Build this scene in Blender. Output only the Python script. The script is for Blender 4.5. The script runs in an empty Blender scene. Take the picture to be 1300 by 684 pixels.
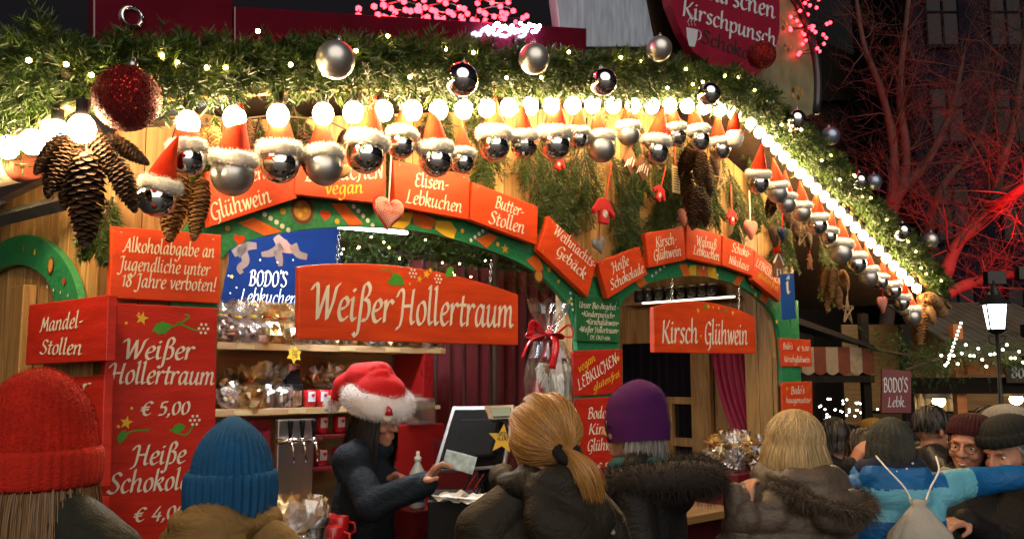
import bpy, bmesh, math, random
import numpy as np
from mathutils import Vector, Matrix, Euler

random.seed(7); RNG = np.random.default_rng(11)
SC = bpy.context.scene
COL = SC.collection
rad = math.radians

# ------------------------------------------------------------------ camera
FPX, CXP, CYP, HORIZON = 1150.0, 650.0, 342.0, 478.0
PITCH = math.atan((HORIZON - CYP) / FPX)
CAMZ = 1.75
cam_data = bpy.data.cameras.new('camera'); cam = bpy.data.objects.new('camera', cam_data); COL.objects.link(cam)
cam.location = (0, 0, CAMZ); cam.rotation_euler = (math.pi/2 + PITCH, 0, 0)
cam_data.sensor_width = 36.0; cam_data.lens = FPX / 1300.0 * 36.0
cam_data.clip_start = 0.05; cam_data.clip_end = 1000
SC.camera = cam

# ------------------------------------------------------------------ sky at nightfall, last glow behind the camera
world = bpy.data.worlds.new('World'); SC.world = world; world.use_nodes = True
nt = world.node_tree; nt.nodes.clear()
wo = nt.nodes.new('ShaderNodeOutputWorld'); bg = nt.nodes.new('ShaderNodeBackground'); sky = nt.nodes.new('ShaderNodeTexSky')
sky.sky_type = 'NISHITA'; sky.sun_disc = False
sky.sun_elevation = rad(-4.0); sky.sun_rotation = rad(190)
sky.air_density = 1.0; sky.dust_density = 2.0
hs = nt.nodes.new('ShaderNodeHueSaturation'); hs.inputs['Saturation'].default_value = 1.0; hs.inputs['Hue'].default_value = .62
nt.links.new(sky.outputs[0], hs.inputs['Color']); nt.links.new(hs.outputs[0], bg.inputs['Color'])
bg.inputs['Strength'].default_value = 0.3
nt.links.new(bg.outputs[0], wo.inputs['Surface'])
sun_d = bpy.data.lights.new('front_fill', 'SUN'); sun_d.energy = 1.05; sun_d.angle = rad(75); sun_d.color = (1.0, .86, .72)  # added soft front fill, standing for the stalls behind the camera
sun_o = bpy.data.objects.new('front_fill', sun_d); COL.objects.link(sun_o)
sun_o.rotation_euler = (rad(62), 0, rad(12))
SC.view_settings.view_transform = 'Standard'; SC.view_settings.look = 'None'
SC.view_settings.exposure = 1.0; SC.view_settings.gamma = 1.0
SC.cycles.max_bounces = 6; SC.cycles.diffuse_bounces = 3; SC.cycles.glossy_bounces = 3
SC.cycles.transparent_max_bounces = 12; SC.cycles.transmission_bounces = 5
SC.cycles.caustics_reflective = False; SC.cycles.caustics_refractive = False
SC.cycles.sample_clamp_indirect = 4.0
SC.cycles.use_denoising = True

# ------------------------------------------------------------------ pixel <-> place
_cp, _sp = math.cos(PITCH), math.sin(PITCH)
def ray(px, py):
    dx = (px - CXP)/FPX; dy = (CYP - py)/FPX
    return Vector((dx, _cp - dy*_sp, _sp + dy*_cp))
CAM = Vector((0, 0, CAMZ))
def D(px, py, depth):
    r = ray(px, py); return CAM + r*(depth/r.y)
def ppm(depth): return FPX/depth            # pixels per metre at a depth
# the stall: X along its front, Y into it, Z up; its front left corner at CORNER
ANG = math.atan2(.692, .722)
D1 = Vector((math.cos(ANG), math.sin(ANG), 0)); D2 = Vector((-math.sin(ANG), math.cos(ANG), 0))
CORNER = Vector((-1.308, 2.933, 0))
def W(s, y, z): return CORNER + D1*s + D2*y + Vector((0, 0, z))
def L(p):
    q = Vector(p) - CORNER; return (q.dot(D1), q.dot(D2), q.z)
def FP(px, py, off=0.0):                    # pixel on the plane 'off' metres out from the stall front -> (s, z)
    r = ray(px, py); p0 = CORNER - D2*off
    t = (p0 - CAM).dot(D2)/r.dot(D2); p = CAM + r*t
    s, y, z = L(p); return s, z
def SP(px, py, s=0.0):                      # pixel on the plane of the stall's left side -> (y, z)
    r = ray(px, py); p0 = CORNER + D1*s
    t = (p0 - CAM).dot(D1)/r.dot(D1); p = CAM + r*t
    a, y, z = L(p); return y, z
def fscale(px, py, off=0.0):                # metres per pixel on that plane
    s, z = FP(px, py, off); s2, z2 = FP(px, py+4, off); return abs(z2-z)/4

# ------------------------------------------------------------------ materials
MATS = {}
def _new(name):
    m = bpy.data.materials.new(name); m.use_nodes = True
    n = m.node_tree; return m, n, n.nodes['Principled BSDF']
def mat(name, col, rough=.6, metal=0., noise=0., nscale=12., bump=0., bscale=60., spec=.5, stretch=None, emit=None, estr=0., rnd=0., sheen=0., coat=0., wrinkle=0., wear=None):
    if name in MATS: return MATS[name]
    m, n, b = _new(name)
    c = (*col, 1); b.inputs['Base Color'].default_value = c
    b.inputs['Roughness'].default_value = rough; b.inputs['Metallic'].default_value = metal
    b.inputs['Specular IOR Level'].default_value = spec
    if sheen: b.inputs['Sheen Weight'].default_value = sheen
    if coat: b.inputs['Coat Weight'].default_value = coat
    tc = n.nodes.new('ShaderNodeTexCoord'); src = tc.outputs['Object']
    if stretch:
        mp = n.nodes.new('ShaderNodeMapping'); mp.inputs['Scale'].default_value = stretch
        n.links.new(src, mp.inputs['Vector']); src = mp.outputs[0]
    cur = None
    if noise:
        t = n.nodes.new('ShaderNodeTexNoise'); t.inputs['Scale'].default_value = nscale; t.inputs['Detail'].default_value = 6
        n.links.new(src, t.inputs['Vector'])
        r = n.nodes.new('ShaderNodeMapRange'); r.inputs[1].default_value = .3; r.inputs[2].default_value = .7
        r.inputs[3].default_value = 1-noise; r.inputs[4].default_value = 1+noise
        n.links.new(t.outputs[0], r.inputs[0])
        mx = n.nodes.new('ShaderNodeMix'); mx.data_type = 'RGBA'; mx.blend_type = 'MULTIPLY'; mx.inputs[0].default_value = 1
        mx.inputs[6].default_value = c; n.links.new(r.outputs[0], mx.inputs[7]); cur = mx.outputs[2]
        rr = n.nodes.new('ShaderNodeMapRange'); rr.inputs[3].default_value = max(.02, rough-.12); rr.inputs[4].default_value = min(1, rough+.12)
        n.links.new(t.outputs[0], rr.inputs[0]); n.links.new(rr.outputs[0], b.inputs['Roughness'])
    if rnd:
        g = n.nodes.new('ShaderNodeNewGeometry'); r = n.nodes.new('ShaderNodeMapRange')
        r.inputs[3].default_value = 1-rnd; r.inputs[4].default_value = 1+rnd
        n.links.new(g.outputs['Random Per Island'], r.inputs[0])
        mx = n.nodes.new('ShaderNodeMix'); mx.data_type = 'RGBA'; mx.blend_type = 'MULTIPLY'; mx.inputs[0].default_value = 1
        if cur: n.links.new(cur, mx.inputs[6])
        else: mx.inputs[6].default_value = c
        n.links.new(r.outputs[0], mx.inputs[7]); cur = mx.outputs[2]
    if wear:
        t = n.nodes.new('ShaderNodeTexNoise'); t.inputs['Scale'].default_value = 11; t.inputs['Detail'].default_value = 12; t.inputs['Roughness'].default_value = .7
        n.links.new(tc.outputs['Object'], t.inputs['Vector'])
        r = n.nodes.new('ShaderNodeMapRange'); r.inputs[1].default_value = .66; r.inputs[2].default_value = .72; r.inputs[4].default_value = .75
        n.links.new(t.outputs[0], r.inputs[0])
        mx = n.nodes.new('ShaderNodeMix'); mx.data_type = 'RGBA'; n.links.new(r.outputs[0], mx.inputs[0])
        if cur: n.links.new(cur, mx.inputs[6])
        else: mx.inputs[6].default_value = c
        mx.inputs[7].default_value = (*wear, 1); cur = mx.outputs[2]
    if cur: n.links.new(cur, b.inputs['Base Color'])
    if bump:
        t = n.nodes.new('ShaderNodeTexNoise'); t.inputs['Scale'].default_value = bscale; t.inputs['Detail'].default_value = 5
        n.links.new(src, t.inputs['Vector'])
        bp = n.nodes.new('ShaderNodeBump'); bp.inputs['Strength'].default_value = bump; bp.inputs['Distance'].default_value = .01
        n.links.new(t.outputs[0], bp.inputs['Height']); n.links.new(bp.outputs[0], b.inputs['Normal'])
        if wrinkle:
            t2 = n.nodes.new('ShaderNodeTexNoise'); t2.inputs['Scale'].default_value = 16; t2.inputs['Detail'].default_value = 3; t2.inputs['Distortion'].default_value = 1.6
            mp2 = n.nodes.new('ShaderNodeMapping'); mp2.inputs['Scale'].default_value = (1, 1, 1.7); mp2.inputs['Rotation'].default_value = (.3, .5, 0)
            n.links.new(src, mp2.inputs['Vector']); n.links.new(mp2.outputs[0], t2.inputs['Vector'])
            b2 = n.nodes.new('ShaderNodeBump'); b2.inputs['Strength'].default_value = wrinkle; b2.inputs['Distance'].default_value = .03
            n.links.new(t2.outputs[0], b2.inputs['Height']); n.links.new(b2.outputs[0], bp.inputs['Normal'])
    if emit:
        b.inputs['Emission Color'].default_value = (*emit, 1); b.inputs['Emission Strength'].default_value = estr
    MATS[name] = m; return m
def wood(name, a, b_, scale=(2, 2, 30), rough=.55, bump=.15):
    """Grain runs along the axis with the small scale."""
    if name in MATS: return MATS[name]
    m, n, b = _new(name)
    tc = n.nodes.new('ShaderNodeTexCoord'); mp = n.nodes.new('ShaderNodeMapping'); mp.inputs['Scale'].default_value = scale
    n.links.new(tc.outputs['Object'], mp.inputs['Vector'])
    t = n.nodes.new('ShaderNodeTexNoise'); t.inputs['Scale'].default_value = 1.6; t.inputs['Detail'].default_value = 8; t.inputs['Distortion'].default_value = 1.2
    n.links.new(mp.outputs[0], t.inputs['Vector'])
    cr = n.nodes.new('ShaderNodeValToRGB'); cr.color_ramp.elements[0].position = .33; cr.color_ramp.elements[1].position = .68
    cr.color_ramp.elements[0].color = (*a, 1); cr.color_ramp.elements[1].color = (*b_, 1)
    n.links.new(t.outputs[0], cr.inputs[0])
    g = n.nodes.new('ShaderNodeNewGeometry'); r = n.nodes.new('ShaderNodeMapRange'); r.inputs[3].default_value = .75; r.inputs[4].default_value = 1.2
    n.links.new(g.outputs['Random Per Island'], r.inputs[0])
    mx = n.nodes.new('ShaderNodeMix'); mx.data_type = 'RGBA'; mx.blend_type = 'MULTIPLY'; mx.inputs[0].default_value = 1
    n.links.new(cr.outputs[0], mx.inputs[6]); n.links.new(r.outputs[0], mx.inputs[7]); n.links.new(mx.outputs[2], b.inputs['Base Color'])
    b.inputs['Roughness'].default_value = rough
    bp = n.nodes.new('ShaderNodeBump'); bp.inputs['Strength'].default_value = bump; bp.inputs['Distance'].default_value = .01
    n.links.new(t.outputs[0], bp.inputs['Height']); n.links.new(bp.outputs[0], b.inputs['Normal'])
    MATS[name] = m; return m
def glow(name, col, strength):
    if name in MATS: return MATS[name]
    m = bpy.data.materials.new(name); m.use_nodes = True; n = m.node_tree; n.nodes.clear()
    o = n.nodes.new('ShaderNodeOutputMaterial'); e = n.nodes.new('ShaderNodeEmission')
    e.inputs[0].default_value = (*col, 1); e.inputs[1].default_value = strength
    n.links.new(e.outputs[0], o.inputs[0]); MATS[name] = m; return m
def film(name, tint=(.9, .92, .95), clear=.72, rough=.12):
    """Crinkled clear foil: mostly see-through, with bright glints."""
    if name in MATS: return MATS[name]
    m = bpy.data.materials.new(name); m.use_nodes = True; n = m.node_tree; n.nodes.clear()
    o = n.nodes.new('ShaderNodeOutputMaterial'); tr = n.nodes.new('ShaderNodeBsdfTransparent'); gl = n.nodes.new('ShaderNodeBsdfGlossy')
    mx = n.nodes.new('ShaderNodeMixShader'); fr = n.nodes.new('ShaderNodeLayerWeight'); fr.inputs[0].default_value = .35
    r = n.nodes.new('ShaderNodeMapRange'); r.inputs[3].default_value = 1-clear; r.inputs[4].default_value = .9
    tr.inputs[0].default_value = (*tint, 1); gl.inputs[0].default_value = (*tint, 1); gl.inputs[1].default_value = rough
    n.links.new(fr.outputs['Facing'], r.inputs[0]); n.links.new(r.outputs[0], mx.inputs[0])
    n.links.new(tr.outputs[0], mx.inputs[1]); n.links.new(gl.outputs[0], mx.inputs[2]); n.links.new(mx.outputs[0], o.inputs[0])
    MATS[name] = m; return m

# ------------------------------------------------------------------ mesh collecting
class MB:
    def __init__(s): s.v = []; s.f = []; s.m = []
    def add(s, vs, fs, mi=0, M=None):
        o = len(s.v)
        if M is not None: vs = [M @ Vector(v) for v in vs]
        s.v += [tuple(v) for v in vs]; s.f += [tuple(i+o for i in f) for f in fs]; s.m += [mi]*len(fs); return s
    def box(s, c, d, mi=0, M=None):
        x, y, z = c; a, b, e = d[0]/2, d[1]/2, d[2]/2
        vs = [(x+i*a, y+j*b, z+k*e) for k in (-1, 1) for j in (-1, 1) for i in (-1, 1)]
        return s.add(vs, [(0,2,3,1),(4,5,7,6),(0,1,5,4),(2,6,7,3),(0,4,6,2),(1,3,7,5)], mi, M)
    def lathe(s, prof, seg=24, mi=0, M=None, ribs=0, ramp=0., sx=1., sy=1.):
        """prof: (r, z) bottom to top, closed with caps."""
        vs = []; fs = []
        for r, z in prof:
            for k in range(seg):
                a = 2*math.pi*k/seg; q = r*(1+ramp*math.cos(ribs*a)) if ribs else r
                vs.append((q*math.cos(a)*sx, q*math.sin(a)*sy, z))
        n = len(prof)
        for i in range(n-1):
            for k in range(seg):
                k2 = (k+1) % seg; fs.append((i*seg+k, i*seg+k2, (i+1)*seg+k2, (i+1)*seg+k))
        fs.append(tuple(range(seg-1, -1, -1))); fs.append(tuple((n-1)*seg+k for k in range(seg)))
        return s.add(vs, fs, mi, M)
    def sphere(s, c, r, seg=20, rings=12, mi=0, sc=(1,1,1), M=None):
        prof = [(r*math.sin(math.pi*i/rings) if 0 < i < rings else r*.004, -r*math.cos(math.pi*i/rings)) for i in range(rings+1)]
        T_ = Matrix.Translation(c) @ Matrix.Diagonal((*sc, 1))
        return s.lathe(prof, seg, mi, (M @ T_) if M is not None else T_)
    def tube(s, pts, rr, seg=8, mi=0, M=None, flat=1.):
        pts = [Vector(p) for p in pts]; n = len(pts)
        if not hasattr(rr, '__len__'): rr = [rr]*n
        vs = []; fs = []; ref = None
        for i, p in enumerate(pts):
            t = (pts[min(i+1, n-1)] - pts[max(i-1, 0)])
            t = t.normalized() if t.length > 1e-9 else Vector((0, 0, 1))
            if ref is None: ref = Vector((0, 0, 1)) if abs(t.z) < .9 else Vector((1, 0, 0))
            u = (ref - t*ref.dot(t)).normalized(); w = t.cross(u); ref = u
            for k in range(seg):
                a = 2*math.pi*k/seg; vs.append(p + u*(rr[i]*math.cos(a)*flat) + w*(rr[i]*math.sin(a)))
        for i in range(n-1):
            for k in range(seg):
                k2 = (k+1) % seg; fs.append((i*seg+k, i*seg+k2, (i+1)*seg+k2, (i+1)*seg+k))
        fs.append(tuple(range(seg-1, -1, -1))); fs.append(tuple((n-1)*seg+k for k in range(seg)))
        return s.add(vs, fs, mi, M)
    def slab(s, poly, y0, y1, mi=0, M=None):
        """polygon in XZ (seen from -Y counter-clockwise), thickness y0..y1."""
        n = len(poly); vs = [(x, y0, z) for x, z in poly] + [(x, y1, z) for x, z in poly]
        fs = [tuple(range(n)), tuple(range(2*n-1, n-1, -1))] + [(i, i+n, (i+1) % n + n, (i+1) % n) for i in range(n)]
        return s.add(vs, fs, mi, M)
    def strip(s, lo, hi, y0, y1, mi=0, M=None):
        """a band in XZ between two equally long polylines with thickness."""
        n = len(lo); vs = []; fs = []
        for (a, b), (c, d) in zip(lo, hi): vs += [(a, y0, b), (c, y0, d), (c, y1, d), (a, y1, b)]
        for i in range(n-1):
            for k in range(4):
                k2 = (k+1) % 4; fs.append((i*4+k, (i+1)*4+k, (i+1)*4+k2, i*4+k2))
        fs.append((0, 1, 2, 3)); e = (n-1)*4; fs.append((e+3, e+2, e+1, e))
        return s.add(vs, fs, mi, M)
    def mesh(s, name, mats, smooth=False):
        me = bpy.data.meshes.new(name); me.from_pydata(s.v, [], s.f)
        for m in (mats if isinstance(mats, (list, tuple)) else [mats]): me.materials.append(m)
        if any(s.m): me.polygons.foreach_set('material_index', s.m)
        if smooth: me.polygons.foreach_set('use_smooth', [True]*len(s.f))
        me.validate(); me.update(); return me
def fixnorm(me):
    b = bmesh.new(); b.from_mesh(me); bmesh.ops.recalc_face_normals(b, faces=b.faces); b.to_mesh(me); b.free()

# ------------------------------------------------------------------ things and parts
def tag(o, label=None, cat=None, group=None, kind=None):
    if label: o['label'] = label
    if cat: o['category'] = cat
    if group: o['group'] = group
    if kind: o['kind'] = kind
    return o
def thing(name, label, cat, loc=(0, 0, 0), rz=0., group=None, kind=None, rot=None):
    o = bpy.data.objects.new(name, None); o.empty_display_size = .05; COL.objects.link(o)
    o.location = loc; o.rotation_euler = rot if rot else (0, 0, rz)
    return tag(o, label, cat, group, kind)
def part(name, mb, mats, parent=None, smooth=False, bevel=0., loc=None, rot=None, norm=True):
    me = mb.mesh(name, mats, smooth) if isinstance(mb, MB) else mb
    if norm: fixnorm(me)
    o = bpy.data.objects.new(name, me); COL.objects.link(o)
    if parent: o.parent = parent
    if loc: o.location = loc
    if rot: o.rotation_euler = rot
    if bevel:
        md = o.modifiers.new('bevel', 'BEVEL'); md.width = bevel; md.segments = 2; md.limit_method = 'ANGLE'
    return o
def solo(name, mb, mats, label, cat, loc=(0, 0, 0), rz=0., group=None, smooth=False, bevel=0., rot=None, kind=None, norm=True):
    o = part(name, mb, mats, None, smooth, bevel, loc, rot if rot else (0, 0, rz), norm)
    return tag(o, label, cat, group, kind)
def copy_thing(root, loc=None, rot=None, scale=None, label=None, group=None):
    r = root.copy(); COL.objects.link(r)
    if loc is not None: r.location = loc
    if rot is not None: r.rotation_euler = rot
    if scale is not None: r.scale = (scale,)*3
    if label: r['label'] = label
    if group: r['group'] = group
    for ch in [c for c in root.children]:
        c = ch.copy(); COL.objects.link(c); c.parent = r
        for g in [x for x in ch.children]:
            d = g.copy(); COL.objects.link(d); d.parent = c
    return r
ORD = ['first','second','third','fourth','fifth','sixth','seventh','eighth','ninth','tenth','eleventh','twelfth','thirteenth','fourteenth','fifteenth','sixteenth','seventeenth','eighteenth','nineteenth','twentieth','twenty-first','twenty-second','twenty-third','twenty-fourth','twenty-fifth','twenty-sixth','twenty-seventh','twenty-eighth','twenty-ninth','thirtieth']

def catmull(pts, n=6):
    P = [np.array(p, float) for p in pts]
    if len(P) == 2: return [tuple(P[0]*(1-t)+P[1]*t) for t in np.linspace(0, 1, n)]
    Q = [2*P[0]-P[1]] + P + [2*P[-1]-P[-2]]; out = []
    for i in range(1, len(Q)-2):
        a, b, c, d = Q[i-1:i+3]
        for t in np.linspace(0, 1, n, endpoint=False):
            out.append(tuple(.5*((2*b)+(-a+c)*t+(2*a-5*b+4*c-d)*t*t+(-a+3*b-3*c+d)*t**3)))
    out.append(tuple(P[-1])); return out

# ------------------------------------------------------------------ one continuous surface out of rounded solids
def organic(name, prims, voxel, mats, parent=None, smooth=4, fold=None, loc=None, rot=None):
    """prims: ('cap', p0, p1, r0, r1[, (sx,sy,sz)]) tapered limbs, ('ell', c, (rx,ry,rz)[, euler]) rounded masses,
    ('loft', [(cx,cy,z,rx,ry), ...]) stacked ovals."""
    mb = MB()
    for p in prims:
        if p[0] == 'ell':
            R = Euler(p[3]).to_matrix().to_4x4() if len(p) > 3 else Matrix.Identity(4)
            mb.sphere((0, 0, 0), 1, 18, 12, M=Matrix.Translation(p[1]) @ R @ Matrix.Diagonal((*p[2], 1)))
        elif p[0] == 'cap':
            a, b = Vector(p[1]), Vector(p[2]); r0, r1 = p[3], p[4]; ax = b-a; ln = ax.length
            q = ax.to_track_quat('Z', 'Y').to_matrix().to_4x4() if ln > 1e-6 else Matrix.Identity(4)
            prof = [(max(r0*math.sin(t), r0*.02), -r0*math.cos(t)) for t in np.linspace(0, math.pi/2, 5)] + \
                   [(max(r1*math.cos(t), r1*.02), ln+r1*math.sin(t)) for t in np.linspace(0, math.pi/2, 5)]
            mb.lathe(prof, 14, M=Matrix.Translation(a) @ q)
        elif p[0] == 'loft':
            vs = []; fs = []; seg = 24; rows = p[1]
            for (cx, cy, z, rx, ry) in rows:
                for k in range(seg):
                    t = 2*math.pi*k/seg; vs.append((cx+rx*math.cos(t), cy+ry*math.sin(t), z))
            for i in range(len(rows)-1):
                for k in range(seg):
                    k2 = (k+1) % seg; fs.append((i*seg+k, i*seg+k2, (i+1)*seg+k2, (i+1)*seg+k))
            fs.append(tuple(range(seg-1, -1, -1))); fs.append(tuple((len(rows)-1)*seg+k for k in range(seg)))
            mb.add(vs, fs)
    me = mb.mesh('tmp', []); fixnorm(me)
    o = bpy.data.objects.new('tmp', me); COL.objects.link(o)
    md = o.modifiers.new('r', 'REMESH'); md.mode = 'VOXEL'; md.voxel_size = voxel; md.use_smooth_shade = True
    if smooth:
        ms = o.modifiers.new('s', 'SMOOTH'); ms.factor = .5; ms.iterations = smooth
    dg = bpy.context.evaluated_depsgraph_get()
    new = bpy.data.meshes.new_from_object(o.evaluated_get(dg)); bpy.data.objects.remove(o); bpy.data.meshes.remove(me)
    new.name = name
    if fold:
        n = len(new.vertices); co = np.empty(n*3); nr = np.empty(n*3)
        new.vertices.foreach_get('co', co); new.vertices.foreach_get('normal', nr)
        co = co.reshape(-1, 3); nr = nr.reshape(-1, 3)
        co = co + nr*fold(co)[:, None]; new.vertices.foreach_set('co', co.ravel()); new.update()
    for m in (mats if isinstance(mats, (list, tuple)) else [mats]): new.materials.append(m)
    new.polygons.foreach_set('use_smooth', [True]*len(new.polygons))
    ob = bpy.data.objects.new(name, new); COL.objects.link(ob)
    if parent: ob.parent = parent
    if loc: ob.location = loc
    if rot: ob.rotation_euler = rot
    return ob
def wave_noise(seed, k=9, lo=8, hi=30):
    """a smooth random field made of plane waves"""
    r = np.random.default_rng(seed); dirs = r.normal(size=(k, 3)); dirs /= np.linalg.norm(dirs, axis=1)[:, None]
    fr = r.uniform(lo, hi, k); ph = r.uniform(0, 6.28, k)
    return lambda co: sum(np.sin(co@dirs[i]*fr[i]+ph[i])*(lo/fr[i])**.7 for i in range(k))/k**.5
def cloth_folds(amp=.006, seed=1, lo=9, hi=34):
    """soft billows crossed by sharper creases"""
    f = wave_noise(seed, 9, lo, hi); g_ = wave_noise(seed+50, 5, lo*.8, lo*1.8); h_ = wave_noise(seed+90, 6, hi*.9, hi*1.6)
    def fn(co):
        ridge = np.clip(1-np.abs(g_(co)*1.6), 0, 1)**2.2; ridge2 = np.clip(1-np.abs(f(co)*1.7), 0, 1)**2.5
        return amp*(.45+.7*f(co)-1.0*ridge-.7*ridge2*(.5+.5*np.tanh(g_(co)*2))+.16*h_(co))
    return fn
def surface_points(me, n, rng=RNG, mask=None):
    vs = np.empty(len(me.vertices)*3); me.vertices.foreach_get('co', vs); vs = vs.reshape(-1, 3)
    me.calc_loop_triangles(); t = np.empty(len(me.loop_triangles)*3, int); me.loop_triangles.foreach_get('vertices', t); t = t.reshape(-1, 3)
    a, b, c = vs[t[:, 0]], vs[t[:, 1]], vs[t[:, 2]]
    if mask is not None:
        k = mask((a+b+c)/3); a, b, c = a[k], b[k], c[k]
    nn = np.cross(b-a, c-a); ar = np.linalg.norm(nn, axis=1)
    i = rng.choice(len(a), n, p=ar/ar.sum()); u, v = rng.random(n), rng.random(n); fl = u+v > 1; u[fl] = 1-u[fl]; v[fl] = 1-v[fl]
    p = a[i]+(b[i]-a[i])*u[:, None]+(c[i]-a[i])*v[:, None]; nr = nn[i]/np.maximum(ar[i], 1e-12)[:, None]
    return p, nr
def raw_mesh(name, verts, faces, mats, smooth=False):
    me = bpy.data.meshes.new(name)
    nv, nf = len(verts), len(faces); k = faces.shape[1]
    me.vertices.add(nv); me.vertices.foreach_set('co', np.asarray(verts, float).ravel())
    me.loops.add(nf*k); me.loops.foreach_set('vertex_index', faces.ravel().astype(np.int32))
    me.polygons.add(nf); me.polygons.foreach_set('loop_start', np.arange(0, nf*k, k, dtype=np.int32))
    if smooth: me.polygons.foreach_set('use_smooth', [True]*nf)
    for m in (mats if isinstance(mats, (list, tuple)) else [mats]): me.materials.append(m)
    me.update(calc_edges=True); me.validate(); return me
def strands(P, DIR, length, width, bend=None, steps=3, rng=RNG, taper=True):
    """thin curved ribbons from points P along DIR -> verts, quad faces"""
    n = len(P); DIR = DIR/np.maximum(np.linalg.norm(DIR, axis=1)[:, None], 1e-9)
    side = np.cross(DIR, rng.normal(size=(n, 3))); side /= np.maximum(np.linalg.norm(side, axis=1)[:, None], 1e-9)
    length = np.broadcast_to(length, (n,)); rows = []
    if bend is None: bend = np.zeros((n, 3))
    for i in range(steps+1):
        t = i/steps; c = P + DIR*(length*t)[:, None] + bend*(length*t*t)[:, None]
        w = width*((1-t*.92) if taper else 1.); rows += [c-side*w/2, c+side*w/2]
    V = np.stack(rows, 1).reshape(-1, 3); base = np.arange(n)*(2*(steps+1)); F = []
    for i in range(steps):
        F.append(np.stack([base+2*i, base+2*i+1, base+2*i+3, base+2*i+2], 1))
    return V, np.concatenate(F)
def merge(parts):
    V = []; F = []; o = 0
    for v, f in parts: V.append(v); F.append(f+o); o += len(v)
    return np.concatenate(V), np.concatenate(F)
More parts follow.
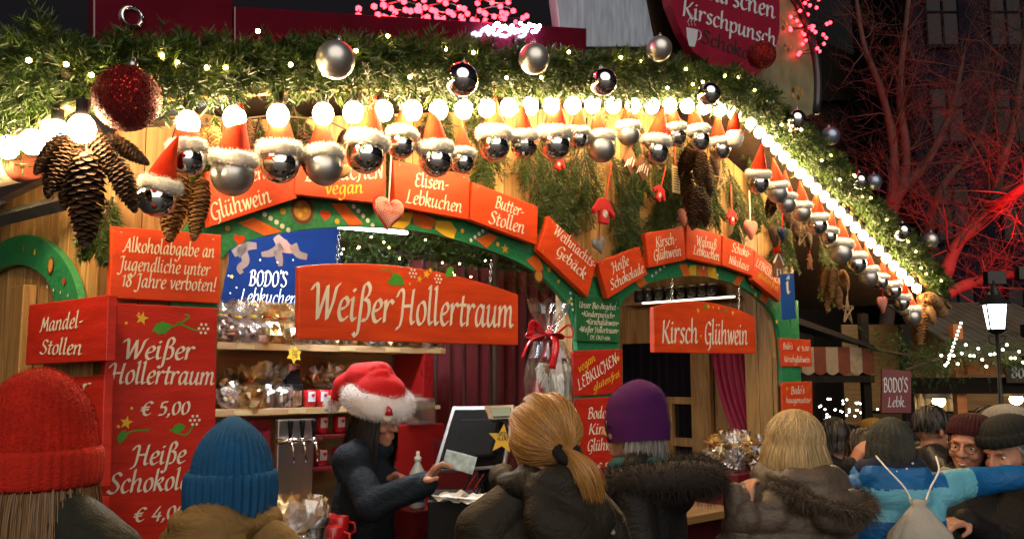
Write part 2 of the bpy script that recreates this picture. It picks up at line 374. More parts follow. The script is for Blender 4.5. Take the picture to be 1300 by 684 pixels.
# ------------------------------------------------------------------ broad-nib italic lettering
# each glyph: advance, strokes; x-height 5, ascender 8.5, capitals 7.5
_G = {
'a':(4.9,"3.3,4.5 2,5 .8,3.6 .5,1.4 1.2,0 2.4,.8 3.4,3.4|3.5,5 3.3,1 3.9,0 4.7,.7"),
'b':(4.4,".6,8.5 .5,4 .6,.7|.6,3 1.6,4.6 2.7,5 3.5,3.8 3.3,1.3 2,0 .6,.7"),
'c':(3.9,"3.3,4.2 2.4,5 1.1,4.2 .5,2 1.1,.3 2.2,0 3.4,.9"),
'd':(4.9,"3.3,4.5 2,5 .8,3.6 .5,1.4 1.2,0 2.4,.8 3.4,3.4|3.6,8.6 3.4,4 3.3,1 3.9,0 4.7,.7"),
'e':(3.9,".7,2.3 2.4,2.8 3.2,3.9 2.4,5 1.1,4.2 .5,2 1.1,.3 2.2,0 3.4,.9"),
'f':(3.0,"4,7.8 3.1,8.6 2.1,7.4 1.7,4 1.4,-1 .8,-3 -.3,-3.3|.4,4.8 3.2,4.8"),
'g':(4.6,"3.3,4.5 2,5 .8,3.6 .5,1.4 1.2,0 2.4,.8 3.4,3.4|3.5,5 3.4,1 3.2,-1.6 2,-3.3 .6,-3.4 -.2,-2.5"),
'h':(4.9,".6,8.6 .5,4 .5,0|.6,2.5 1.6,4.4 2.7,5 3.4,4 3.2,1 3.8,0 4.6,.7"),
'i':(2.3,"0,4.4 .7,5 .6,3 .6,1 1.2,0 2,.7|.7,6.9 1.2,6.6"),
'k':(4.4,".6,8.6 .5,4 .5,0|.6,2.5 1.8,4.4 2.9,5 3.3,4.1 2.5,3 .9,2.6|1.6,2.7 2.6,1.2 3.5,0 4.3,.6"),
'l':(2.3,"0,8 .7,8.6 .6,5 .6,1 1.2,0 2,.7"),
'm':(7.2,"0,4.4 .6,5|.6,5 .5,0|.6,2.5 1.5,4.3 2.5,5 3.1,4 3,0|3,2.5 3.9,4.3 4.9,5 5.5,4 5.4,1 6,0 6.8,.7"),
'n':(4.9,"0,4.4 .6,5|.6,5 .5,0|.6,2.5 1.6,4.4 2.7,5 3.4,4 3.2,1 3.8,0 4.6,.7"),
'o':(4.2,"2.1,5 .9,4.1 .5,2 1.1,.2 2.1,0 3.2,1.1 3.5,3 2.9,4.7 2.1,5"),
'p':(4.4,"0,4.4 .6,5|.6,5 .4,0 .3,-3.4|.6,3 1.6,4.6 2.7,5 3.5,3.8 3.3,1.3 2,0 .6,.7"),
'r':(3.4,"0,4.4 .6,5|.6,5 .5,0|.6,2.5 1.4,4.3 2.3,5 3.2,4.4"),
's':(3.4,"3,4.4 2,5 .9,4.3 1.1,3.2 2.3,2.2 2.6,1 1.7,0 .3,.6"),
't':(3.0,"1.5,6.9 1.2,4 1,1.1 1.6,0 2.7,.7|.1,4.8 2.8,4.8"),
'u':(4.9,"0,4.4 .7,5 .6,3 .5,1.2 1.2,0 2.4,.9 3.3,3|3.5,5 3.3,1 3.9,0 4.7,.7"),
'v':(3.8,"0,4.4 .6,5 1,3.2 1.6,0|1.6,0 2.9,2.5 3.3,5"),
'w':(5.6,"0,4.4 .6,5 1,3 1.4,0|1.4,0 3,4.7|3,4.8 3.5,0|3.5,0 4.8,2.5 5.3,5"),
'\u00df':(4.5,"-.9,-2.8 0,-3.4 .7,-2 1,3 1.4,7.4 2.5,8.6 3.6,7.5 3.2,5.9 2,5|2,5 3.4,4.3 3.8,2.2 3,.3 1.7,.2"),
'A':(5.8,"-.3,.4 .7,0 2.3,4 3.6,7.6|3.6,7.6 4.2,4 4.7,.3 5.5,.4|1.5,2.6 4.5,2.6"),
'B':(5.0,"1.3,7.2 1.1,3 .9,0|0,6.4 1.2,7.4 3,7.5 4,6.3 3.3,4.6 1.3,4|1.3,4 3.6,3.9 4.4,2.2 3.4,.3 1.8,0 .2,.3"),
'C':(5.1,"4.8,6.4 3.5,7.6 1.7,6.6 .7,3.6 1.4,.8 3,0 4.7,1.1"),
'D':(5.8,"1.4,7 1.2,3 1,0|0,6.4 1.4,7.5 3.5,7.2 5,5.4 5,2.6 3.6,.5 1.9,0 .2,.2"),
'E':(4.7,"4.3,6.8 2.7,7.5 1.3,6.7 1.4,4.7 2.8,4.1|2.8,4.1 1,3.5 .6,1.6 1.5,.2 3,.1 4.4,1"),
'G':(5.7,"4.9,6.5 3.6,7.6 1.7,6.6 .7,3.6 1.3,.8 2.8,0 4.4,.9|4.7,3.4 4.6,.5 4.2,-1.6 2.8,-2.3|3.2,3.4 5.4,3.4"),
'H':(6.3,"-.9,5.8 .2,7.4 1.4,7 1.4,4 1.2,1 .5,-.8 -.6,-1.2|5.1,7.7 4.7,4 4.6,1 5.2,0 6,.6|1.3,3.8 4.7,4"),
'J':(3.9,".4,6.8 1.6,7.5 3.4,7.3|2.7,7.4 2.5,2 2,-1.5 1,-2.6 -.4,-2"),
'K':(5.5,"1.1,7.5 .9,3 .7,0|4.7,7.6 3,5 1,3.6|1.8,4.2 3.2,1.8 4.6,0 5.7,.3"),
'L':(4.7,"1.5,7.5 1.2,3 .7,.4|-.2,.2 1.2,.3 3,0 4.5,.8"),
'M':(7.0,"-.1,.3 .8,.2 1.3,4 1.7,7.5|1.7,7.5 3.3,2|3.3,2 5.4,7.5|5.4,7.5 5.6,3 5.9,.2 6.7,.4"),
'N':(6.0,"-.1,.3 .8,.2 1.1,4 1.4,7.5|1.4,7.5 4.3,0|4.3,0 4.7,4 5.1,7.1 6,7.6"),
'P':(4.8,"1.4,7.2 1.2,3 1,0|0,6.4 1.3,7.4 3.2,7.4 4.3,6 3.6,4.2 1.4,3.4"),
'T':(5.0,"-.2,6.4 .8,7.4 2.6,7.1 4.9,7.6|2.7,7.2 2.4,3 2.1,0"),
'O':(5.7,"2.9,7.6 1.3,6.4 .7,3.4 1.4,.7 2.8,0 4.5,1.2 5.1,4 4.4,6.6 2.9,7.6"),
'S':(4.7,"4.3,6.5 3,7.6 1.4,6.9 1.3,5.2 2.8,3.8 3.9,2.2 3,.4 1.4,0 -.1,1"),
'U':(6.0,"0,6.8 .9,7.5 .9,5 .8,1.8 2,0 3.6,.7 4.6,3|4.8,7.6 4.5,1 5.1,0 5.8,.6"),
'W':(7.4,"-.9,6.2 .1,7.5 .9,7 1.2,4 1.6,0|1.6,0 3.9,7.2|3.9,7.3 4.4,0|4.4,0 5.9,3.6 6.7,7 7.8,7.9"),
'0':(4.1,"2.1,6 .9,5 .5,2.6 1.1,.3 2.1,0 3.2,1.2 3.5,3.6 2.9,5.6 2.1,6"),
'1':(2.4,".3,5.2 1.5,6.4|1.5,6.4 1.3,0"),
'4':(4.2,"2.7,6.4 1.4,4 .2,1.7|.2,1.7 3.9,1.7|3,3.6 2.7,-.6"),
'5':(3.8,"1.1,6 .9,3.5|.9,3.5 2.5,3.7 3.2,2.2 2.4,.2 .3,0|1.1,6 3.4,6.2"),
'6':(4.0,"3.2,7 1.6,5.6 .6,2.8 1.1,.3 2,0 3.2,1 3.2,2.8 2.2,3.7 .9,2.6"),
'8':(4.1,"3.3,6.4 2.2,7.2 1.1,6.4 1.4,5 2.6,3.8 3.4,2.2 2.9,.4 1.8,0 .7,.8 .7,2.2 1.8,3.8 3.2,5 3.3,6.4"),
'-':(2.8,".3,2.7 2.4,2.9"), ',':(1.8,".8,.5 .9,-.3 .2,-1.4"), '.':(1.7,".5,.4 .9,.1"), '!':(2.4,"1.2,8.4 .9,5 .8,2.2|.7,.5 1.1,.1"),
"'":(1.6,".9,8.4 .6,6.6"), '*':(3.2,".4,3 2.6,4.2|1.5,4.9 1.5,2.3|.4,4.2 2.6,3"), '\u00b7':(2.6,".9,3.2 1.4,2.8"),
'\u20ac':(5.0,"4.5,5.6 3.2,6.4 1.7,5.4 1,3.2 1.5,.8 2.8,0 4.3,.8|-.1,3.7 3.4,3.9|-.2,2.5 3.1,2.7"), ' ':(2.4,""),
}
for _a, _b, _x in (('a','\u00e4',2.1), ('u','\u00fc',2.0), ('o','\u00f6',2.1), ('O','\u00d6',2.9)):
    _h = 9.2 if _b == '\u00d6' else 6.9
    _G[_b] = (_G[_a][0], _G[_a][1] + "|%g,%g %g,%g|%g,%g %g,%g" % (_x-1, _h, _x-.6, _h-.3, _x+.9, _h, _x+1.3, _h-.3))
def _stroke_poly(pts, weight, nib, hmin):
    P = [np.array(p) for p in pts]; n = len(P); L_, R_ = [], []
    for i in range(n):
        t = P[min(i+1, n-1)]-P[max(i-1, 0)]; t = t/max(np.linalg.norm(t), 1e-9); nr = np.array((-t[1], t[0]))
        o = nib*weight*.5; o = o if o@nr > 0 else -o
        k = 1.0
        if i == 0: P[i] = P[i]-t*hmin*.5
        if i == n-1: P[i] = P[i]+t*hmin*.5
        o = o*k+nr*hmin; L_.append(P[i]+o); R_.append(P[i]-o)
    return L_, R_
_CACHE = {}
def letters(text, weight=.95, slant=.13, spacing=0., thin=.17, plain=False):
    """-> (list of stroke quads [(4 pts)], width) in font units; every stroke gets its own hair-thin layer later"""
    x = 0; strokes = []; nib = np.array((math.cos(rad(35)), math.sin(rad(35))))
    for ch in text:
        adv, st = _G.get(ch, _G['-'])
        for s in (st.split('|') if st else []):
            pts = [tuple(float(q) for q in p.split(',')) for p in s.split()]
            Lp, Rp = _stroke_poly(catmull(pts, 5), weight, nib, thin)
            sh = lambda p: (p[0]+x+p[1]*slant, p[1])
            strokes.append(([sh(p) for p in Lp], [sh(p) for p in Rp]))
        x += adv+spacing
    return strokes, x-spacing
def write(mb, text, place, unit, x0=None, xc=None, width=None, base=0., mi=0, weight=.95, slant=.13, spacing=.15, rot=0., lift=0.0012):
    """put a line of text into mb; place(u, v, layer) turns board metres into mesh points"""
    strokes, w = letters(text, weight, slant, spacing)
    kx = width/w if width else unit
    sx = (xc - w*kx/2) if xc is not None else x0
    c, s_ = math.cos(rot), math.sin(rot); ox, oy = (xc if xc is not None else x0), base
    for i, (Lp, Rp) in enumerate(strokes):
        vs = []; n = len(Lp)
        for a, b in zip(Lp, Rp):
            for q in (a, b):
                X, Y = sx+q[0]*kx, base+q[1]*unit
                if rot: X, Y = ox+(X-ox)*c-(Y-oy)*s_, oy+(X-ox)*s_+(Y-oy)*c
                vs.append(place(X, Y, lift+.00012*(i % 5)))
        mb.add(vs, [(2*k, 2*k+1, 2*k+3, 2*k+2) for k in range(n-1)], mi)
# ------------------------------------------------------------------ ground
cob, cn, cb = _new('cobbles')
_t = cn.nodes.new('ShaderNodeTexCoord'); _v = cn.nodes.new('ShaderNodeTexVoronoi'); _v.feature = 'DISTANCE_TO_EDGE'; _v.inputs['Scale'].default_value = 9
_v2 = cn.nodes.new('ShaderNodeTexVoronoi'); _v2.inputs['Scale'].default_value = 9
_r = cn.nodes.new('ShaderNodeValToRGB'); _r.color_ramp.elements[0].color = (.012, .012, .012, 1); _r.color_ramp.elements[1].position = .12; _r.color_ramp.elements[1].color = (.08, .075, .07, 1)
cn.links.new(_t.outputs['Object'], _v.inputs['Vector']); cn.links.new(_t.outputs['Object'], _v2.inputs['Vector']); cn.links.new(_v.outputs[0], _r.inputs[0])
_m = cn.nodes.new('ShaderNodeMix'); _m.data_type = 'RGBA'; _m.blend_type = 'MULTIPLY'; _m.inputs[0].default_value = .5
cn.links.new(_r.outputs[0], _m.inputs[6]); cn.links.new(_v2.outputs['Color'], _m.inputs[7]); cn.links.new(_m.outputs[2], cb.inputs['Base Color'])
_b = cn.nodes.new('ShaderNodeBump'); _b.inputs['Strength'].default_value = .6; cn.links.new(_v.outputs[0], _b.inputs['Height']); cn.links.new(_b.outputs[0], cb.inputs['Normal'])
cb.inputs['Roughness'].default_value = .5
g = MB(); g.add([(-120, -60, 0), (160, -60, 0), (160, 220, 0), (-120, 220, 0)], [(0, 1, 2, 3)])
tag(part('ground', g, cob), kind='structure')

# ------------------------------------------------------------------ the stall
M_pine = wood('pine', (.28, .13, .035), (.55, .33, .12), (14, 14, 1.2), .5, .12)
M_pineh = wood('pine_along', (.26, .14, .05), (.48, .30, .13), (1.2, 14, 14), .5, .12)
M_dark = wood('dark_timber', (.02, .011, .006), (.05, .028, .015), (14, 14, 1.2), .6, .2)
M_green = mat('green_paint', (.025, .22, .085), .4, noise=.3, nscale=60, bump=.12, bscale=90)
M_maroon = mat('maroon_paint', (.12, .009, .014), .3, noise=.2, nscale=8)
M_cream = mat('cream_paint', (.75, .66, .5), .45, noise=.1)
M_white = mat('white_paint', (.78, .77, .72), .5, noise=.06)
M_yellow = mat('yellow_paint', (.75, .45, .03), .45, noise=.12)
M_orange = mat('orange_paint', (.7, .14, .02), .4, noise=.15, nscale=25)
M_brown = mat('brown_paint', (.12, .04, .015), .5, noise=.3)
M_tan = mat('tan_paint', (.55, .25, .05), .5, noise=.2)
M_red_dim = mat('red_paint_dim', (.52, .022, .01), .42, noise=.16, nscale=5, bump=.16, bscale=26, stretch=(1, 1, 7), wear=(.25, .02, .01))  # red of the lower boards, deeper: their weaker light is in the colour
M_red_lit = mat('red_paint_lit', (.66, .06, .01), .42, noise=.16, nscale=5, bump=.16, bscale=26, stretch=(1, 1, 7), wear=(.4, .09, .03))  # same board red with the stronger light put into the colour
M_steel = mat('steel', (.5, .5, .5), .32, 1., noise=.06, nscale=6, stretch=(6, 6, .6))
M_chrome = mat('chrome', (.8, .8, .8), .08, 1.)
M_black = mat('black_plastic', (.006, .006, .007), .55, noise=.2, spec=.18)
M_leaf = mat('leaf_paint', (.06, .3, .03), .45, noise=.2)

EOFF = .40                                   # how far the eave stands out from the front
EAVE_PX = [(92, 138), (160, 132), (240, 126), (400, 117), (550, 114), (700, 113), (850, 112), (932, 122), (965, 150), (1000, 184), (1050, 236), (1100, 288), (1165, 352), (1205, 392)]
EAVE = [FP(x, y, EOFF) for x, y in EAVE_PX]
_es = [p[0] for p in EAVE]; _ez = [p[1] for p in EAVE]
def eave_z(s): return float(np.interp(s, _es, _ez))
A1_PX = [(276, 452), (276, 380), (277, 352), (280, 330), (300, 312), (322, 304), (347, 298), (393, 291), (445, 288), (500, 290), (530, 294), (562, 300), (622, 318), (660, 334), (690, 353), (715, 379), (727, 401), (732, 430), (733, 470)]
A2_PX = [(786, 490), (786, 440), (786, 410), (787, 395), (791, 382), (804, 370), (824, 360), (852, 353), (885, 351), (917, 356), (946, 367), (965, 381), (980, 397), (989, 421), (992, 450), (993, 490)]
A1 = [FP(x, y, .03) for x, y in A1_PX]; A2 = [FP(x, y, .03) for x, y in A2_PX]
SEND = FP(1012, 430, 0)[0]                   # right end of the front
CTOP = 1.03                                  # counter top height
S_A1, S_A1e, S_A2, S_A2e = A1[0][0], A1[-1][0], A2[0][0], A2[-1][0]
stall = thing('market_stall', 'wooden Christmas market stall with two green painted arches and planked gable', 'market stall', CORNER, ANG)
def low(s):
    for A in (A1, A2):
        if A[0][0]+.004 < s < A[-1][0]-.004:
            xs = [p[0] for p in A]; zs = [p[1] for p in A]
            k = np.argsort(xs, kind='stable'); return max(float(np.interp(s, np.array(xs)[k], np.array(zs)[k]))+.05, 1.3)
    return 0.0
mb = MB(); s = 0.0; rr = random.Random(3)
edges = [0.0]
while edges[-1] < SEND-.06: edges.append(edges[-1]+rr.uniform(.085, .125))
edges = sorted([e for e in edges if all(abs(e-q) > .03 for q in (S_A1, S_A1e, S_A2, S_A2e, SEND))] + [S_A1, S_A1e, S_A2, S_A2e, SEND])
for a, b in zip(edges[:-1], edges[1:]):
    n = 4; ss = np.linspace(a+.0015, b-.0015, n)
    lo = [(q, low(min(max(q, a+.006), b-.006))) for q in ss]; hi = [(q, eave_z(q)-.01) for q in ss]
    mb.strip(lo, hi, rr.uniform(0, .006), .035)
part('plank_wall', mb, M_pine, stall, bevel=.0015)
def band(A, wd, y0, y1):
    n = 60; P = []
    pts = catmull(A, 5); pts = [pts[int(i)] for i in np.linspace(0, len(pts)-1, n)]
    lo, hi = [], []
    for i, p in enumerate(pts):
        a, b = pts[max(i-1, 0)], pts[min(i+1, n-1)]; t = Vector((b[0]-a[0], b[1]-a[1])).normalized()
        hi.append((p[0]-t.y*wd, p[1]+t.x*wd)); lo.append(p)
    m = MB(); m.strip(lo, hi, y0, y1); return m
part('arch_panel', band(A1, .165, -.032, -.004), M_green, stall, bevel=.002)
part('arch_panel', band(A2, .15, -.032, -.004), M_green, stall, bevel=.002)
# posts beside the openings
mb = MB(); mb.box((S_A1e/2+S_A2/2, -.016, 1.25), (S_A2-S_A1e-.01, .026, 2.0)); part('post_panel', mb, M_green, stall, bevel=.003)
mb = MB(); mb.box((SEND-.06, -.014, 1.2), (.1, .02, 2.1)); part('post_panel', mb, M_green, stall, bevel=.003)
for sp in (.05, S_A1e+.06, SEND-.05):
    mb = MB(); mb.box((sp, .085, 1.15), (.09, .09, 2.3)); part('post', mb, M_pine, stall, bevel=.004)
# reveal panel inside the right opening
mb = MB()
for k in range(2): mb.box((S_A2e+.02, .09+.1*k, 1.3), (.03, .096, 2.5))
part('reveal_board', mb, M_pine, stall, bevel=.002)
# left side wall: vertical boards, an arched green band and a door post
mb = MB(); y = .04
while y < 2.9:
    w = rr.uniform(.09, .13); mb.box((.02, y+w/2, 1.2), (.03, w-.003, 2.6)); y += w
part('side_wall', mb, M_pine, stall, bevel=.0015)
SA = [SP(x, y, -.02) for x, y in [(104, 400), (98, 372), (86, 345), (70, 325), (50, 314), (30, 312), (8, 318), (-20, 330)]]
lo = catmull([SP(x, y, -.02) for x, y in [(76, 405), (72, 378), (64, 358), (52, 345), (38, 338), (20, 336), (2, 342), (-20, 355)]], 5)
hi = catmull([SP(x, y, -.02) for x, y in [(106, 400), (102, 372), (93, 345), (78, 322), (58, 305), (36, 298), (12, 304), (-14, 318)]], 5)
m = MB(); m.strip([(a, b) for a, b in lo], [(a, b) for a, b in hi], .004, .03)
part('arch_panel', m, M_green, stall, rot=(0, 0, rad(90)), norm=True)
yy0, zz0 = SP(38, 345, -.03); yy1, _ = SP(22, 345, -.03)
mb = MB(); mb.box((-.025, (yy0+yy1)/2, 1.05), (.05, abs(yy1-yy0), 2.1)); part('door_post', mb, M_pine, stall, bevel=.004)
mb = MB(); mb.box((SEND-.02, 1.35, 1.3), (.04, 2.6, 2.6)); part('side_wall', mb, M_pine, stall)
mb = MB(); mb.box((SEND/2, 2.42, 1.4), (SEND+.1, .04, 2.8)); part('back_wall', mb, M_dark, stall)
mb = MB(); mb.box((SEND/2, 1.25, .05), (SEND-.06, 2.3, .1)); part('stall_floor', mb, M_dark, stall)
mb = MB(); mb.box((SEND/2, 1.3, 2.72), (SEND-.1, 2.2, .04)); part('ceiling', mb, M_pineh, stall)
# roof follows the eave line
es = [(EAVE[0][0]-.03, EAVE[0][1]+.0)] + EAVE
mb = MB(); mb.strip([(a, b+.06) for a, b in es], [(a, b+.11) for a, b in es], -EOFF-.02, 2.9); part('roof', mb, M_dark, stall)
# lit cream eave board the bulbs hang under
mb = MB(); mb.strip([(a, b+.0) for a, b in EAVE], [(a, b+.022) for a, b in EAVE], -EOFF-.02, -EOFF+.02); part('eave_board', mb, M_pineh, stall, bevel=.003)
s0 = EAVE[0][0]
mb = MB(); mb.box((s0, 1.2-EOFF/2, EAVE[0][1]+.02), (.04, 2.6+EOFF-.2, .03)); part('eave_board', mb, M_pineh, stall, bevel=.003)
# counter
mb = MB(); mb.box(((S_A1+S_A2e)/2, .12, CTOP-.02), (S_A2e-S_A1+.1, .62, .04)); part('counter', mb, M_pineh, stall, bevel=.004)
mb = MB(); k = S_A1
while k < S_A2e: mb.box((k+.06, -.01, CTOP/2), (.117, .025, CTOP-.05)); k += .12
part('counter_front', mb, M_maroon, stall, bevel=.002)

# painted decoration on the arches
def star_pts(cx, cz, r, n=5, k=.42, rot=0.): return [(cx+(r if i % 2 == 0 else r*k)*math.sin(rot+math.pi*i/n), cz+(r if i % 2 == 0 else r*k)*math.cos(rot+math.pi*i/n)) for i in range(2*n-1, -1, -1)]
def disc_pts(cx, cz, r, n=18, ry=1.): return [(cx+r*math.cos(2*math.pi*i/n), cz+r*ry*math.sin(2*math.pi*i/n)) for i in range(n)]
def heart_pts(cx, cz, r, rot=0.):
    out = []
    for i in range(28):
        t = 2*math.pi*i/28; x = 16*math.sin(t)**3; y = 13*math.cos(t)-5*math.cos(2*t)-2*math.cos(3*t)-math.cos(4*t)
        out.append((cx+(x*math.cos(rot)-y*math.sin(rot))*r/16, cz+(x*math.sin(rot)+y*math.cos(rot))*r/16))
    return out[::-1]
def leaf_pts(cx, cz, ln, rot):
    pts = [(t*ln, math.sin(math.pi*t)**.8*ln*.3*(1+.18*math.cos(t*22))) for t in np.linspace(0, 1, 12)] + [(t*ln, -math.sin(math.pi*t)**.8*ln*.3*(1+.18*math.cos(t*22))) for t in np.linspace(.95, .05, 11)]
    c, s_ = math.cos(rot), math.sin(rot); return [(cx+x*c-y*s_, cz+x*s_+y*c) for x, y in pts][::-1]
PAINT = [M_yellow, M_orange, M_white, M_red_lit, M_brown, M_tan, M_leaf]
mb = MB(); OFFD = .033; lay = [0]
def flat(mb, pts, mi, y=None):
    lay[0] = (lay[0]+1) % 9; y = (-.0325 if y is None else y)-.00018*lay[0]
    n = len(pts); cx = sum(p[0] for p in pts)/n; cz = sum(p[1] for p in pts)/n
    mb.add([(cx, y, cz)]+[(a, y, b) for a, b in pts], [(0, i+1, (i+1) % n+1) for i in range(n)], mi)
def fq(px, mi): flat(mb, [FP(x, y, OFFD) for x, y in px], mi)
def fdot(x, y, r, mi, ry=1.):
    c = FP(x, y, OFFD); flat(mb, disc_pts(c[0], c[1], r*fscale(x, y, OFFD), ry=ry), mi)
def fheart(x, y, r): c = FP(x, y, OFFD); flat(mb, heart_pts(c[0], c[1], r*fscale(x, y, OFFD)), 3)
def fstar(x, y, r): c = FP(x, y, OFFD); flat(mb, star_pts(c[0], c[1], r*fscale(x, y, OFFD)), 0)
for q in ([(302, 283), (322, 276), (358, 294), (336, 299)], [(420, 258), (437, 258), (462, 285), (444, 287)], [(604, 304), (621, 296), (632, 301), (618, 315)], [(668, 330), (682, 322), (690, 340), (684, 347)],
          [(862, 336), (872, 335), (877, 350), (868, 351)], [(938, 348), (946, 350), (938, 363), (930, 360)], [(806, 357), (816, 352), (822, 359), (812, 365)], [(968, 368), (976, 374), (972, 386), (964, 380)]): fq(q, 1)
for x, y, r in ((304, 304, 8), (413, 273, 8)): fheart(x, y, r)
for x, y, r in ((289, 290, 3.5), (428, 281, 3.5), (359, 268, 4), (587, 293, 3), (632, 310, 3), (709, 357, 2.5), (722, 383, 3)): fdot(x, y, r, 0)
for k in range(5): fdot(336+7.5*k, 272+5*k, 3.2, 2); fdot(449+6*k, 262+6*k, 3, 2); fdot(598+5*k, 305-4*k, 2.6, 2)
for k in range(4): fdot(828+5*k, 350-4*k, 2, 2); fdot(893+6*k, 340+3*k, 2, 2); fdot(724+1*k, 372+7*k, 2, 2)
for x, y, r in ((384, 267, 17), (684, 350, 9), (955, 361, 7)): fdot(x, y, r, 4, 1.05); fdot(x, y, r*.72, 5, 1.05)
for x, y in ((380, 260), (388, 266), (381, 273)): fdot(x, y, 3.2, 0)
fq([(497, 288), (512, 270), (526, 268), (520, 284), (512, 291)], 0); fq([(525, 284), (524, 268), (534, 270), (548, 276), (554, 280), (548, 291), (538, 290)], 1); fq([(552, 291), (554, 280), (572, 281), (580, 292), (576, 303), (566, 300)], 0)
fq([(872, 349), (876, 337), (884, 336), (884, 350)], 0); fq([(885, 350), (885, 337), (897, 337), (898, 351)], 1); fq([(899, 351), (898, 338), (908, 340), (912, 355)], 0)
for x, y, r in ((641, 316, 7), (697, 342, 5), (959, 374, 4), (986, 408, 4), (757, 449, 6)): fstar(x, y, r)
part('painted_decoration', mb, PAINT, stall, norm=False)
mb = MB()
def sflat(pts, mi):
    lay[0] = (lay[0]+1) % 9; x = -.0335-.0002*lay[0]; n = len(pts); cx = sum(p[0] for p in pts)/n; cz = sum(p[1] for p in pts)/n
    mb.add([(x, cx, cz)]+[(x, a, b) for a, b in pts], [(0, i+1, (i+1) % n+1) for i in range(n)], mi)
for x, y, r, mi in ((64, 337, 11, 4), (64, 337, 8.5, 5), (44, 320, 4, 0), (81, 357, 4.5, 3), (60, 364, 2, 2), (68, 368, 2, 2), (77, 371, 2, 2), (86, 375, 2, 2), (30, 316, 3, 1)):
    c = SP(x, y, -.034); sc_ = abs(SP(x, y+4, -.034)[1]-c[1])/4; sflat(disc_pts(c[0], c[1], r*sc_), mi)
part('painted_decoration', mb, PAINT, stall, norm=False)
# ------------------------------------------------------------------ painted boards
M_lcream = mat('cream_lettering', (.8, .74, .6), .5); M_lyel = mat('yellow_lettering', (.8, .5, .03), .5); M_lsil = mat('silver_lettering', (.55, .6, .68), .4)
M_lred = mat('red_lettering', (.5, .02, .015), .5); M_lblack = mat('black_lettering', (.015, .015, .015), .6); M_lgreen = M_leaf
LM = [M_lcream, M_lyel, M_lsil, M_leaf, M_lred, M_lblack]
def board(name, label, px, off, th, bm, texts=(), deco=(), curve=None, group=None, plane=None, edge=None, cat='sign', weight=.82, parent_part=None):
    """px: corner pixels TL, TR, BR, BL (or a whole outline) on the plane 'off' metres out; texts: (words, x0,y0, x1,y1, x-height px, colour)."""
    P = plane or (lambda x, y: FP(x, y, off))
    pts = [P(x, y) for x, y in px]
    cx = sum(p[0] for p in pts)/len(pts); cz = sum(p[1] for p in pts)/len(pts)
    if plane is None: loc, rz = W(cx, -off, cz), ANG
    else: loc, rz = plane.__self__.world(cx, cz), plane.__self__.rz
    t = thing(name, label, cat, loc, rz, group)
    loc_pts = [(a-cx, b-cz) for a, b in pts]
    if sum(a[0]*b[1]-b[0]*a[1] for a, b in zip(loc_pts, loc_pts[1:]+loc_pts[:1])) < 0: loc_pts = loc_pts[::-1]
    mb = MB(); mb.slab(loc_pts, 0, th); part('board', mb, bm, t, bevel=.003)
    if len(px) == 4 and plane is None and name == 'wooden_sign':
        c4 = sum((Vector((*p, 0)) for p in loc_pts), Vector())/4
        for p in sorted(loc_pts, key=lambda p: -p[1])[:2]:
            q = Vector((*p, 0)).lerp(c4, .16); nb = MB(); nb.sphere((q.x, -.0005, q.y), .0032, 8, 6, sc=(1, .5, 1)); part('nail', nb, M_steel, t, smooth=True)
    if texts or deco:
        mb = MB(); mats_used = []
        def slot(c):
            if c not in mats_used: mats_used.append(c)
            return mats_used.index(c)
        for w in texts:
            words_, x0, y0, x1, y1, xh, c = w[:7]
            a, b = P(x0, y0), P(x1, y1); m1 = P(.5*(x0+x1), .5*(y0+y1)); m2 = P(.5*(x0+x1), .5*(y0+y1)-xh)
            ln = math.hypot(b[0]-a[0], b[1]-a[1]); an = math.atan2(b[1]-a[1], b[0]-a[0])
            write(mb, words_, lambda X, Y, l: (X, -l, Y), abs(m2[1]-m1[1])/5*math.cos(an)**.0, x0=a[0]-cx, width=ln, base=a[1]-cz, mi=slot(c), rot=an, weight=w[7] if len(w) > 7 else weight, slant=w[8] if len(w) > 8 else .13)
        for d in deco:
            k, x, y, r, c = d[:5]; q = P(x, y); q2 = P(x, y-r); rr_ = abs(q2[1]-q[1]); u, v = q[0]-cx, q[1]-cz
            if k == 'star': flat(mb, star_pts(u, v, rr_, rot=d[5] if len(d) > 5 else .2), slot(c), -.0012)
            if k == 'dot': flat(mb, disc_pts(u, v, rr_, 12), slot(c), -.0012)
            if k == 'leaf': flat(mb, leaf_pts(u, v, rr_, d[5]), slot(c), -.0012)
            if k == 'heart': flat(mb, heart_pts(u, v, rr_), slot(c), -.0012)
            if k == 'berry':
                for j in range(6): flat(mb, disc_pts(u+rr_*math.cos(j*1.047), v+rr_*math.sin(j*1.047), rr_*.32, 8), slot(c), -.0012)
                flat(mb, disc_pts(u, v, rr_*.32, 8), slot(c), -.0012)
            if k == 'vine':
                a = [P(*q_) for q_ in d[5]]; cc = catmull([(p[0]-cx, p[1]-cz) for p in a], 6)
                Lp, Rp = _stroke_poly(cc, .001, np.array((1, 0)), rr_); vs = []
                for p_, q_ in zip(Lp, Rp): vs += [(p_[0], -.0013, p_[1]), (q_[0], -.0013, q_[1])]
                mb.add(vs, [(2*i, 2*i+1, 2*i+3, 2*i+2) for i in range(len(Lp)-1)], slot(c))
        part('lettering', mb, [LM[c] for c in mats_used], t, norm=False)
    return t
class SidePlane:                              # a plane along the stall's left side
    rz = ANG - math.pi/2
    def __init__(s, sx): s.sx = sx
    def px(s, x, y): a, z = SP(x, y, s.sx); return (-a, z)
    def world(s, u, z): return W(s.sx, -u, z)
G = 'small lettered boards along the arches'
OB = .085
board('wooden_sign', 'orange-red board lettered Glühwein on the left arch, behind the ornaments', [(262, 218), (371, 190), (377, 252), (266, 288)], OB, .035, M_red_lit, [('Beeren', 285, 238, 338, 226, 11, 0), ('Gl\u00fchwein', 269, 280, 345, 256, 13, 0)], group=G)
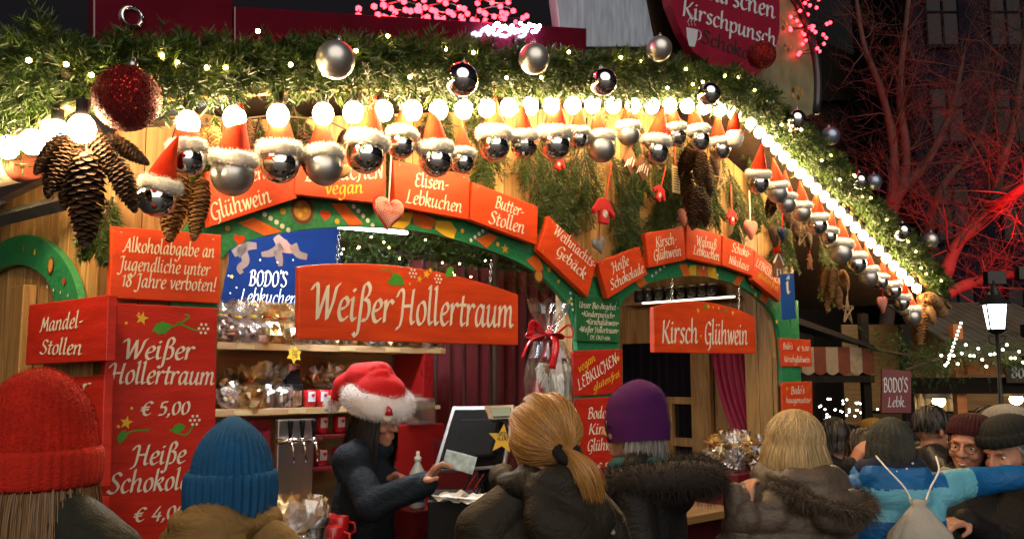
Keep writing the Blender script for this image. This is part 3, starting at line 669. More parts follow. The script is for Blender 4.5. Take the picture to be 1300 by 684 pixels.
board('wooden_sign', 'orange-red board with white Lebkuchen and yellow vegan lettering at the left arch', [(375, 212), (490, 190), (490, 259), (374, 247)], OB+.004, .035, M_red_lit, [('LEBKUCHEN', 388, 230, 487, 226, 12.5, 0), ('vegan', 413, 247, 461, 245, 10.5, 1)], group=G)
board('wooden_sign', 'orange-red board lettered Elisen-Lebkuchen at the top of the left arch', [(499, 203), (596, 222), (595, 279), (502, 262)], OB, .035, M_red_lit, [('Elisen-', 526, 236, 569, 242, 11, 0), ('Lebkuchen', 515, 257, 586, 270, 11, 0)], group=G)
board('wooden_sign', 'orange-red board lettered Butter-Stollen on the right half of the left arch', [(600, 231), (683, 262), (682, 311), (597, 279)], OB+.004, .035, M_red_lit, [('Butter-', 628, 263, 664, 276, 10, 0), ('Stollen', 620, 283, 665, 297, 11, 0)], group=G)
board('wooden_sign', 'steeply tilted orange-red board lettered Weihnachts-Gebäck', [(697, 274), (758, 332), (746, 377), (683, 317)], OB, .035, M_red_lit, [('Weihnachts-', 702, 296, 754, 342, 9, 0), ('Geb\u00e4ck', 705, 321, 741, 355, 9.5, 0)], group=G)
board('wooden_sign', 'orange-red board lettered Heiße Schokolade at the foot of the right arch', [(759, 333), (812, 313), (822, 348), (772, 379)], OB+.004, .035, M_red_lit, [('Hei\u00dfe', 778, 346, 799, 336, 8, 0), ('Schokolade', 776, 368, 818, 345, 8, 0)], group=G)
board('wooden_sign', 'orange-red board lettered Kirsch-Glühwein at the top left of the right arch', [(819, 296), (868, 288), (871, 330), (824, 340)], OB, .035, M_red_lit, [('Kirsch-', 833, 314, 859, 309, 8.5, 0), ('Gl\u00fchwein', 830, 331, 865, 324, 8.5, 0)], group=G)
board('wooden_sign', 'orange-red board lettered Walnuß Lebkuchen at the top of the right arch', [(872, 286), (916, 298), (915, 337), (872, 328)], OB+.004, .035, M_red_lit, [('Walnu\u00df', 884, 311, 909, 317, 8, 0), ('Lebkuchen', 880, 322, 913, 331, 7.5, 0)], group=G)
board('wooden_sign', 'orange-red board lettered Schoko-Nikolaus on the right arch', [(918, 299), (957, 316), (957, 351), (917, 337)], OB, .035, M_red_lit, [('Schoko-', 929, 319, 952, 327, 7.5, 0), ('Nikolaus', 925, 334, 950, 344, 7, 0)], group=G)
board('wooden_sign', 'orange-red board with white Lebkuchen and yellow lettering at the right end', [(958, 318), (994, 350), (990, 383), (956, 355)], OB+.004, .035, M_red_lit, [('LEBKUCHEN', 959, 337, 990, 362, 7, 0), ('glutenfrei', 962, 350, 987, 370, 5, 1)], group=G)
board('wooden_sign', 'orange-red notice board about alcohol and young people, top of the corner pillar', [(142, 287), (281, 298), (279, 385), (139, 378)], .06, .03, M_red_lit,
      [('Alkoholabgabe an', 156, 319, 272, 327, 11, 0), ('Jugendliche unter', 150, 342, 266, 350, 11, 0), ('18 Jahre verboten!', 154, 363, 274, 370, 11, 0)])
board('price_board', 'tall red price board lettered Weißer Hollertraum and Heiße Schokolade', [(137, 384), (276, 391), (270, 790), (118, 806)], .065, .035, M_red_dim,
      [('Wei\u00dfer', 156, 455, 245, 456, 16, 0), ('Hollertraum', 138, 486, 272, 488, 16, 0), ('\u20ac 5,00', 178, 527, 240, 525, 13, 0), ('Hei\u00dfe', 168, 590, 235, 587, 16, 0),
       ('Schokolade', 136, 626, 268, 618, 16, 0), ('\u20ac 4,00', 169, 662, 234, 656, 13, 0)],
      [('star', 180, 404, 9, 1), ('star', 160, 536, 9, 1), ('leaf', 193, 419, 26, 3, .25), ('vine', 200, 412, 1, 3, [(194, 420), (225, 412), (240, 402), (235, 399)]), ('vine', 200, 412, 1, 3, [(225, 409), (240, 416), (251, 420)]), ('berry', 258, 417, 6, 0),
       ('leaf', 150, 562, 18, 3, 1.1), ('vine', 0, 412, 1, 3, [(152, 562), (165, 548), (190, 545)]), ('berry', 247, 533, 6, 0), ('leaf', 218, 545, 18, 3, .2), ('vine', 0, 412, 1, 3, [(215, 545), (235, 552), (245, 540)]),
       ('dot', 150, 541, 2, 1), ('dot', 167, 518, 2, 1), ('dot', 160, 410, 2, 1), ('dot', 176, 398, 1.6, 1)])
sp_ = SidePlane(-.07)
board('wooden_sign', 'red board lettered Mandel-Stollen on the side of the corner pillar', [(37, 387), (137, 374), (134, 458), (32, 463)], 0, .03, M_red_dim, [('Mandel-', 51, 421, 105, 415, 12, 0), ('Stollen', 51, 449, 104, 450, 12, 0)], plane=sp_.px)
board('wooden_sign', 'red side board just under the Mandel-Stollen board, behind the red hat', [(70, 480), (132, 475), (128, 618), (62, 618)], 0, .03, M_red_dim, [('r', 104, 496, 114, 495, 9, 0)], plane=SidePlane(-.05).px)
board('wooden_sign', 'red side board lowest on the pillar, beside the red hat', [(84, 630), (127, 630), (122, 760), (78, 766)], 0, .03, M_red_dim, [('r', 100, 651, 110, 650, 9, 0)], plane=SidePlane(-.05).px)

def chain(a, b, off):
    (s1, z1), (s2, z2) = FP(*a, off), FP(*b, off); p, q = W(s1, -off, z1), W(s2, -off, z2)
    mb = MB(); n = 7
    for i in range(n):
        c = p.lerp(q, (i+.5)/n)-p; ln = (q-p).length/n*.75
        pts = [(ln*.42*math.sin(t)*(1 if i % 2 else 0), ln*.42*math.sin(t)*(0 if i % 2 else 1), ln*.8*math.cos(t)) for t in np.linspace(0, 2*math.pi, 11)]
        mb.tube([Vector(v)+c for v in pts], .0018, 5)
    return mb, p
def hanging(label, left, right, topc, bottom_r, bottom_l, texts, deco, chains, off, bm, sag=8):
    n = 16; top = []
    for i in range(n+1):
        u = i/n; x = left[0]+(right[0]-left[0])*u; y = left[1]+(right[1]-left[1])*u - topc*(1-(2*u-1)**2)
        top.append((x, y))
    t = board('hanging_sign', label, top+[bottom_r, bottom_l], off, .03, bm, texts, deco)
    for a, b in chains:
        mb, p = chain(a, b, off-.01); c = part('chain', mb, M_chrome, t, smooth=True)
        c.matrix_parent_inverse = Matrix.Identity(4); R = Matrix.Rotation(-ANG, 4, 'Z'); c.location = R @ (p-t.location); c.rotation_euler = (0, 0, -ANG)
    return t
hanging('large orange-red board with a curved top lettered Weißer Hollertraum on chains', (380, 338), (658, 374), 17, (658, 438), (379, 430),
        [('Wei\u00dfer', 396, 404, 498, 409, 28.5, 0, .8, .1), ('Hollertraum', 505, 410, 652, 415, 27, 0, .75, .1)],
        [('leaf', 508, 356, -20, 3, 3.3), ('leaf', 498, 348, 22, 3, -.6), ('berry', 524, 347, 5, 0), ('star', 541, 348, 6, 1), ('star', 532, 354, 5, 1), ('berry', 556, 354, 5, 0), ('star', 546, 343, 4, 1), ('leaf', 566, 352, 18, 3, .9), ('vine', 0, 348, 1, 3, [(483, 342), (494, 343), (504, 350)]), ('dot', 520, 360, 1.5, 1)],
        [((431, 292), (428, 336)), ((624, 330), (622, 360))], .05, M_red_lit)
hanging('smaller orange-red board with a curved top lettered Kirsch Glühwein on chains', (830, 390), (958, 402), 13, (960, 449), (831, 447),
        [('Kirsch', 840, 435, 886, 435, 18.5, 0, .8, .1), ('\u00b7', 887, 434, 892, 434, 13, 1), ('Gl\u00fchwein', 894, 436, 949, 437, 17.5, 0, .75, .1)],
        [('star', 886, 394, 4, 1), ('star', 930, 397, 4, 1), ('leaf', 893, 392, 8, 3, .8), ('star', 899, 389, 4, 1), ('leaf', 920, 398, 8, 3, 1.2), ('dot', 905, 390, 1.6, 1), ('star', 912, 391, 3, 1)],
        [((853, 354), (853, 386)), ((938, 366), (938, 393))], .05, M_red_lit)
M_gsign = mat('dark_green_sign', (.015, .13, .04), .5, noise=.15)
board('wooden_sign', 'dark green board with small white lettering about organic drinks', [(731, 374), (787, 380), (787, 435), (732, 433)], .05, .015, M_gsign,
      [('Unser Bio-Angebot -', 735, 390, 785, 394, 5, 0), ('*Kinderpunsch*', 738, 401, 780, 404, 4.6, 0), ('*Kirschgl\u00fchwein*', 744, 411, 785, 413.5, 4.6, 0), ('*Wei\u00dfer Hollertraum*', 735, 421, 785, 423, 4.6, 0), ('DE \u00d6KO-006', 749, 430.5, 774, 431.5, 3.4, 0)])
board('wooden_sign', 'red board lettered vegan Lebkuchen glutenfrei between the two arches', [(728, 445), (790, 443), (790, 499), (729, 503)], .046, .02, M_red_dim,
      [('vegan', 735, 473, 756, 457, 6.5, 1), ('LEBKUCHEN', 735, 495, 784, 460, 9, 0), ('glutenfrei', 754, 496, 787, 477, 5.5, 1)], [('star', 784, 455, 5, 1)])
board('price_board', 'tall red price board behind the purple hat, lettered Kirsch-Glühwein', [(732, 506), (790, 503), (790, 700), (733, 716)], .046, .02, M_red_dim,
      [("Bodo's", 746, 531, 776, 530, 9, 0), ('Kirsch-', 747, 551, 788, 550, 9, 0), ('Gl\u00fchwein', 745, 572, 789, 570, 9, 0), ('\u20ac 5,00', 757, 598, 785, 596, 8, 0)])
board('wooden_sign', 'small red board with a price lettered Kirschglühwein on the right post', [(990, 429), (1029, 431), (1031, 465), (993, 465)], .04, .015, M_red_lit,
      [("Bodo's", 994, 443, 1006, 443, 5, 0), ('\u20ac 5,00', 1012, 445, 1027, 445, 4.5, 0), ('Kirschgl\u00fchwein', 995, 459, 1028, 460, 5, 0)])
board('wooden_sign', 'small red board lettered hausgemachter on the right post', [(993, 485), (1031, 484), (1032, 526), (994, 526)], .04, .015, M_red_lit,
      [("Bodo's", 1004, 500, 1021, 499, 6, 0), ('hausgemachter', 998, 511, 1029, 511, 4.6, 0)], [('leaf', 1024, 496, 6, 3, .6), ('star', 999, 493, 3, 1)])
# reddish board standing above the eave, cup and writing
M_ksign = mat('crimson_sign', (.24, .012, .035), .35, noise=.12, nscale=6)
t = board('roof_sign', 'crimson board above the eave lettered Kirschpunsch with a painted cup', [(815, -190), (990, -190), (990, 40), (984, 66), (972, 86), (958, 97), (905, 84), (880, 66), (866, 42), (852, 8), (838, -60)], .34, .05, M_ksign,
      [('Gl\u00fchkirschen', 846, -16, 984, 24, 15, 2, .9), ('Kirschpunsch', 866, 20, 985, 60, 13, 2, .9), ('Schokol', 890, 54, 955, 78, 11, 5, .9)],
      [('heart', 876, 45, 5, 4)], cat='sign')
mb = MB(); c0 = FP(847.5, 35, .34)
cpx = [(871, 35), (886, 38), (885, 48), (882, 60), (875, 59), (872, 48)]
pts_w = [FP(x, y, .342) for x, y in cpx]
ctr = L(t.location)
flat(mb, [(a-ctr[0], b-ctr[2]) for a, b in pts_w][::-1], 0, -.0022)
for a in (875, 879, 883):
    q = [FP(a+dx, y, .342) for dx, y in ((0, 33), (-2, 28), (1, 23), (-1, 18))]
    mb.tube([(u-ctr[0], -.002, v-ctr[2]) for u, v in q], .0016, 5)
q = [FP(886+4*math.sin(t_)*1.0, 45-6*math.cos(t_), .342) for t_ in np.linspace(0, math.pi, 8)]
mb.tube([(u-ctr[0], -.002, v-ctr[2]) for u, v in q], .003, 5)
part('painted_cup', mb, M_lsil, t)
# ------------------------------------------------------------------ fir greenery
M_fir = mat('fir_needles', (.022, .06, .014), .45, rnd=.6); M_fir2 = mat('fir_needles_fresh', (.04, .078, .01), .45, rnd=.7)
M_twig = mat('twig_bark', (.06, .035, .02), .8)
def sprigs(base, dirs, length, per, nlen, nwid, rng):
    """many fir sprigs: needles set all round each twig"""
    n = len(base); dirs = dirs/np.linalg.norm(dirs, axis=1)[:, None]
    length = np.broadcast_to(length, (n,)); t = rng.random((n, per))**.8
    sag = np.zeros((n, per, 3)); sag[..., 2] = -(t**2)*(length[:, None])*.25
    P = base[:, None]+dirs[:, None]*(t*length[:, None])[..., None]+sag
    r = rng.normal(size=(n, per, 3)); r -= dirs[:, None]*np.sum(r*dirs[:, None], -1)[..., None]
    r /= np.maximum(np.linalg.norm(r, axis=-1)[..., None], 1e-6)
    d = dirs[:, None]*.75+r*.8
    return strands(P.reshape(-1, 3), d.reshape(-1, 3), rng.uniform(.6, 1.1, n*per)*nlen, nwid, steps=1, rng=rng)
def twig_tubes(mb, base, dirs, length, r=.002):
    for b, d, l in zip(base, dirs, np.broadcast_to(length, (len(base),))):
        d = d/np.linalg.norm(d); mb.tube([b, b+d*l*.5-np.array((0, 0, .06*l)), b+d*l*.97-np.array((0, 0, .25*l))], [r, r*.8, r*.4], 4)
def garland(label, path, radii, dens, seed, per=30, group='fir garlands along the eaves'):
    rng = np.random.default_rng(seed); P = [np.array(p) for p in path]
    seg = [np.linalg.norm(P[i+1]-P[i]) for i in range(len(P)-1)]; tot = sum(seg); n = int(tot*dens)
    cum = np.concatenate([[0], np.cumsum(seg)]); u = rng.random(n)*tot
    C_ = np.stack([np.interp(u, cum, [p[k] for p in P]) for k in range(3)], 1); R = np.interp(u, cum, radii)
    i = np.clip(np.searchsorted(cum, u)-1, 0, len(P)-2); T = np.stack([(P[j+1]-P[j])/seg[j] for j in i])
    r = rng.normal(size=(n, 3)); r -= T*np.sum(r*T, 1)[:, None]; r /= np.linalg.norm(r, axis=1)[:, None]
    r[:, 2] *= 1.0
    dirs = r+T*rng.normal(0, .55, n)[:, None]
    lump = 1+.3*np.sin(u*9+seed)*np.sin(u*3.1)+.22*np.sin(u*23.3+seed*2)+.3*(rng.random(n) < .04)
    base = C_+r*(R*.25*rng.random(n))[:, None]
    V, F = sprigs(base, dirs, R*lump*rng.uniform(.5, 1.0, n), per, .036, .005, rng)
    o0 = P[0]; root = thing('fir_garland', label, 'garland', tuple(o0), 0, group)
    part('needles', raw_mesh('needles', V-o0, F, [M_fir2]), None, root, norm=False)
    mb = MB(); mb.tube([tuple(p-o0) for p in P], .018, 6); part('stem', mb, M_twig, root)
    return root
GOFF = .46
def eaveline(px, off): return [np.array(W(FP(x, y, off)[0], -off, FP(x, y, off)[1])) for x, y in px]
gp = [(80, 92), (180, 84), (300, 80), (450, 78), (600, 84), (750, 93), (860, 98), (925, 112)]
gr = [48, 46, 44, 42, 38, 34, 31, 28]
garland('thick fir garland along the long front eave of the stall', eaveline(gp, GOFF), [r*fscale(x, y, GOFF) for (x, y), r in zip(gp, gr)], 900, 5, 34)
gp = [(915, 105), (965, 130), (1010, 172), (1060, 222), (1110, 272), (1160, 324), (1200, 366)]
gr = [28, 27, 24, 21, 19, 17, 13]
garland('fir garland down the sloping right end of the eave', eaveline(gp, GOFF), [r*fscale(x, y, GOFF) for (x, y), r in zip(gp, gr)], 800, 6, 34)
sg = [W(s0-.06, y, EAVE[0][1]+.15) for y in (-.42, 0, .6, 1.3)]
garland('fir garland along the left side eave of the stall', [np.array(p) for p in sg], [.13, .16, .18, .18], 800, 7, 34)

# loose fir branches hung on the planked gable
def fir_branch(label, px, off, spread, seed, group='fir branches hung on the gable'):
    rng = np.random.default_rng(seed); pts = [np.array(W(FP(x, y, off)[0], -off, FP(x, y, off)[1])) for x, y in px]
    cc = [np.array(q) for q in catmull(pts, 8)]; o0 = cc[0]
    k = len(cc); n = 85; ii = rng.integers(1, k, n); base = np.stack([cc[i] for i in ii]); T = np.stack([(cc[i]-cc[i-1])/np.linalg.norm(cc[i]-cc[i-1]) for i in ii])
    nrm = np.array(-D2); side = np.cross(T, nrm); sg_ = rng.choice([-1, 1], n)
    dirs = T*.9+side*(sg_*rng.uniform(.5, 1.0, n))[:, None]+nrm*rng.uniform(-.1, .25, n)[:, None]
    ln = spread*rng.uniform(.5, 1.0, n)*np.interp(ii, [0, k], [1.0, .5])
    V, F = sprigs(base, dirs, ln*1.15, 66, .025, .0036, rng)
    root = thing('fir_branch', label, 'branch', tuple(o0), 0, group)
    part('needles', raw_mesh('needles', V-o0, F, [M_fir2]), None, root, norm=False)
    mb = MB(); mb.tube([q-o0 for q in cc], list(np.linspace(.006, .002, k)), 5); twig_tubes(mb, base-o0, dirs, ln, .0022); part('twig', mb, M_twig, root)
for i, (lb, px, sp) in enumerate([
    ('fir branch hanging beside the Butter-Stollen board', [(668, 165), (676, 215), (690, 260), (690, 285)], .17),
    ('fir branch slanting left above the Weihnachts-Gebäck board', [(735, 190), (722, 225), (715, 262), (722, 285)], .16),
    ('fir branch hanging behind the red knitted jumper', [(770, 190), (790, 225), (800, 260), (803, 290)], .17),
    ('drooping fir branch above the Heiße Schokolade board', [(775, 255), (790, 285), (800, 305), (792, 318)], .16),
    ('fir branch over the Kirsch-Glühwein board', [(820, 185), (838, 225), (845, 262), (838, 290)], .2),
    ('fir branch behind the small red stocking', [(850, 195), (848, 232), (842, 262), (822, 300)], .17),
    ('fir branch hanging right of the dark cone bunch', [(925, 215), (935, 250), (938, 285), (930, 310)], .17),
    ('fir branch hanging near the right corner of the front', [(975, 240), (985, 275), (990, 300), (985, 325)], .17),
    ('fir branch hanging left of the notice board', [(143, 250), (132, 280), (124, 300), (121, 318)], .1),
    ('fir branch behind the santa hat baubles of the left gable', [(330, 150), (322, 180), (318, 205), (316, 225)], .16),
    ('fir branch behind the hats above the Glühwein board', [(262, 150), (268, 175), (275, 200), (270, 215)], .17),
    ('fir branch behind the hats between Glühwein and vegan boards', [(372, 135), (378, 160), (376, 185), (382, 200)], .16),
    ('fir branch behind the hats above the gingham heart', [(482, 128), (488, 150), (492, 180), (488, 198)], .16),
    ('fir branch behind the hats above the Elisen-Lebkuchen board', [(566, 130), (560, 155), (566, 185), (575, 205)], .16),
    ('fir branch behind the hats left of the Butter-Stollen board', [(615, 130), (612, 160), (620, 195), (612, 225)], .18),
    ('fir branch left of the grey metal heart', [(745, 150), (742, 195), (748, 240), (735, 275)], .19),
    ('fir branch behind the paper tag', [(862, 150), (866, 190), (862, 225), (868, 262)], .18),
    ('fir branch right of the white-bearded figure', [(948, 160), (956, 200), (960, 240), (966, 275)], .18),
    ('fir branch left of the white-bearded figure', [(905, 160), (908, 200), (903, 240), (912, 270)], .18),
    ('fir branch above the Walnuß Lebkuchen board', [(890, 230), (884, 255), (890, 280), (884, 292)], .16),
    ('fir branch above the steep Weihnachts-Gebäck board', [(690, 170), (700, 215), (708, 255), (700, 280)], .19),
    ('fir branch between the two gingerbread lozenges', [(808, 150), (812, 185), (808, 215), (815, 240)], .18),
    ('fir branch above the right end of the boards', [(1000, 215), (1004, 255), (998, 300), (1004, 335)], .18),
    ('fir branch low under the right eave', [(1040, 300), (1050, 330), (1052, 352), (1048, 370)], .2)]):
    fir_branch(lb, px, .045 if i != 8 else .03, sp, 40+i)

# ------------------------------------------------------------------ light strings
M_bulb = glow('warm_bulb', (1.0, .69, .34), 84.0); M_fairy = glow('fairy_bulb', (1.0, .66, .16), 42.0); M_rled = glow('red_led', (1.0, .02, .03), 9.0)
def low_sphere(r, name, m, sub=2, sc=(1, 1, 1)):
    b = bmesh.new(); bmesh.ops.create_icosphere(b, subdivisions=sub, radius=r); bmesh.ops.scale(b, vec=sc, verts=b.verts)
    me = bpy.data.meshes.new(name); b.to_mesh(me); b.free(); me.materials.append(m); me.polygons.foreach_set('use_smooth', [True]*len(me.polygons)); return me
ME_bulb = low_sphere(.036, 'bulb', M_bulb, 2, (1, 1, 1.12)); ME_fairy = low_sphere(.0075, 'bulb', M_fairy, 1); ME_rled = low_sphere(.013, 'bulb', M_rled, 1)
mbs = MB(); mbs.lathe([(.016, 0), (.018, .01), (.018, .045), (.008, .05)], 10); ME_sock = mbs.mesh('socket', M_black, True)
def light_string(name, label, pts, bulb_me, socket=True, cable=.005, drop=.085, group=None, cat='light string', bscale=1.):
    o0 = Vector(pts[0]); root = thing(name, label, cat, tuple(o0), 0, group)
    mb = MB(); mb.tube([Vector(p)-o0 for p in pts], cable, 5); part('cable', mb, M_black, root)
    for p in pts:
        b = bpy.data.objects.new('bulb', bulb_me); COL.objects.link(b); b.parent = root; b.location = Vector(p)-o0-Vector((0, 0, drop)); b.scale = (bscale,)*3
        if socket:
            k = bpy.data.objects.new('socket', ME_sock); COL.objects.link(k); k.parent = root; k.location = Vector(p)-o0-Vector((0, 0, .052))
    return root
BOFF = EOFF+.01
bx = [(240, 122), (299, 117), (354, 115), (411, 114), (449, 113), (487, 112), (524, 112), (557, 112), (589, 112), (618, 111), (646, 111), (673, 110), (700, 109), (727, 110), (752, 110), (778, 111), (803, 112), (827, 113), (850, 113), (872, 114), (893, 116), (913, 119), (932, 124)]
light_string('festoon_string', 'string of bright round bulbs along the front eave of the stall', [tuple(p) for p in eaveline(bx, BOFF)], ME_bulb)
bx = [(952+211*(k/21)**.96, 138+213*(k/21)**.96) for k in range(22)]
light_string('festoon_string', 'string of bright round bulbs down the right slope of the eave', [tuple(p) for p in eaveline(bx, BOFF)], ME_bulb, bscale=.82)
light_string('festoon_string', 'short string of round bulbs along the left side eave', [tuple(W(s0-.02, *SP(x, y, s0-.02))) for x, y in ((106, 124), (74, 132), (43, 145), (12, 154), (-20, 164), (-54, 176))], ME_bulb)
def garland_points(px, rpx, n, seed, up=.2):
    r_ = random.Random(seed); out = []
    for k in range(n):
        f = (k+.5)/n*(len(px)-1); i = int(f); t = f-i
        x = px[i][0]*(1-t)+px[i+1][0]*t+r_.uniform(-8, 8); y = px[i][1]*(1-t)+px[i+1][1]*t; rr_ = rpx[i]*(1-t)+rpx[i+1]*t
        y += r_.uniform(-1, .5)*rr_; off = GOFF+rr_*fscale(x, y, GOFF)*r_.uniform(.7, 1.0)
        q = FP(x, y, off); out.append(tuple(W(q[0], -off, q[1])))
    return out
light_string('fairy_lights', 'tiny warm fairy lights wound through the front garland', garland_points([(20, 85), (180, 84), (300, 80), (450, 78), (600, 84), (750, 93), (860, 98), (925, 112)], [44, 44, 42, 40, 36, 32, 30, 26], 27, 3), ME_fairy, False, .0016, 0.)
light_string('fairy_lights', 'tiny warm fairy lights wound through the garland of the right slope', garland_points([(930, 112), (1010, 172), (1060, 222), (1110, 272), (1160, 324), (1200, 366)], [26, 24, 21, 19, 17, 13], 18, 4), ME_fairy, False, .0016, 0.)

# ------------------------------------------------------------------ baubles in little santa hats
M_mirror = mat('mirror_silver', (.82, .82, .82), .04, 1.); M_matte = mat('matte_silver', (.62, .63, .62), .36, .9, noise=.05)
M_blueb = mat('matte_bluish_silver', (.3, .36, .5), .34, .85); M_glit = mat('red_glitter', (.2, .006, .006), .42, .25, bump=.8, bscale=60)
M_felt = mat('red_felt', (.46, .022, .003), .95, noise=.2, nscale=3, bump=.3, bscale=30, spec=.2)
M_fur = mat('white_fur', (.82, .78, .7), .9, rnd=.12)
def hat_part(seed):
    r_ = random.Random(seed); lx, ly = r_.uniform(-.28, .28), r_.uniform(-.1, .1); mb = MB(); seg = 18; rows = 9; vs = []; fs = []
    for i in range(rows+1):
        t = i/rows; rr_ = .78*(1-t)**1.0+.04; z = .95+2.55*t
        for k in range(seg):
            a = 2*math.pi*k/seg; q = rr_*(1+.06*math.sin(3*a+t*5+seed)*t)
            vs.append((q*math.cos(a)+lx*t*t, q*math.sin(a)+ly*t*t, z))
    for i in range(rows):
        for k in range(seg): fs.append((i*seg+k, i*seg+(k+1) % seg, (i+1)*seg+(k+1) % seg, (i+1)*seg+k))
    fs.append(tuple(rows*seg+k for k in range(seg))); mb.add(vs, fs); return mb.mesh('hat', M_felt, True)
def fur_ring(seed, R=.84, tube_r=.3, zc=.74, squash=1.2, n=2600, ln=.2, wid=.02):
    rng = np.random.default_rng(seed); V = []; F = []; seg, tb = 40, 14
    for i in range(seg):
        a = 2*math.pi*i/seg
        for j in range(tb):
            b = 2*math.pi*j/tb; rr_ = tube_r*(1+.08*math.sin(5*a+seed)+.05*math.sin(11*a+3*b))
            V.append(((R+rr_*math.cos(b))*math.cos(a), (R+rr_*math.cos(b))*math.sin(a), zc+rr_*squash*math.sin(b)))
    for i in range(seg):
        for j in range(tb): F.append((i*tb+j, ((i+1) % seg)*tb+j, ((i+1) % seg)*tb+(j+1) % tb, i*tb+(j+1) % tb))
    V = np.array(V); F = np.array(F)
    a, b = rng.random(n)*2*math.pi, rng.random(n)*2*math.pi
    p = np.stack([(R+tube_r*np.cos(b))*np.cos(a), (R+tube_r*np.cos(b))*np.sin(a), zc+tube_r*squash*np.sin(b)], 1)
    d = np.stack([np.cos(b)*np.cos(a), np.cos(b)*np.sin(a), np.sin(b)], 1)+rng.normal(0, .4, (n, 3))
    V2, F2 = strands(p, d, rng.uniform(.5, 1, n)*ln, wid, steps=1, rng=rng)
    V, F = merge([(V, F), (V2, F2)]); return raw_mesh('fur_trim', V, F, [M_fur], True)
def disco_mesh():
    mb = MB(); seg, rings = 22, 14
    for i in range(rings):
        for k in range(seg):
            a0, a1 = 2*math.pi*(k+.04)/seg, 2*math.pi*(k+.96)/seg; b0, b1 = math.pi*(i+.04)/rings, math.pi*(i+.96)/rings
            f = lambda a, b: (math.sin(b)*math.cos(a), math.sin(b)*math.sin(a), -math.cos(b)); mb.add([f(a0, b0), f(a1, b0), f(a1, b1), f(a0, b1)], [(0, 1, 2, 3)])
    return mb.mesh('bauble', M_mirror)
HATS = [hat_part(k) for k in range(5)]; FURS = [fur_ring(k) for k in range(4)]
def ball_mesh(m):
    mb = MB(); mb.sphere((0, 0, 0), 1, 32, 20); return mb.mesh('bauble', m, True)
BALLS = {'mirror': ball_mesh(M_mirror), 'matte': ball_mesh(M_matte), 'disco': disco_mesh()}
KINDW = {'mirror': 'mirror-bright silver bauble', 'matte': 'matte silver bauble', 'disco': 'mirror-tiled bauble'}
mb = MB(); mb.tube([(0, 0, 3.3), (.02, 0, 4.2)], .03, 4); ME_hang = mb.mesh('cord', M_black)
def hat_bauble(x, y, dia, kind, label, group, off, seed):
    r_ = random.Random(seed); c = FP(x, y, off); sc_ = dia/2*fscale(x, y, off)
    t = thing('santa_hat_bauble', label, 'ornament', W(c[0], -off, c[1]), 0, group, rot=(r_.uniform(-.14, .14), r_.uniform(-.22, .22), r_.uniform(0, 6.28)))
    t.scale = (sc_,)*3
    for nm, me in (('bauble', BALLS[kind]), ('fur_trim', FURS[seed % 4]), ('hat', HATS[seed % 5]), ('cord', ME_hang)):
        o = bpy.data.objects.new(nm, me); COL.objects.link(o); o.parent = t
FH = [(238, 203, 44, 'mirror'), (295, 222, 54, 'matte'), (355, 208, 50, 'mirror'), (412, 213, 46, 'matte'), (464, 197, 48, 'mirror'), (509, 184, 36, 'mirror'), (553, 204, 42, 'mirror'), (587, 206, 30, 'mirror'), (627, 185, 40, 'mirror'), (665, 185, 32, 'disco'), (704, 184, 40, 'mirror'), (734, 176, 26, 'mirror'), (764, 189, 35, 'matte'), (798, 171, 28, 'matte'), (832, 192, 34, 'mirror'), (858, 173, 26, 'disco'), (886, 178, 30, 'mirror'), (914, 190, 26, 'mirror')]
hat_bauble(199, 252, 48, 'mirror', 'mirror-bright silver bauble in a santa hat, hanging lowest beside the long dark cones', 'santa hat baubles along the front eave', .42, 2)
for i, (x, y, d, k) in enumerate(FH):
    hat_bauble(x, y, d, k, f'{KINDW[k]} in a santa hat, {ORD[i]} along the front eave from the left', 'santa hat baubles along the front eave', .40-.02*(i % 3), i+3)
RH = [(962, 232, 28, 'mirror'), (987, 245, 25, 'matte'), (998, 259, 24, 'matte'), (1018, 270, 23, 'matte'), (1037, 286, 26, 'mirror'), (1052, 300, 20, 'mirror'), (1068, 321, 28, 'matte'), (1087, 335, 25, 'mirror'), (1103, 352, 24, 'matte'), (1118, 358, 18, 'mirror'), (1133, 369, 22, 'mirror'), (1144, 384, 21, 'mirror'), (1158, 402, 22, 'matte')]
for i, (x, y, d, k) in enumerate(RH):
    hat_bauble(x, y, d, k, f'{KINDW[k]} in a santa hat, {ORD[i]} down the right slope of the eave', 'santa hat baubles down the right slope', .38, i+31)

mb = MB(); mb.lathe([(.12, .96), (.15, .98), (.15, 1.14), (.08, 1.16)], 12); mb.tube([(.07*math.sin(t), 0, 1.2+.09*math.cos(t)) for t in np.linspace(0, 6.28, 9)], .02, 4); ME_cap = mb.mesh('cap', M_steel, True)
def glitter_ball():
    mb = MB(); mb.sphere((0, 0, 0), 1, 32, 20); r = np.random.default_rng(6); n = 3200; p = r.normal(size=(n, 3)); p /= np.linalg.norm(p, axis=1)[:, None]
    for q in p:
        q = Vector(q); nn = (q+Vector(r.normal(0, .3, 3))).normalized(); u = nn.orthogonal().normalized(); v = nn.cross(u); k = r.uniform(.012, .028); c = q*1.012
        mb.add([c+u*k, c+v*k, c-u*k, c-v*k], [(0, 1, 2, 3)], 1)
    return mb.mesh('ball', [M_glit, mat('glitter_flakes', (.5, .03, .02), .22, 1., rnd=.5)])
BALLS2 = {'matte': BALLS['matte'], 'mirror': BALLS['mirror'], 'blue': ball_mesh(M_blueb), 'red': glitter_ball()}
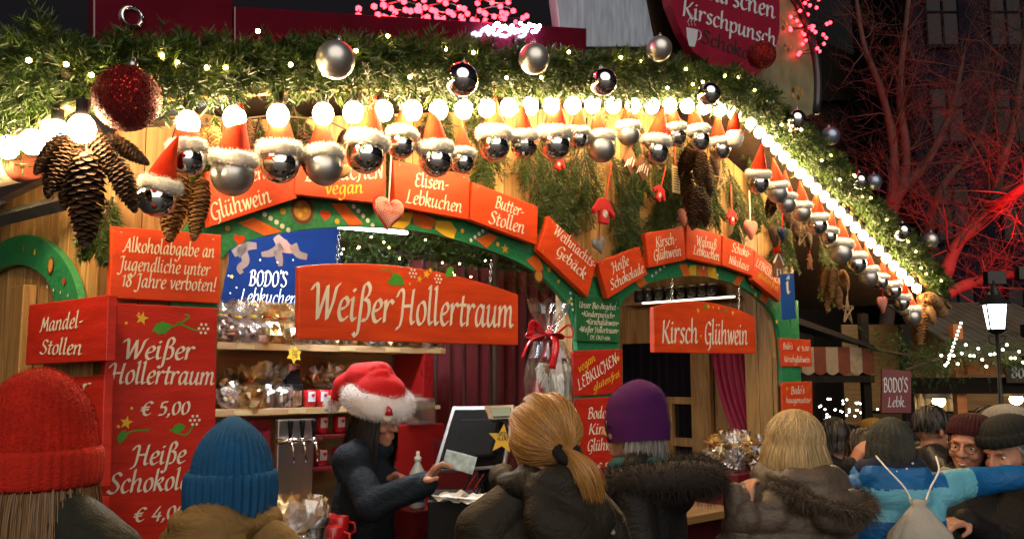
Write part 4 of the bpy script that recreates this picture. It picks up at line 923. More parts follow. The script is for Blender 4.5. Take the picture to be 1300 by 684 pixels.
GB = [(426, 76, 48, 'matte', 'large matte silver bauble high on the front garland, left of the others'), (678, 75, 38, 'matte', 'matte silver bauble on the middle of the front garland'),
      (586, 101, 42, 'mirror', 'shiny silver bauble low on the middle of the front garland'), (766, 104, 34, 'mirror', 'shiny silver bauble between two matte ones on the garland'),
      (837, 62, 31, 'matte', 'matte silver bauble just left of the crimson roof board'), (900, 119, 28, 'mirror', 'shiny silver bauble below the crimson roof board'),
      (161, 125, 82, 'red', 'big dark red glitter bauble above the long cones'), (967, 70, 34, 'red', 'small dark red glitter bauble in front of the crimson roof board'),
      (1010, 152, 25, 'mirror', 'shiny silver bauble at the right corner of the garland'), (1054, 173, 23, 'blue', 'bluish silver bauble sticking out above the right slope, uppermost'),
      (1091, 230, 21, 'mirror', 'shiny silver bauble beside a bluish one on the right slope'), (1109, 231, 20, 'blue', 'bluish silver bauble beside a shiny one on the right slope'),
      (1145, 294, 22, 'mirror', 'shiny silver bauble low on the right slope'), (1181, 305, 20, 'matte', 'small dull silver bauble at the lower end of the right slope')]
for i, (x, y, d, k, lb) in enumerate(GB):
    off = GOFF+(.2 if x < 930 else .1); c = FP(x, y, off); t = thing('christmas_bauble', lb, 'bauble', W(c[0], -off, c[1]), 0, 'baubles on the garland', rot=(.1*math.sin(i), .15*math.cos(i*2), i)); t.scale = (d/2*fscale(x, y, off),)*3
    for nm, me in (('ball', BALLS2[k]), ('cap', ME_cap)):
        o = bpy.data.objects.new(nm, me); COL.objects.link(o); o.parent = t

# ------------------------------------------------------------------ cones
M_cone = mat('cone_scales', (.065, .03, .012), .65, rnd=.5, noise=.3, nscale=3); M_conel = mat('pale_cone_scales', (.3, .15, .05), .6, rnd=.45, noise=.3, nscale=3)
def cone_mesh(m, seed, slim=.2):
    rng = random.Random(seed); mb = MB()
    prof = [(slim*.55*math.sin(math.pi*min(1, max(0, t))**.75)+.004, -t) for t in np.linspace(0, 1, 12)][::-1]
    mb.lathe(prof, 10); n = 150
    for i in range(n):
        t = .02+.97*i/n; a = i*2.39996; R = slim*(math.sin(math.pi*(t*.93+.06)**.72)**.7); R = max(R, .02)
        z = -t; ln = .085*(.75+.5*math.sin(math.pi*t)); w = .062*(.55+.6*math.sin(math.pi*t)); c, s_ = math.cos(a), math.sin(a)
        u = Vector((c, s_, 0)); v = Vector((-s_, c, 0)); up = Vector((0, 0, -1))
        b = u*(R*.45)+Vector((0, 0, z+.02)); tip = u*R+up*(-z+ln*.45+rng.uniform(-.01, .01)); th = u*.012+Vector((0, 0, -.012))
        mid = b.lerp(tip, .62)
        vs = [b-v*w*.35, b+v*w*.35, mid+v*w, tip+v*w*.45, tip-v*w*.45, mid-v*w]; vs2 = [q+th for q in vs]
        mb.add(vs+vs2, [(0, 1, 2, 3, 4, 5), (11, 10, 9, 8, 7, 6)]+[(k, k+6, (k+1) % 6+6, (k+1) % 6) for k in range(6)])
    return mb.mesh('pine_cone', m)
CONES = {'d': [cone_mesh(M_cone, 1), cone_mesh(M_cone, 2, .18)], 'l': [cone_mesh(M_conel, 3), cone_mesh(M_conel, 4, .15)]}
def cone_bunch(label, top, cones, off, k):
    """cones: (x0,y0 -> x1,y1) pixel ends of each cone"""
    c = FP(*top, off); p0 = W(c[0], -off, c[1]); t = thing('cone_bunch', label, 'cone decoration', p0, 0, 'bunches of long cones under the eave')
    mb = MB()
    for i, (x0, y0, x1, y1) in enumerate(cones):
        oo = off+(.0, .05, -.04)[i % 3]; a, b = FP(x0, y0, oo), FP(x1, y1, oo); A_, B_ = W(a[0], -oo, a[1]), W(b[0], -oo, b[1]); ax = (B_-A_)
        o = bpy.data.objects.new('pine_cone', CONES[k if k in 'dl' else 'dl'[i % 2]][i % 2]); COL.objects.link(o); o.parent = t; o.location = A_-p0
        o.rotation_euler = ax.to_track_quat('-Z', 'Y').to_euler(); o.scale = (ax.length*1.05, ax.length*1.05, ax.length)
        mb.tube([(0, 0, 0), (A_-p0)*.6+Vector((0, 0, .01)), A_-p0], .003, 4)
    part('wire', mb, M_twig, t)
cone_bunch('bunch of long dark cones at the left corner under the red glitter bauble', (110, 150), [(92, 175, 62, 245), (110, 190, 108, 312), (125, 205, 120, 250), (132, 172, 188, 208), (140, 195, 172, 268), (85, 170, 45, 220), (100, 180, 82, 262), (118, 165, 150, 235), (78, 190, 60, 250)], .45, 'd')
cone_bunch('bunch of pale long cones behind the first santa hat baubles', (245, 160), [(225, 215, 215, 305), (258, 225, 246, 303), (262, 160, 245, 215), (310, 155, 325, 190), (268, 160, 285, 210)], .28, 'l')
cone_bunch('pair of cones behind the hats left of the vegan board', (390, 150), [(385, 165, 392, 222), (315, 150, 318, 195), (440, 165, 430, 195)], .24, 'd')
cone_bunch('bunch of small cones behind the hats above the Elisen-Lebkuchen board', (540, 160), [(535, 160, 530, 185), (572, 195, 580, 218), (602, 165, 620, 200), (548, 160, 545, 190)], .2, 'm')
cone_bunch('big dark cone bunch hanging beside the paper tag', (885, 185), [(880, 185, 865, 225), (890, 190, 888, 240), (872, 215, 872, 262), (896, 205, 902, 250), (884, 235, 880, 290), (904, 195, 914, 230), (893, 245, 896, 288)], .2, 'd')
cone_bunch('brown cone bunch near the right corner of the front', (990, 240), [(985, 245, 975, 275), (995, 250, 1002, 290), (1008, 275, 1015, 308), (980, 285, 985, 315), (1020, 285, 1028, 315)], .2, 'd')
cone_bunch('pale brown cone bunch under the right slope beside the twig star', (1055, 335), [(1048, 340, 1043, 372), (1058, 338, 1056, 378), (1068, 342, 1076, 368), (1052, 362, 1050, 394), (1062, 362, 1066, 392), (1045, 335, 1040, 352)], .3, 'l')
cone_bunch('cone bunch at the lower end of the right slope', (1172, 375), [(1168, 372, 1178, 400), (1175, 375, 1196, 388), (1180, 380, 1200, 400), (1170, 385, 1168, 438), (1178, 388, 1186, 412)], .38, 'l')

# ------------------------------------------------------------------ hearts, jumpers, stars, tags
M_ging = mat('red_gingham', (.6, .12, .08), .85, bump=.3, bscale=300); M_pink = mat('pink_felt', (.62, .22, .17), .85, noise=.1); M_grey = mat('grey_zinc', (.3, .29, .28), .5, .3, noise=.2)
M_straw = mat('twig_pale', (.4, .27, .13), .8, rnd=.3); M_cookie = mat('gingerbread', (.2, .08, .03), .75, noise=.2, nscale=30); M_bluef = mat('dark_blue_lattice', (.02, .03, .08), .6); M_paper = mat('tag_paper', (.5, .38, .18), .8, noise=.15); M_jump = mat('red_knit', (.55, .02, .02), .9, bump=.4, bscale=250)
_gm, _gn, _gb = _new('gingham_cloth')
_c = _gn.nodes.new('ShaderNodeTexCoord'); _sep = _gn.nodes.new('ShaderNodeSeparateXYZ'); _gn.links.new(_c.outputs['Object'], _sep.inputs[0]); _acc = None
for _ax in ('X', 'Z'):
    _w = _gn.nodes.new('ShaderNodeMath'); _w.operation = 'PINGPONG'; _w.inputs[1].default_value = .003; _gn.links.new(_sep.outputs[_ax], _w.inputs[0])
    _g2 = _gn.nodes.new('ShaderNodeMath'); _g2.operation = 'GREATER_THAN'; _g2.inputs[1].default_value = .0015; _gn.links.new(_w.outputs[0], _g2.inputs[0])
    if _acc is None: _acc = _g2
    else:
        _ad = _gn.nodes.new('ShaderNodeMath'); _ad.operation = 'ADD'; _gn.links.new(_acc.outputs[0], _ad.inputs[0]); _gn.links.new(_g2.outputs[0], _ad.inputs[1]); _dv = _gn.nodes.new('ShaderNodeMath'); _dv.operation = 'MULTIPLY'; _dv.inputs[1].default_value = .5; _gn.links.new(_ad.outputs[0], _dv.inputs[0]); _acc = _dv
_mx = _gn.nodes.new('ShaderNodeMix'); _mx.data_type = 'RGBA'; _mx.inputs[6].default_value = (.75, .55, .48, 1); _mx.inputs[7].default_value = (.55, .035, .025, 1); _gn.links.new(_acc.outputs[0], _mx.inputs[0]); _gn.links.new(_mx.outputs[2], _gb.inputs['Base Color']); _gb.inputs['Roughness'].default_value = .9
M_gingham = _gm; MATS['gingham_cloth'] = _gm
def puffed(pts, th, m_in=.86):
    """cushion-like solid from an outline in XZ"""
    n = len(pts); cx = sum(p[0] for p in pts)/n; cz = sum(p[1] for p in pts)/n; vs = []; fs = []
    lev = [(1, 0), (.93, .6), (.7, .92), (.35, 1.0)]
    for sgn in (-1, 1):
        for sc_, h in lev: vs += [(cx+(x-cx)*sc_, sgn*h*th, cz+(z-cz)*sc_) for x, z in pts]
        vs.append((cx, sgn*th*1.02, cz))
    B = len(lev)*n+1
    for q in (0, 1):
        for l in range(len(lev)-1):
            for i in range(n):
                f = (q*B+l*n+i, q*B+l*n+(i+1) % n, q*B+(l+1)*n+(i+1) % n, q*B+(l+1)*n+i); fs.append(f)
        for i in range(n): fs.append((q*B+(len(lev)-1)*n+i, q*B+(len(lev)-1)*n+(i+1) % n, q*B+B-1))
    mb = MB(); mb.add(vs, fs); return mb
def hung(name, label, cat, x, y, off, parts_, cord=None, group=None, cordm=None, roll=0.):
    c = FP(x, y, off); t = thing(name, label, cat, W(c[0], -off, c[1]), ANG, group, rot=(0, roll, ANG))
    for nm, mb, m, sm in parts_: part(nm, mb, m, t, smooth=sm)
    if cord:
        q = FP(*cord, off); mb = MB(); d = (q[0]-c[0], q[1]-c[1]); mb.tube([(0, 0, 0), (d[0]*math.cos(-roll)*.5, 0, d[1]*.5), (d[0], 0, d[1])], .0035, 5); part('ribbon', mb, cordm or M_jump, t)
    return t
def heart(label, x, y, rpx, off, m, cord=None, roll=0., letter=False, cm=None):
    k = rpx*fscale(x, y, off); P_ = heart_pts(0, 0, k); ps = [('heart', puffed(P_, k*.28), m, True)]
    if m is M_gingham:
        mb = MB(); pp = [(a, -.0, b) for a, b in P_]; mb.tube(pp+[pp[0]], k*.07, 6); ps.append(('piping', mb, M_jump, True))
        mb = MB(); write(mb, 'Merry', lambda X, Y, l: (X, -k*.29-l, Y), k*.035, xc=-.1*k, width=k*.85, base=.2*k, weight=.6, rot=.1); write(mb, 'Christmas', lambda X, Y, l: (X, -k*.29-l, Y), k*.032, xc=0, width=k*1.15, base=-.2*k, weight=.6, rot=.1); ps.append(('lettering', mb, M_lred, False))
    return hung('hanging_heart', label, 'ornament', x, y, off, ps, cord, 'hanging hearts', cm, roll)
_G['y'] = (4.5, "0,4.4 .6,5 .6,3 .5,1.2 1.2,0 2.4,.9 3.3,3|3.5,5 3.3,0 2.4,-3 .6,-3.4")
heart('stuffed red gingham heart with a greeting, hanging over the left arch', 493, 268, 23, .13, M_gingham, (494, 190), .05, cm=M_white)
heart('plain grey metal heart hanging below the red jumper', 760, 310, 12, .1, M_grey, (768, 285), -.35)
heart('pink felt heart partly behind the dark cone bunch', 868, 275, 12, .1, M_pink, (866, 205), .15)
heart('pink felt heart with a fold, hanging above the Schoko-Nikolaus board', 953, 290, 14, .13, M_pink, (950, 215), 0., cm=M_white)
heart('flat pink heart with small writing on the right slope', 1120, 385, 12, .36, M_pink, (1122, 365), -.1)
heart('dark blue lattice heart beside the cones near the right corner', 993, 296, 10, .26, M_bluef, (993, 270), 0.)
heart('pale wooden heart half behind the vegan board', 432, 216, 15, .2, M_straw, (428, 180), .3)
def jumper(label, x, y, w, off, roll, cord):
    k = w*fscale(x, y, off)/2
    P_ = [(-.42, -.85), (.42, -.85), (.44, 0), (.95, -.38), (1.1, -.05), (.5, .75), (.2, .85), (-.2, .85), (-.5, .75), (-1.1, -.05), (-.95, -.38), (-.44, 0)]
    P_ = [(a*k, b*k) for a, b in P_]; mb = MB(); mb.slab(P_, -.16*k, .16*k)
    st = MB()
    for j in range(6):
        a = j*math.pi/6; st.tube([(.26*k*math.cos(a), -.165*k, .26*k*math.sin(a)-.2*k), (-.26*k*math.cos(a), -.165*k, -.26*k*math.sin(a)-.2*k)], .035*k, 4)
    t = hung('knitted_jumper', label, 'ornament', x, y, off, [('jumper', mb, M_jump, False), ('snowflake', st, M_white, False)], cord, 'red knitted ornaments', M_red_lit, roll)
    for c in t.children:
        if c.name.startswith('jumper'): md = c.modifiers.new('bevel', 'BEVEL'); md.width = .09*k; md.segments = 3
jumper('red knitted jumper ornament with a white snowflake, centre of the gable', 766, 268, 38, .16, 0.05, (775, 205))
jumper('red knitted jumper ornament turned edge-on, above the Kirsch-Glühwein board', 837, 246, 24, .12, .5, (833, 205))
jumper('tiny red knitted jumper ornament left of the pink felt heart', 929, 276, 22, .12, 0., (928, 235))
jumper('tiny red knitted jumper ornament under the hats, left of the red ribbon', 709, 207, 22, .2, .3, (708, 180))
def twig_star(label, x, y, rpx, off):
    k = rpx*fscale(x, y, off); mb = MB(); r_ = random.Random(int(x))
    P5 = [(k*math.sin(2*math.pi*i/5), k*math.cos(2*math.pi*i/5)) for i in range(5)]
    for i in range(5):
        a, b = P5[i], P5[(i+2) % 5]
        for j in range(5):
            o = r_.uniform(-.09, .09)*k; e = r_.uniform(1.0, 1.12); mb.tube([(a[0]*e+o, r_.uniform(-.07, .07)*k, a[1]*e+o), (b[0]*e+o, r_.uniform(-.07, .07)*k, b[1]*e-o)], .03*k, 4)
    hung('twig_star', label, 'ornament', x, y, off, [('twigs', mb, M_straw, False)], (x, y-rpx*2), 'twig stars', M_straw)
twig_star('star of pale twigs below the pale cone bunch', 1076, 394, 16, .3); twig_star('star of twigs right of the dark cone bunch', 915, 230, 13, .24); twig_star('star of twigs among the cones near the right corner', 1018, 300, 13, .3)
mb = MB(); k = fscale(858, 230, .16); mb.box((0, 0, 0), (15*k, .006, 34*k)); mk = MB()
for j in range(9): mk.box((0, -.0036, (13-3.2*j)*k), (11*k, .0006, .9*k))
hung('paper_tag', 'small printed paper tag on a red ribbon left of the dark cone bunch', 'tag', 858, 228, .16, [('tag', mb, M_paper, False), ('print', mk, M_lblack, False)], (857, 185), None, M_red_lit)
k = fscale(985, 335, .2); mb = MB(); mb.slab([(-11*k, -16*k), (11*k, -16*k), (11*k, 2*k), (0, 14*k), (-11*k, 2*k)], -.006, .006); mi_ = MB()
mi_.tube([(-12*k, -.008, 1*k), (0, -.008, 15*k), (12*k, -.008, 1*k)], 1.3*k, 5); mi_.tube([(-4*k, -.008, -15*k), (-4*k, -.008, -6*k), (4*k, -.008, -6*k), (4*k, -.008, -15*k)], .8*k, 5)
hh = MB(); hh.lathe([(5.5*k, 14*k), (4*k, 22*k), (.5*k, 32*k)], 12)
hung('gingerbread_house', 'gingerbread house ornament with icing and a red pointed hat, right end of the front', 'ornament', 987, 336, .2, [('house', mb, M_cookie, False), ('icing', mi_, M_white, False), ('hat', hh, M_felt, True)], (990, 305))
k = fscale(1028, 333, .25); mb = MB(); mb.slab([(-6*k, -9*k), (-2*k, -9*k), (0, -4*k), (2*k, -9*k), (6*k, -9*k), (4*k, 0), (8*k, 3*k), (4*k, 5*k), (3*k, 10*k), (-3*k, 10*k), (-4*k, 5*k), (-8*k, 3*k), (-4*k, 0)], -.005, .005)
hung('gingerbread_figure', 'small gingerbread figure ornament under the right slope', 'ornament', 1028, 333, .25, [('figure', mb, M_cookie, False)], (1028, 318))
k = fscale(808, 205, .2)
for j, (x, y) in enumerate(((800, 205), (815, 213))):
    mb = MB(); mb.slab([(-15*k, 0), (0, -17*k), (15*k, 0), (0, 17*k)], -.006, .006); ic = MB()
    for a in range(-2, 3): ic.tube([(a*5*k-3*k, -.0075, -abs(a)*2*k-5*k), (a*4*k+2*k, -.0075, -abs(a)*2*k+5*k)], .8*k, 4)
    hung('lebkuchen_ornament', ('dark gingerbread lozenge with white icing, left one of the two under the hats', 'dark gingerbread lozenge with white icing and a pink tag, right of its twin')[j], 'ornament', x, y, .2+.02*j, [('lozenge', mb, M_cookie, False), ('icing', ic, M_white, False)], (x+2, y-30), 'iced gingerbread lozenges')
# little white-bearded figure with a red hat at the front corner
k = fscale(932, 172, .44); mb = MB(); mb.lathe([(2*k, -16*k), (9*k, -12*k), (12*k, -3*k), (9*k, 4*k), (5*k, 7*k)], 16); hh = MB(); hh.tube([(0, 0, 5*k), (1*k, 0, 18*k), (6*k, 0, 28*k), (11*k, 0, 34*k)], [9*k, 6*k, 3.5*k, .8*k], 12); fc = MB(); fc.sphere((0, -8*k, 2*k), 4*k)
hung('santa_figure', 'white-bearded santa ornament with a bent red hat at the corner of the eave', 'ornament', 932, 172, .44, [('beard', mb, M_fur, True), ('hat', hh, M_felt, True), ('face', fc, M_pink, True)])
board('hanging_sign', 'small blue and white sign hanging at the right end of the front', [(991, 348), (1008, 346), (1011, 404), (993, 406)], .22, .006, mat('blue_sign', (.02, .1, .35), .4), [('i', 999, 372, 1003, 372, 14, 0, 1.4, 0)], [('dot', 1001, 352, 3, 2)])

# ------------------------------------------------------------------ on the roof edge
def roof_panel(name, label, px, off, th, m, cat, extra=None, bev=.006):
    pts = [FP(x, y, off) for x, y in px]; cx = sum(p[0] for p in pts)/len(pts); cz = min(p[1] for p in pts)
    t = thing(name, label, cat, W(cx, -off, cz), ANG); q = [(a-cx, b-cz) for a, b in pts]
    if sum(a[0]*b[1]-b[0]*a[1] for a, b in zip(q, q[1:]+q[:1])) < 0: q = q[::-1]
    mb = MB(); mb.slab(q, 0, th); part('panel', mb, m, t, bevel=bev); return t, cx, cz
M_gloss = mat('glossy_maroon', (.1, .005, .014), .12, noise=.15, nscale=5, coat=.6)
t, cx, cz = roof_panel('roof_fascia', 'wide maroon fascia board with a ring bolt above the left garland', [(118, -60), (296, -60), (296, 95), (118, 95)], .33, .05, M_gloss, 'fascia board')
q = FP(168, 22, .335); mb = MB(); mb.tube([(q[0]-cx+.03*math.cos(a), -.006, q[1]-cz+.03*math.sin(a)) for a in np.linspace(0, 6.28, 17)], .007, 6); part('ring', mb, M_chrome, t, smooth=True)
roof_panel('roof_beam', 'long glossy maroon beam above the front garland', [(297, 8), (745, 36), (745, 100), (297, 100)], .32, .1, M_gloss, 'beam')
M_pale = mat('pale_cold_lit_board', (.36, .44, .56), .5, noise=.25, nscale=6, stretch=(6, 6, 1)); M_olive = mat('olive_painted_board', (.2, .19, .11), .5, noise=.3, nscale=8); M_rim = mat('dark_rim', (.02, .02, .03), .25)  # bluish tone of the pale panel has cold light put into it
roof_panel('roof_panel', 'pale grey upright board on the roof edge left of the crimson board', [(700, -150), (800, -150), (815, -30), (833, 60), (714, 60), (706, 0)], .2, .05, M_pale, 'board')
roof_panel('roof_panel', 'dark brown upright board between the pale and the crimson one', [(806, -150), (845, -150), (868, 70), (838, 62), (822, 0)], .16, .06, M_dark, 'board')
arc = [(900+136*math.sin(a)*1.0, 112-180*math.cos(a)) for a in np.linspace(-.2, 1.75, 22)]
t, cx, cz = roof_panel('round_panel', 'olive round-topped board painted with flowers, dark rim, behind the crimson board', arc+[(1020, 150), (880, 140)], .27, .05, M_olive, 'board')
mb = MB(); mb.tube([(FP(x, y, .27)[0]-cx, -.01, FP(x, y, .27)[1]-cz) for x, y in arc], .03, 8); part('rim', mb, M_rim, t, smooth=True)
mb = MB()
for (x, y, r) in ((1012, 118, 6), (993, 30, 6), (1000, 60, 4)):
    for j in range(5):
        c = FP(x+r*math.cos(j*1.257), y+r*math.sin(j*1.257), .274); flat(mb, disc_pts(c[0]-cx, c[1]-cz, r*.55*fscale(x, y, .27), 10), j % 2, -.002)
part('painted_flowers', mb, [M_tan, M_brown], t, norm=False)
def spiral(label, x, y, h, w, off):
    c = FP(x, y, off); k = fscale(x, y, off); t = thing('wire_spiral', label, 'light decoration', W(c[0], -off, c[1]), ANG, 'wire spirals on the roof edge')
    mb = MB(); pts = [((w*k*(1-.8*u))*math.cos(u*50), (w*k*(1-.8*u))*math.sin(u*50), u*h*k) for u in np.linspace(0, 1, 130)]; mb.tube(pts, .0035, 4); part('wire', mb, M_steel, t)
    for i in range(2, 130, 3):
        b = bpy.data.objects.new('bulb', ME_rled); COL.objects.link(b); b.parent = t; b.location = pts[i]
for i, (x, y) in enumerate(((560, 24), (628, 28), (508, 22))): spiral(('wire spiral tree with red lights, middle one on the roof beam', 'wire spiral tree with red lights nearest the pale board', 'wire spiral tree with red lights on the left of the beam')[i], x, y, 120, 25, .26)
r_ = random.Random(15)
light_string('led_string', 'red lights scribbled along the top of the maroon beam', [tuple(W(FP(x, y, .27)[0], -.27+r_.uniform(-.06, .06), FP(x, y, .27)[1])) for x, y in [(450+5.2*i, 16+.045*(450+5.2*i-300)*.6+r_.uniform(-9, 3)) for i in range(42)]], ME_rled, False, .003, 0.)
ME_cglint = low_sphere(.009, 'bulb', glow('cold_reflection', (.55, .75, 1.0), 22.0), 1)
light_string('led_string', 'cold white beads added as light streaks reflected on the maroon beam beside the pale board', [tuple(W(FP(x, y, .45)[0], -.36, FP(x, y, .36)[1])) for x, y in [(636+2.2*i, 40+r_.uniform(-3, 8)) for i in range(32)]], ME_cglint, False, .002, 0.)  # added glowing beads stand for white-blue reflections along the beam
r_ = random.Random(5); pts = []
for i in range(70):
    u = i/69; x = 1012+22*u+r_.uniform(-16, 14)*(1-u*.6); y = -50+122*u+r_.uniform(-6, 6); q = FP(x, y, .3+r_.uniform(-.1, .1)); pts.append(tuple(W(q[0], -.3+r_.uniform(-.08, .08), q[1])))
light_string('led_tangle', 'tangled string of red lights hanging from the top of the round board', pts, ME_rled, False, .003, 0.)
# ------------------------------------------------------------------ inside the stall
M_film = film('clear_foil', (.95, .95, .97), .7, .2); M_filmg = film('gold_tinted_foil', (1.0, .82, .5), .6, .22)
M_ginger = mat('gingerbread_brown', (.16, .06, .022), .6, noise=.4, nscale=25); M_redmug = mat('red_glaze', (.5, .012, .018), .15, coat=.4)
M_label = mat('pale_label', (.62, .66, .75), .5); M_curt = mat('dark_red_velvet', (.13, .006, .012), .85, sheen=.3, noise=.15, nscale=4); M_mag = mat('magenta_curtain', (.36, .008, .05), .7, sheen=.3, noise=.1)
M_shelfw = wood('shelf_board', (.36, .22, .1), (.5, .34, .17), (1.2, 14, 14), .5, .08); M_glassd = mat('dark_window_glass', (.008, .009, .012), .04, spec=.8)
M_tube = glow('tube_lamp', (.92, .95, 1.0), 165.0)
def inbox(name, label, cat, c, d, m, bevel=.003, rz=ANG, grp=None):
    mb = MB(); mb.box((0, 0, d[2]/2), d); return solo(name, mb, m, label, cat, W(*c), rz, grp, bevel=bevel)
BK = -1.15                                   # front edge of the back shelves
a = FP(250, 433, BK); b = FP(566, 443, BK); e = FP(540, 516, BK)
SH1 = FP(420, 438, BK)[1]; SH2 = FP(360, 518, BK)[1]
for lab, z0, s1 in (('upper wooden shelf on the back wall with a row of wrapped gingerbread', SH1, b[0]), ('lower wooden shelf with red tins and wrapped sweets', SH2, e[0])):
    mb = MB(); mb.box(((s1-a[0])/2, .16, -.017), (s1-a[0], .32, .035)); t = solo('wall_shelf', mb, M_shelfw, lab, 'shelf', W(a[0], -BK, z0), ANG, bevel=.003)
    mk = MB(); r_ = random.Random(int(z0*100))
    for k in range(5): mk.box((.25+.3*k, -.001, -.017), (.1, .002, .022))
    part('price_strip', mk, M_paper, t)
inbox('shelf_back', 'plain pine panel behind the shelves', 'panel', ((a[0]+e[0])/2, -BK+.34, .6), (e[0]-a[0], .02, SH1-.6), M_shelfw)
# blue panel above the upper shelf
M_bluep = mat('night_blue_panel', (.001, .009, .05), .8, noise=.15, spec=.08)
BP = -1.42
t = board('painted_panel', 'night blue painted panel with silver lettering, stars and cherub legs on the back wall', [(268, 288), (432, 288), (434, 428), (268, 425)], BP, .02, M_bluep,
      [("BODO'S", 316, 362, 364, 364, 12.5, 0, .7), ('Lebkuchen', 304, 384, 376, 387, 11.5, 2, .55, .2)],
      [('dot', x, y, 1.1, 0) for x, y in ((290, 350), (304, 338), (300, 365), (352, 333), (377, 345), (330, 330), (292, 372), (372, 330), (340, 345), (311, 322), (284, 352), (366, 318))] + [('star', 294, 351, 3, 1), ('star', 359, 346, 2.5, 0)], cat='panel')
M_skinp = mat('painted_skin', (.07, .033, .018), .6, noise=.1); ctr = L(t.location); mb = MB()
def limb(px, w, m=0):
    c = [FP(x, y, BP+.002) for x, y in px]; cc = catmull([(u-ctr[0], v-ctr[2]) for u, v in c], 5); ws = np.interp(np.linspace(0, 1, len(cc)), np.linspace(0, 1, len(w)), w)*fscale(*px[0], BP)
    vs = []
    for i, p in enumerate(cc):
        q0, q1 = cc[max(i-1, 0)], cc[min(i+1, len(cc)-1)]; d = Vector((q1[0]-q0[0], q1[1]-q0[1])).normalized()
        vs += [(p[0]-d.y*ws[i], -.002, p[1]+d.x*ws[i]), (p[0]+d.y*ws[i], -.002, p[1]-d.x*ws[i])]
    mb.add(vs, [(2*i, 2*i+1, 2*i+3, 2*i+2) for i in range(len(cc)-1)], m)
for px, w in (([(296, 322), (312, 313), (326, 312)], (5, 6, 4)), ([(308, 318), (312, 332), (304, 340), (307, 347)], (6, 5, 4, 3)), ([(332, 323), (345, 321), (358, 312)], (3, 5, 6)), ([(352, 318), (355, 330), (356, 338)], (6, 5, 3)), ([(372, 310), (378, 322), (390, 326)], (6, 5, 4))): limb(px, w)
limb([(300, 305), (308, 313), (302, 325)], (5, 8, 3), 0); limb([(350, 300), (360, 312), (372, 318)], (5, 9, 4), 1)
part('painted_cherubs', mb, [M_skinp, M_brown], t, norm=False)
# wrapped sweets
def bag_meshes(seed, gold):
    rng = np.random.default_rng(seed); mb = MB(); seg = 22; rows = [(.42, 0), (.5, .04), (.52, .2), (.5, .38), (.42, .5), (.2, .6), (.1, .64), (.2, .7), (.36, .82), (.44, .98)]
    vs = []; fs = []
    for i, (r, z) in enumerate(rows):
        for k in range(seg):
            a_ = 2*math.pi*k/seg; q = r*(1+rng.uniform(-.16, .16)*(1.4 if i > 5 else .8)); vs.append((q*math.cos(a_), q*.75*math.sin(a_), z+rng.uniform(-.02, .02)+(rng.uniform(-.1, .1) if i == 9 else 0)))
    for i in range(len(rows)-1):
        for k in range(seg):
            k2 = (k+1) % seg; q = (i*seg+k, i*seg+k2, (i+1)*seg+k2, (i+1)*seg+k); fs += [(q[0], q[1], q[2]), (q[0], q[2], q[3])] if (i+k) % 2 else [(q[0], q[1], q[3]), (q[1], q[2], q[3])]
    mb.add(vs, fs); bag = mb.mesh('foil_bag', M_filmg if gold else M_film)
    mb = MB()
    for j in range(9): mb.sphere((rng.uniform(-.26, .26), rng.uniform(-.16, .16), .08+.05*j), .17, 10, 7, sc=(1, 1, .5))
    mb.lathe([(.1, .61), (.115, .63), (.115, .655), (.1, .67)], 10, 1)
    return bag, mb.mesh('contents', [M_ginger, M_redmug if gold else M_yellow], True)
BAGS = [bag_meshes(k, k % 2) for k in range(5)]
def bag(label, loc, h, k, group, rz=0., tilt=(0, 0)):
    t = thing('wrapped_gingerbread', label, 'sweet bag', loc, 0, group, rot=(tilt[0], tilt[1], rz)); t.scale = (h*1.0, h*1.0, h)
    for nm, me in zip(('foil_bag', 'contents'), BAGS[k % 5]):
        o = bpy.data.objects.new(nm, me); COL.objects.link(o); o.parent = t
def on(px, py, off, z):                      # a point on a level at height z, seen at that pixel column, 'off' metres out
    s_, _ = FP(px, py, off); return W(s_, -off, z)
r_ = random.Random(9)
for i in range(12):
    x = 282+9.5*i; bag('clear bag of gingerbread in the row on the upper shelf', on(x, 425, BK-.06-.11*(i % 2), SH1), .2+.02*r_.random(), i, 'gingerbread bags on the upper shelf', r_.uniform(0, 6))
for i, x in enumerate(range(410, 560, 14)): bag('clear bag of gingerbread on the upper shelf, its foot showing under the hanging board', on(x, 430, BK-.07, SH1), .17, i, 'gingerbread bags under the hanging board', r_.uniform(0, 6))
for i, (x, o, h, lb) in enumerate(((300, .2, .2, 'tall gold foil bag behind the sweet plate'), (316, .1, .22, 'clear bag with bright knot right of the sweet plate'), (330, .16, .24, 'tallest clear bag on the lower shelf'), (343, .2, .23, 'gold foil bag behind the two labelled bags'), (352, .12, .22, 'clear bag left of the black box'), (412, .2, .22, 'clear bag behind the middle red tin'), (425, .2, .23, 'gold foil bag behind the right red tin'), (440, .18, .23, 'clear foil bag behind the santa hat of the seller'), (398, .2, .17, 'small gold foil bag behind the left red tin'))):
    bag(lb, on(x, 510, BK-o, SH2), h, i, 'wrapped sweets on the lower shelf', r_.uniform(0, 6))
for i, x in enumerate((340, 357)):
    t = thing('labelled_bag', ('clear bag of nuts with a white oval label, left one', 'clear bag of nuts with a white oval label next to the black box')[i], 'sweet bag', on(x, 512, BK-.05, SH2), ANG, 'labelled nut bags')
    mb = MB(); mb.lathe([(.022, 0), (.026, .03), (.024, .06), (.015, .075)], 14); part('contents', mb, M_ginger, t, smooth=True)
    mb = MB(); mb.lathe([(.026, 0), (.03, .03), (.028, .065), (.014, .085), (.022, .1)], 14); part('foil_bag', mb, M_film, t)
    mb = MB(); mb.slab(disc_pts(0, .085, .021, ry=.55), -.034, -.031); part('label', mb, M_white, t)
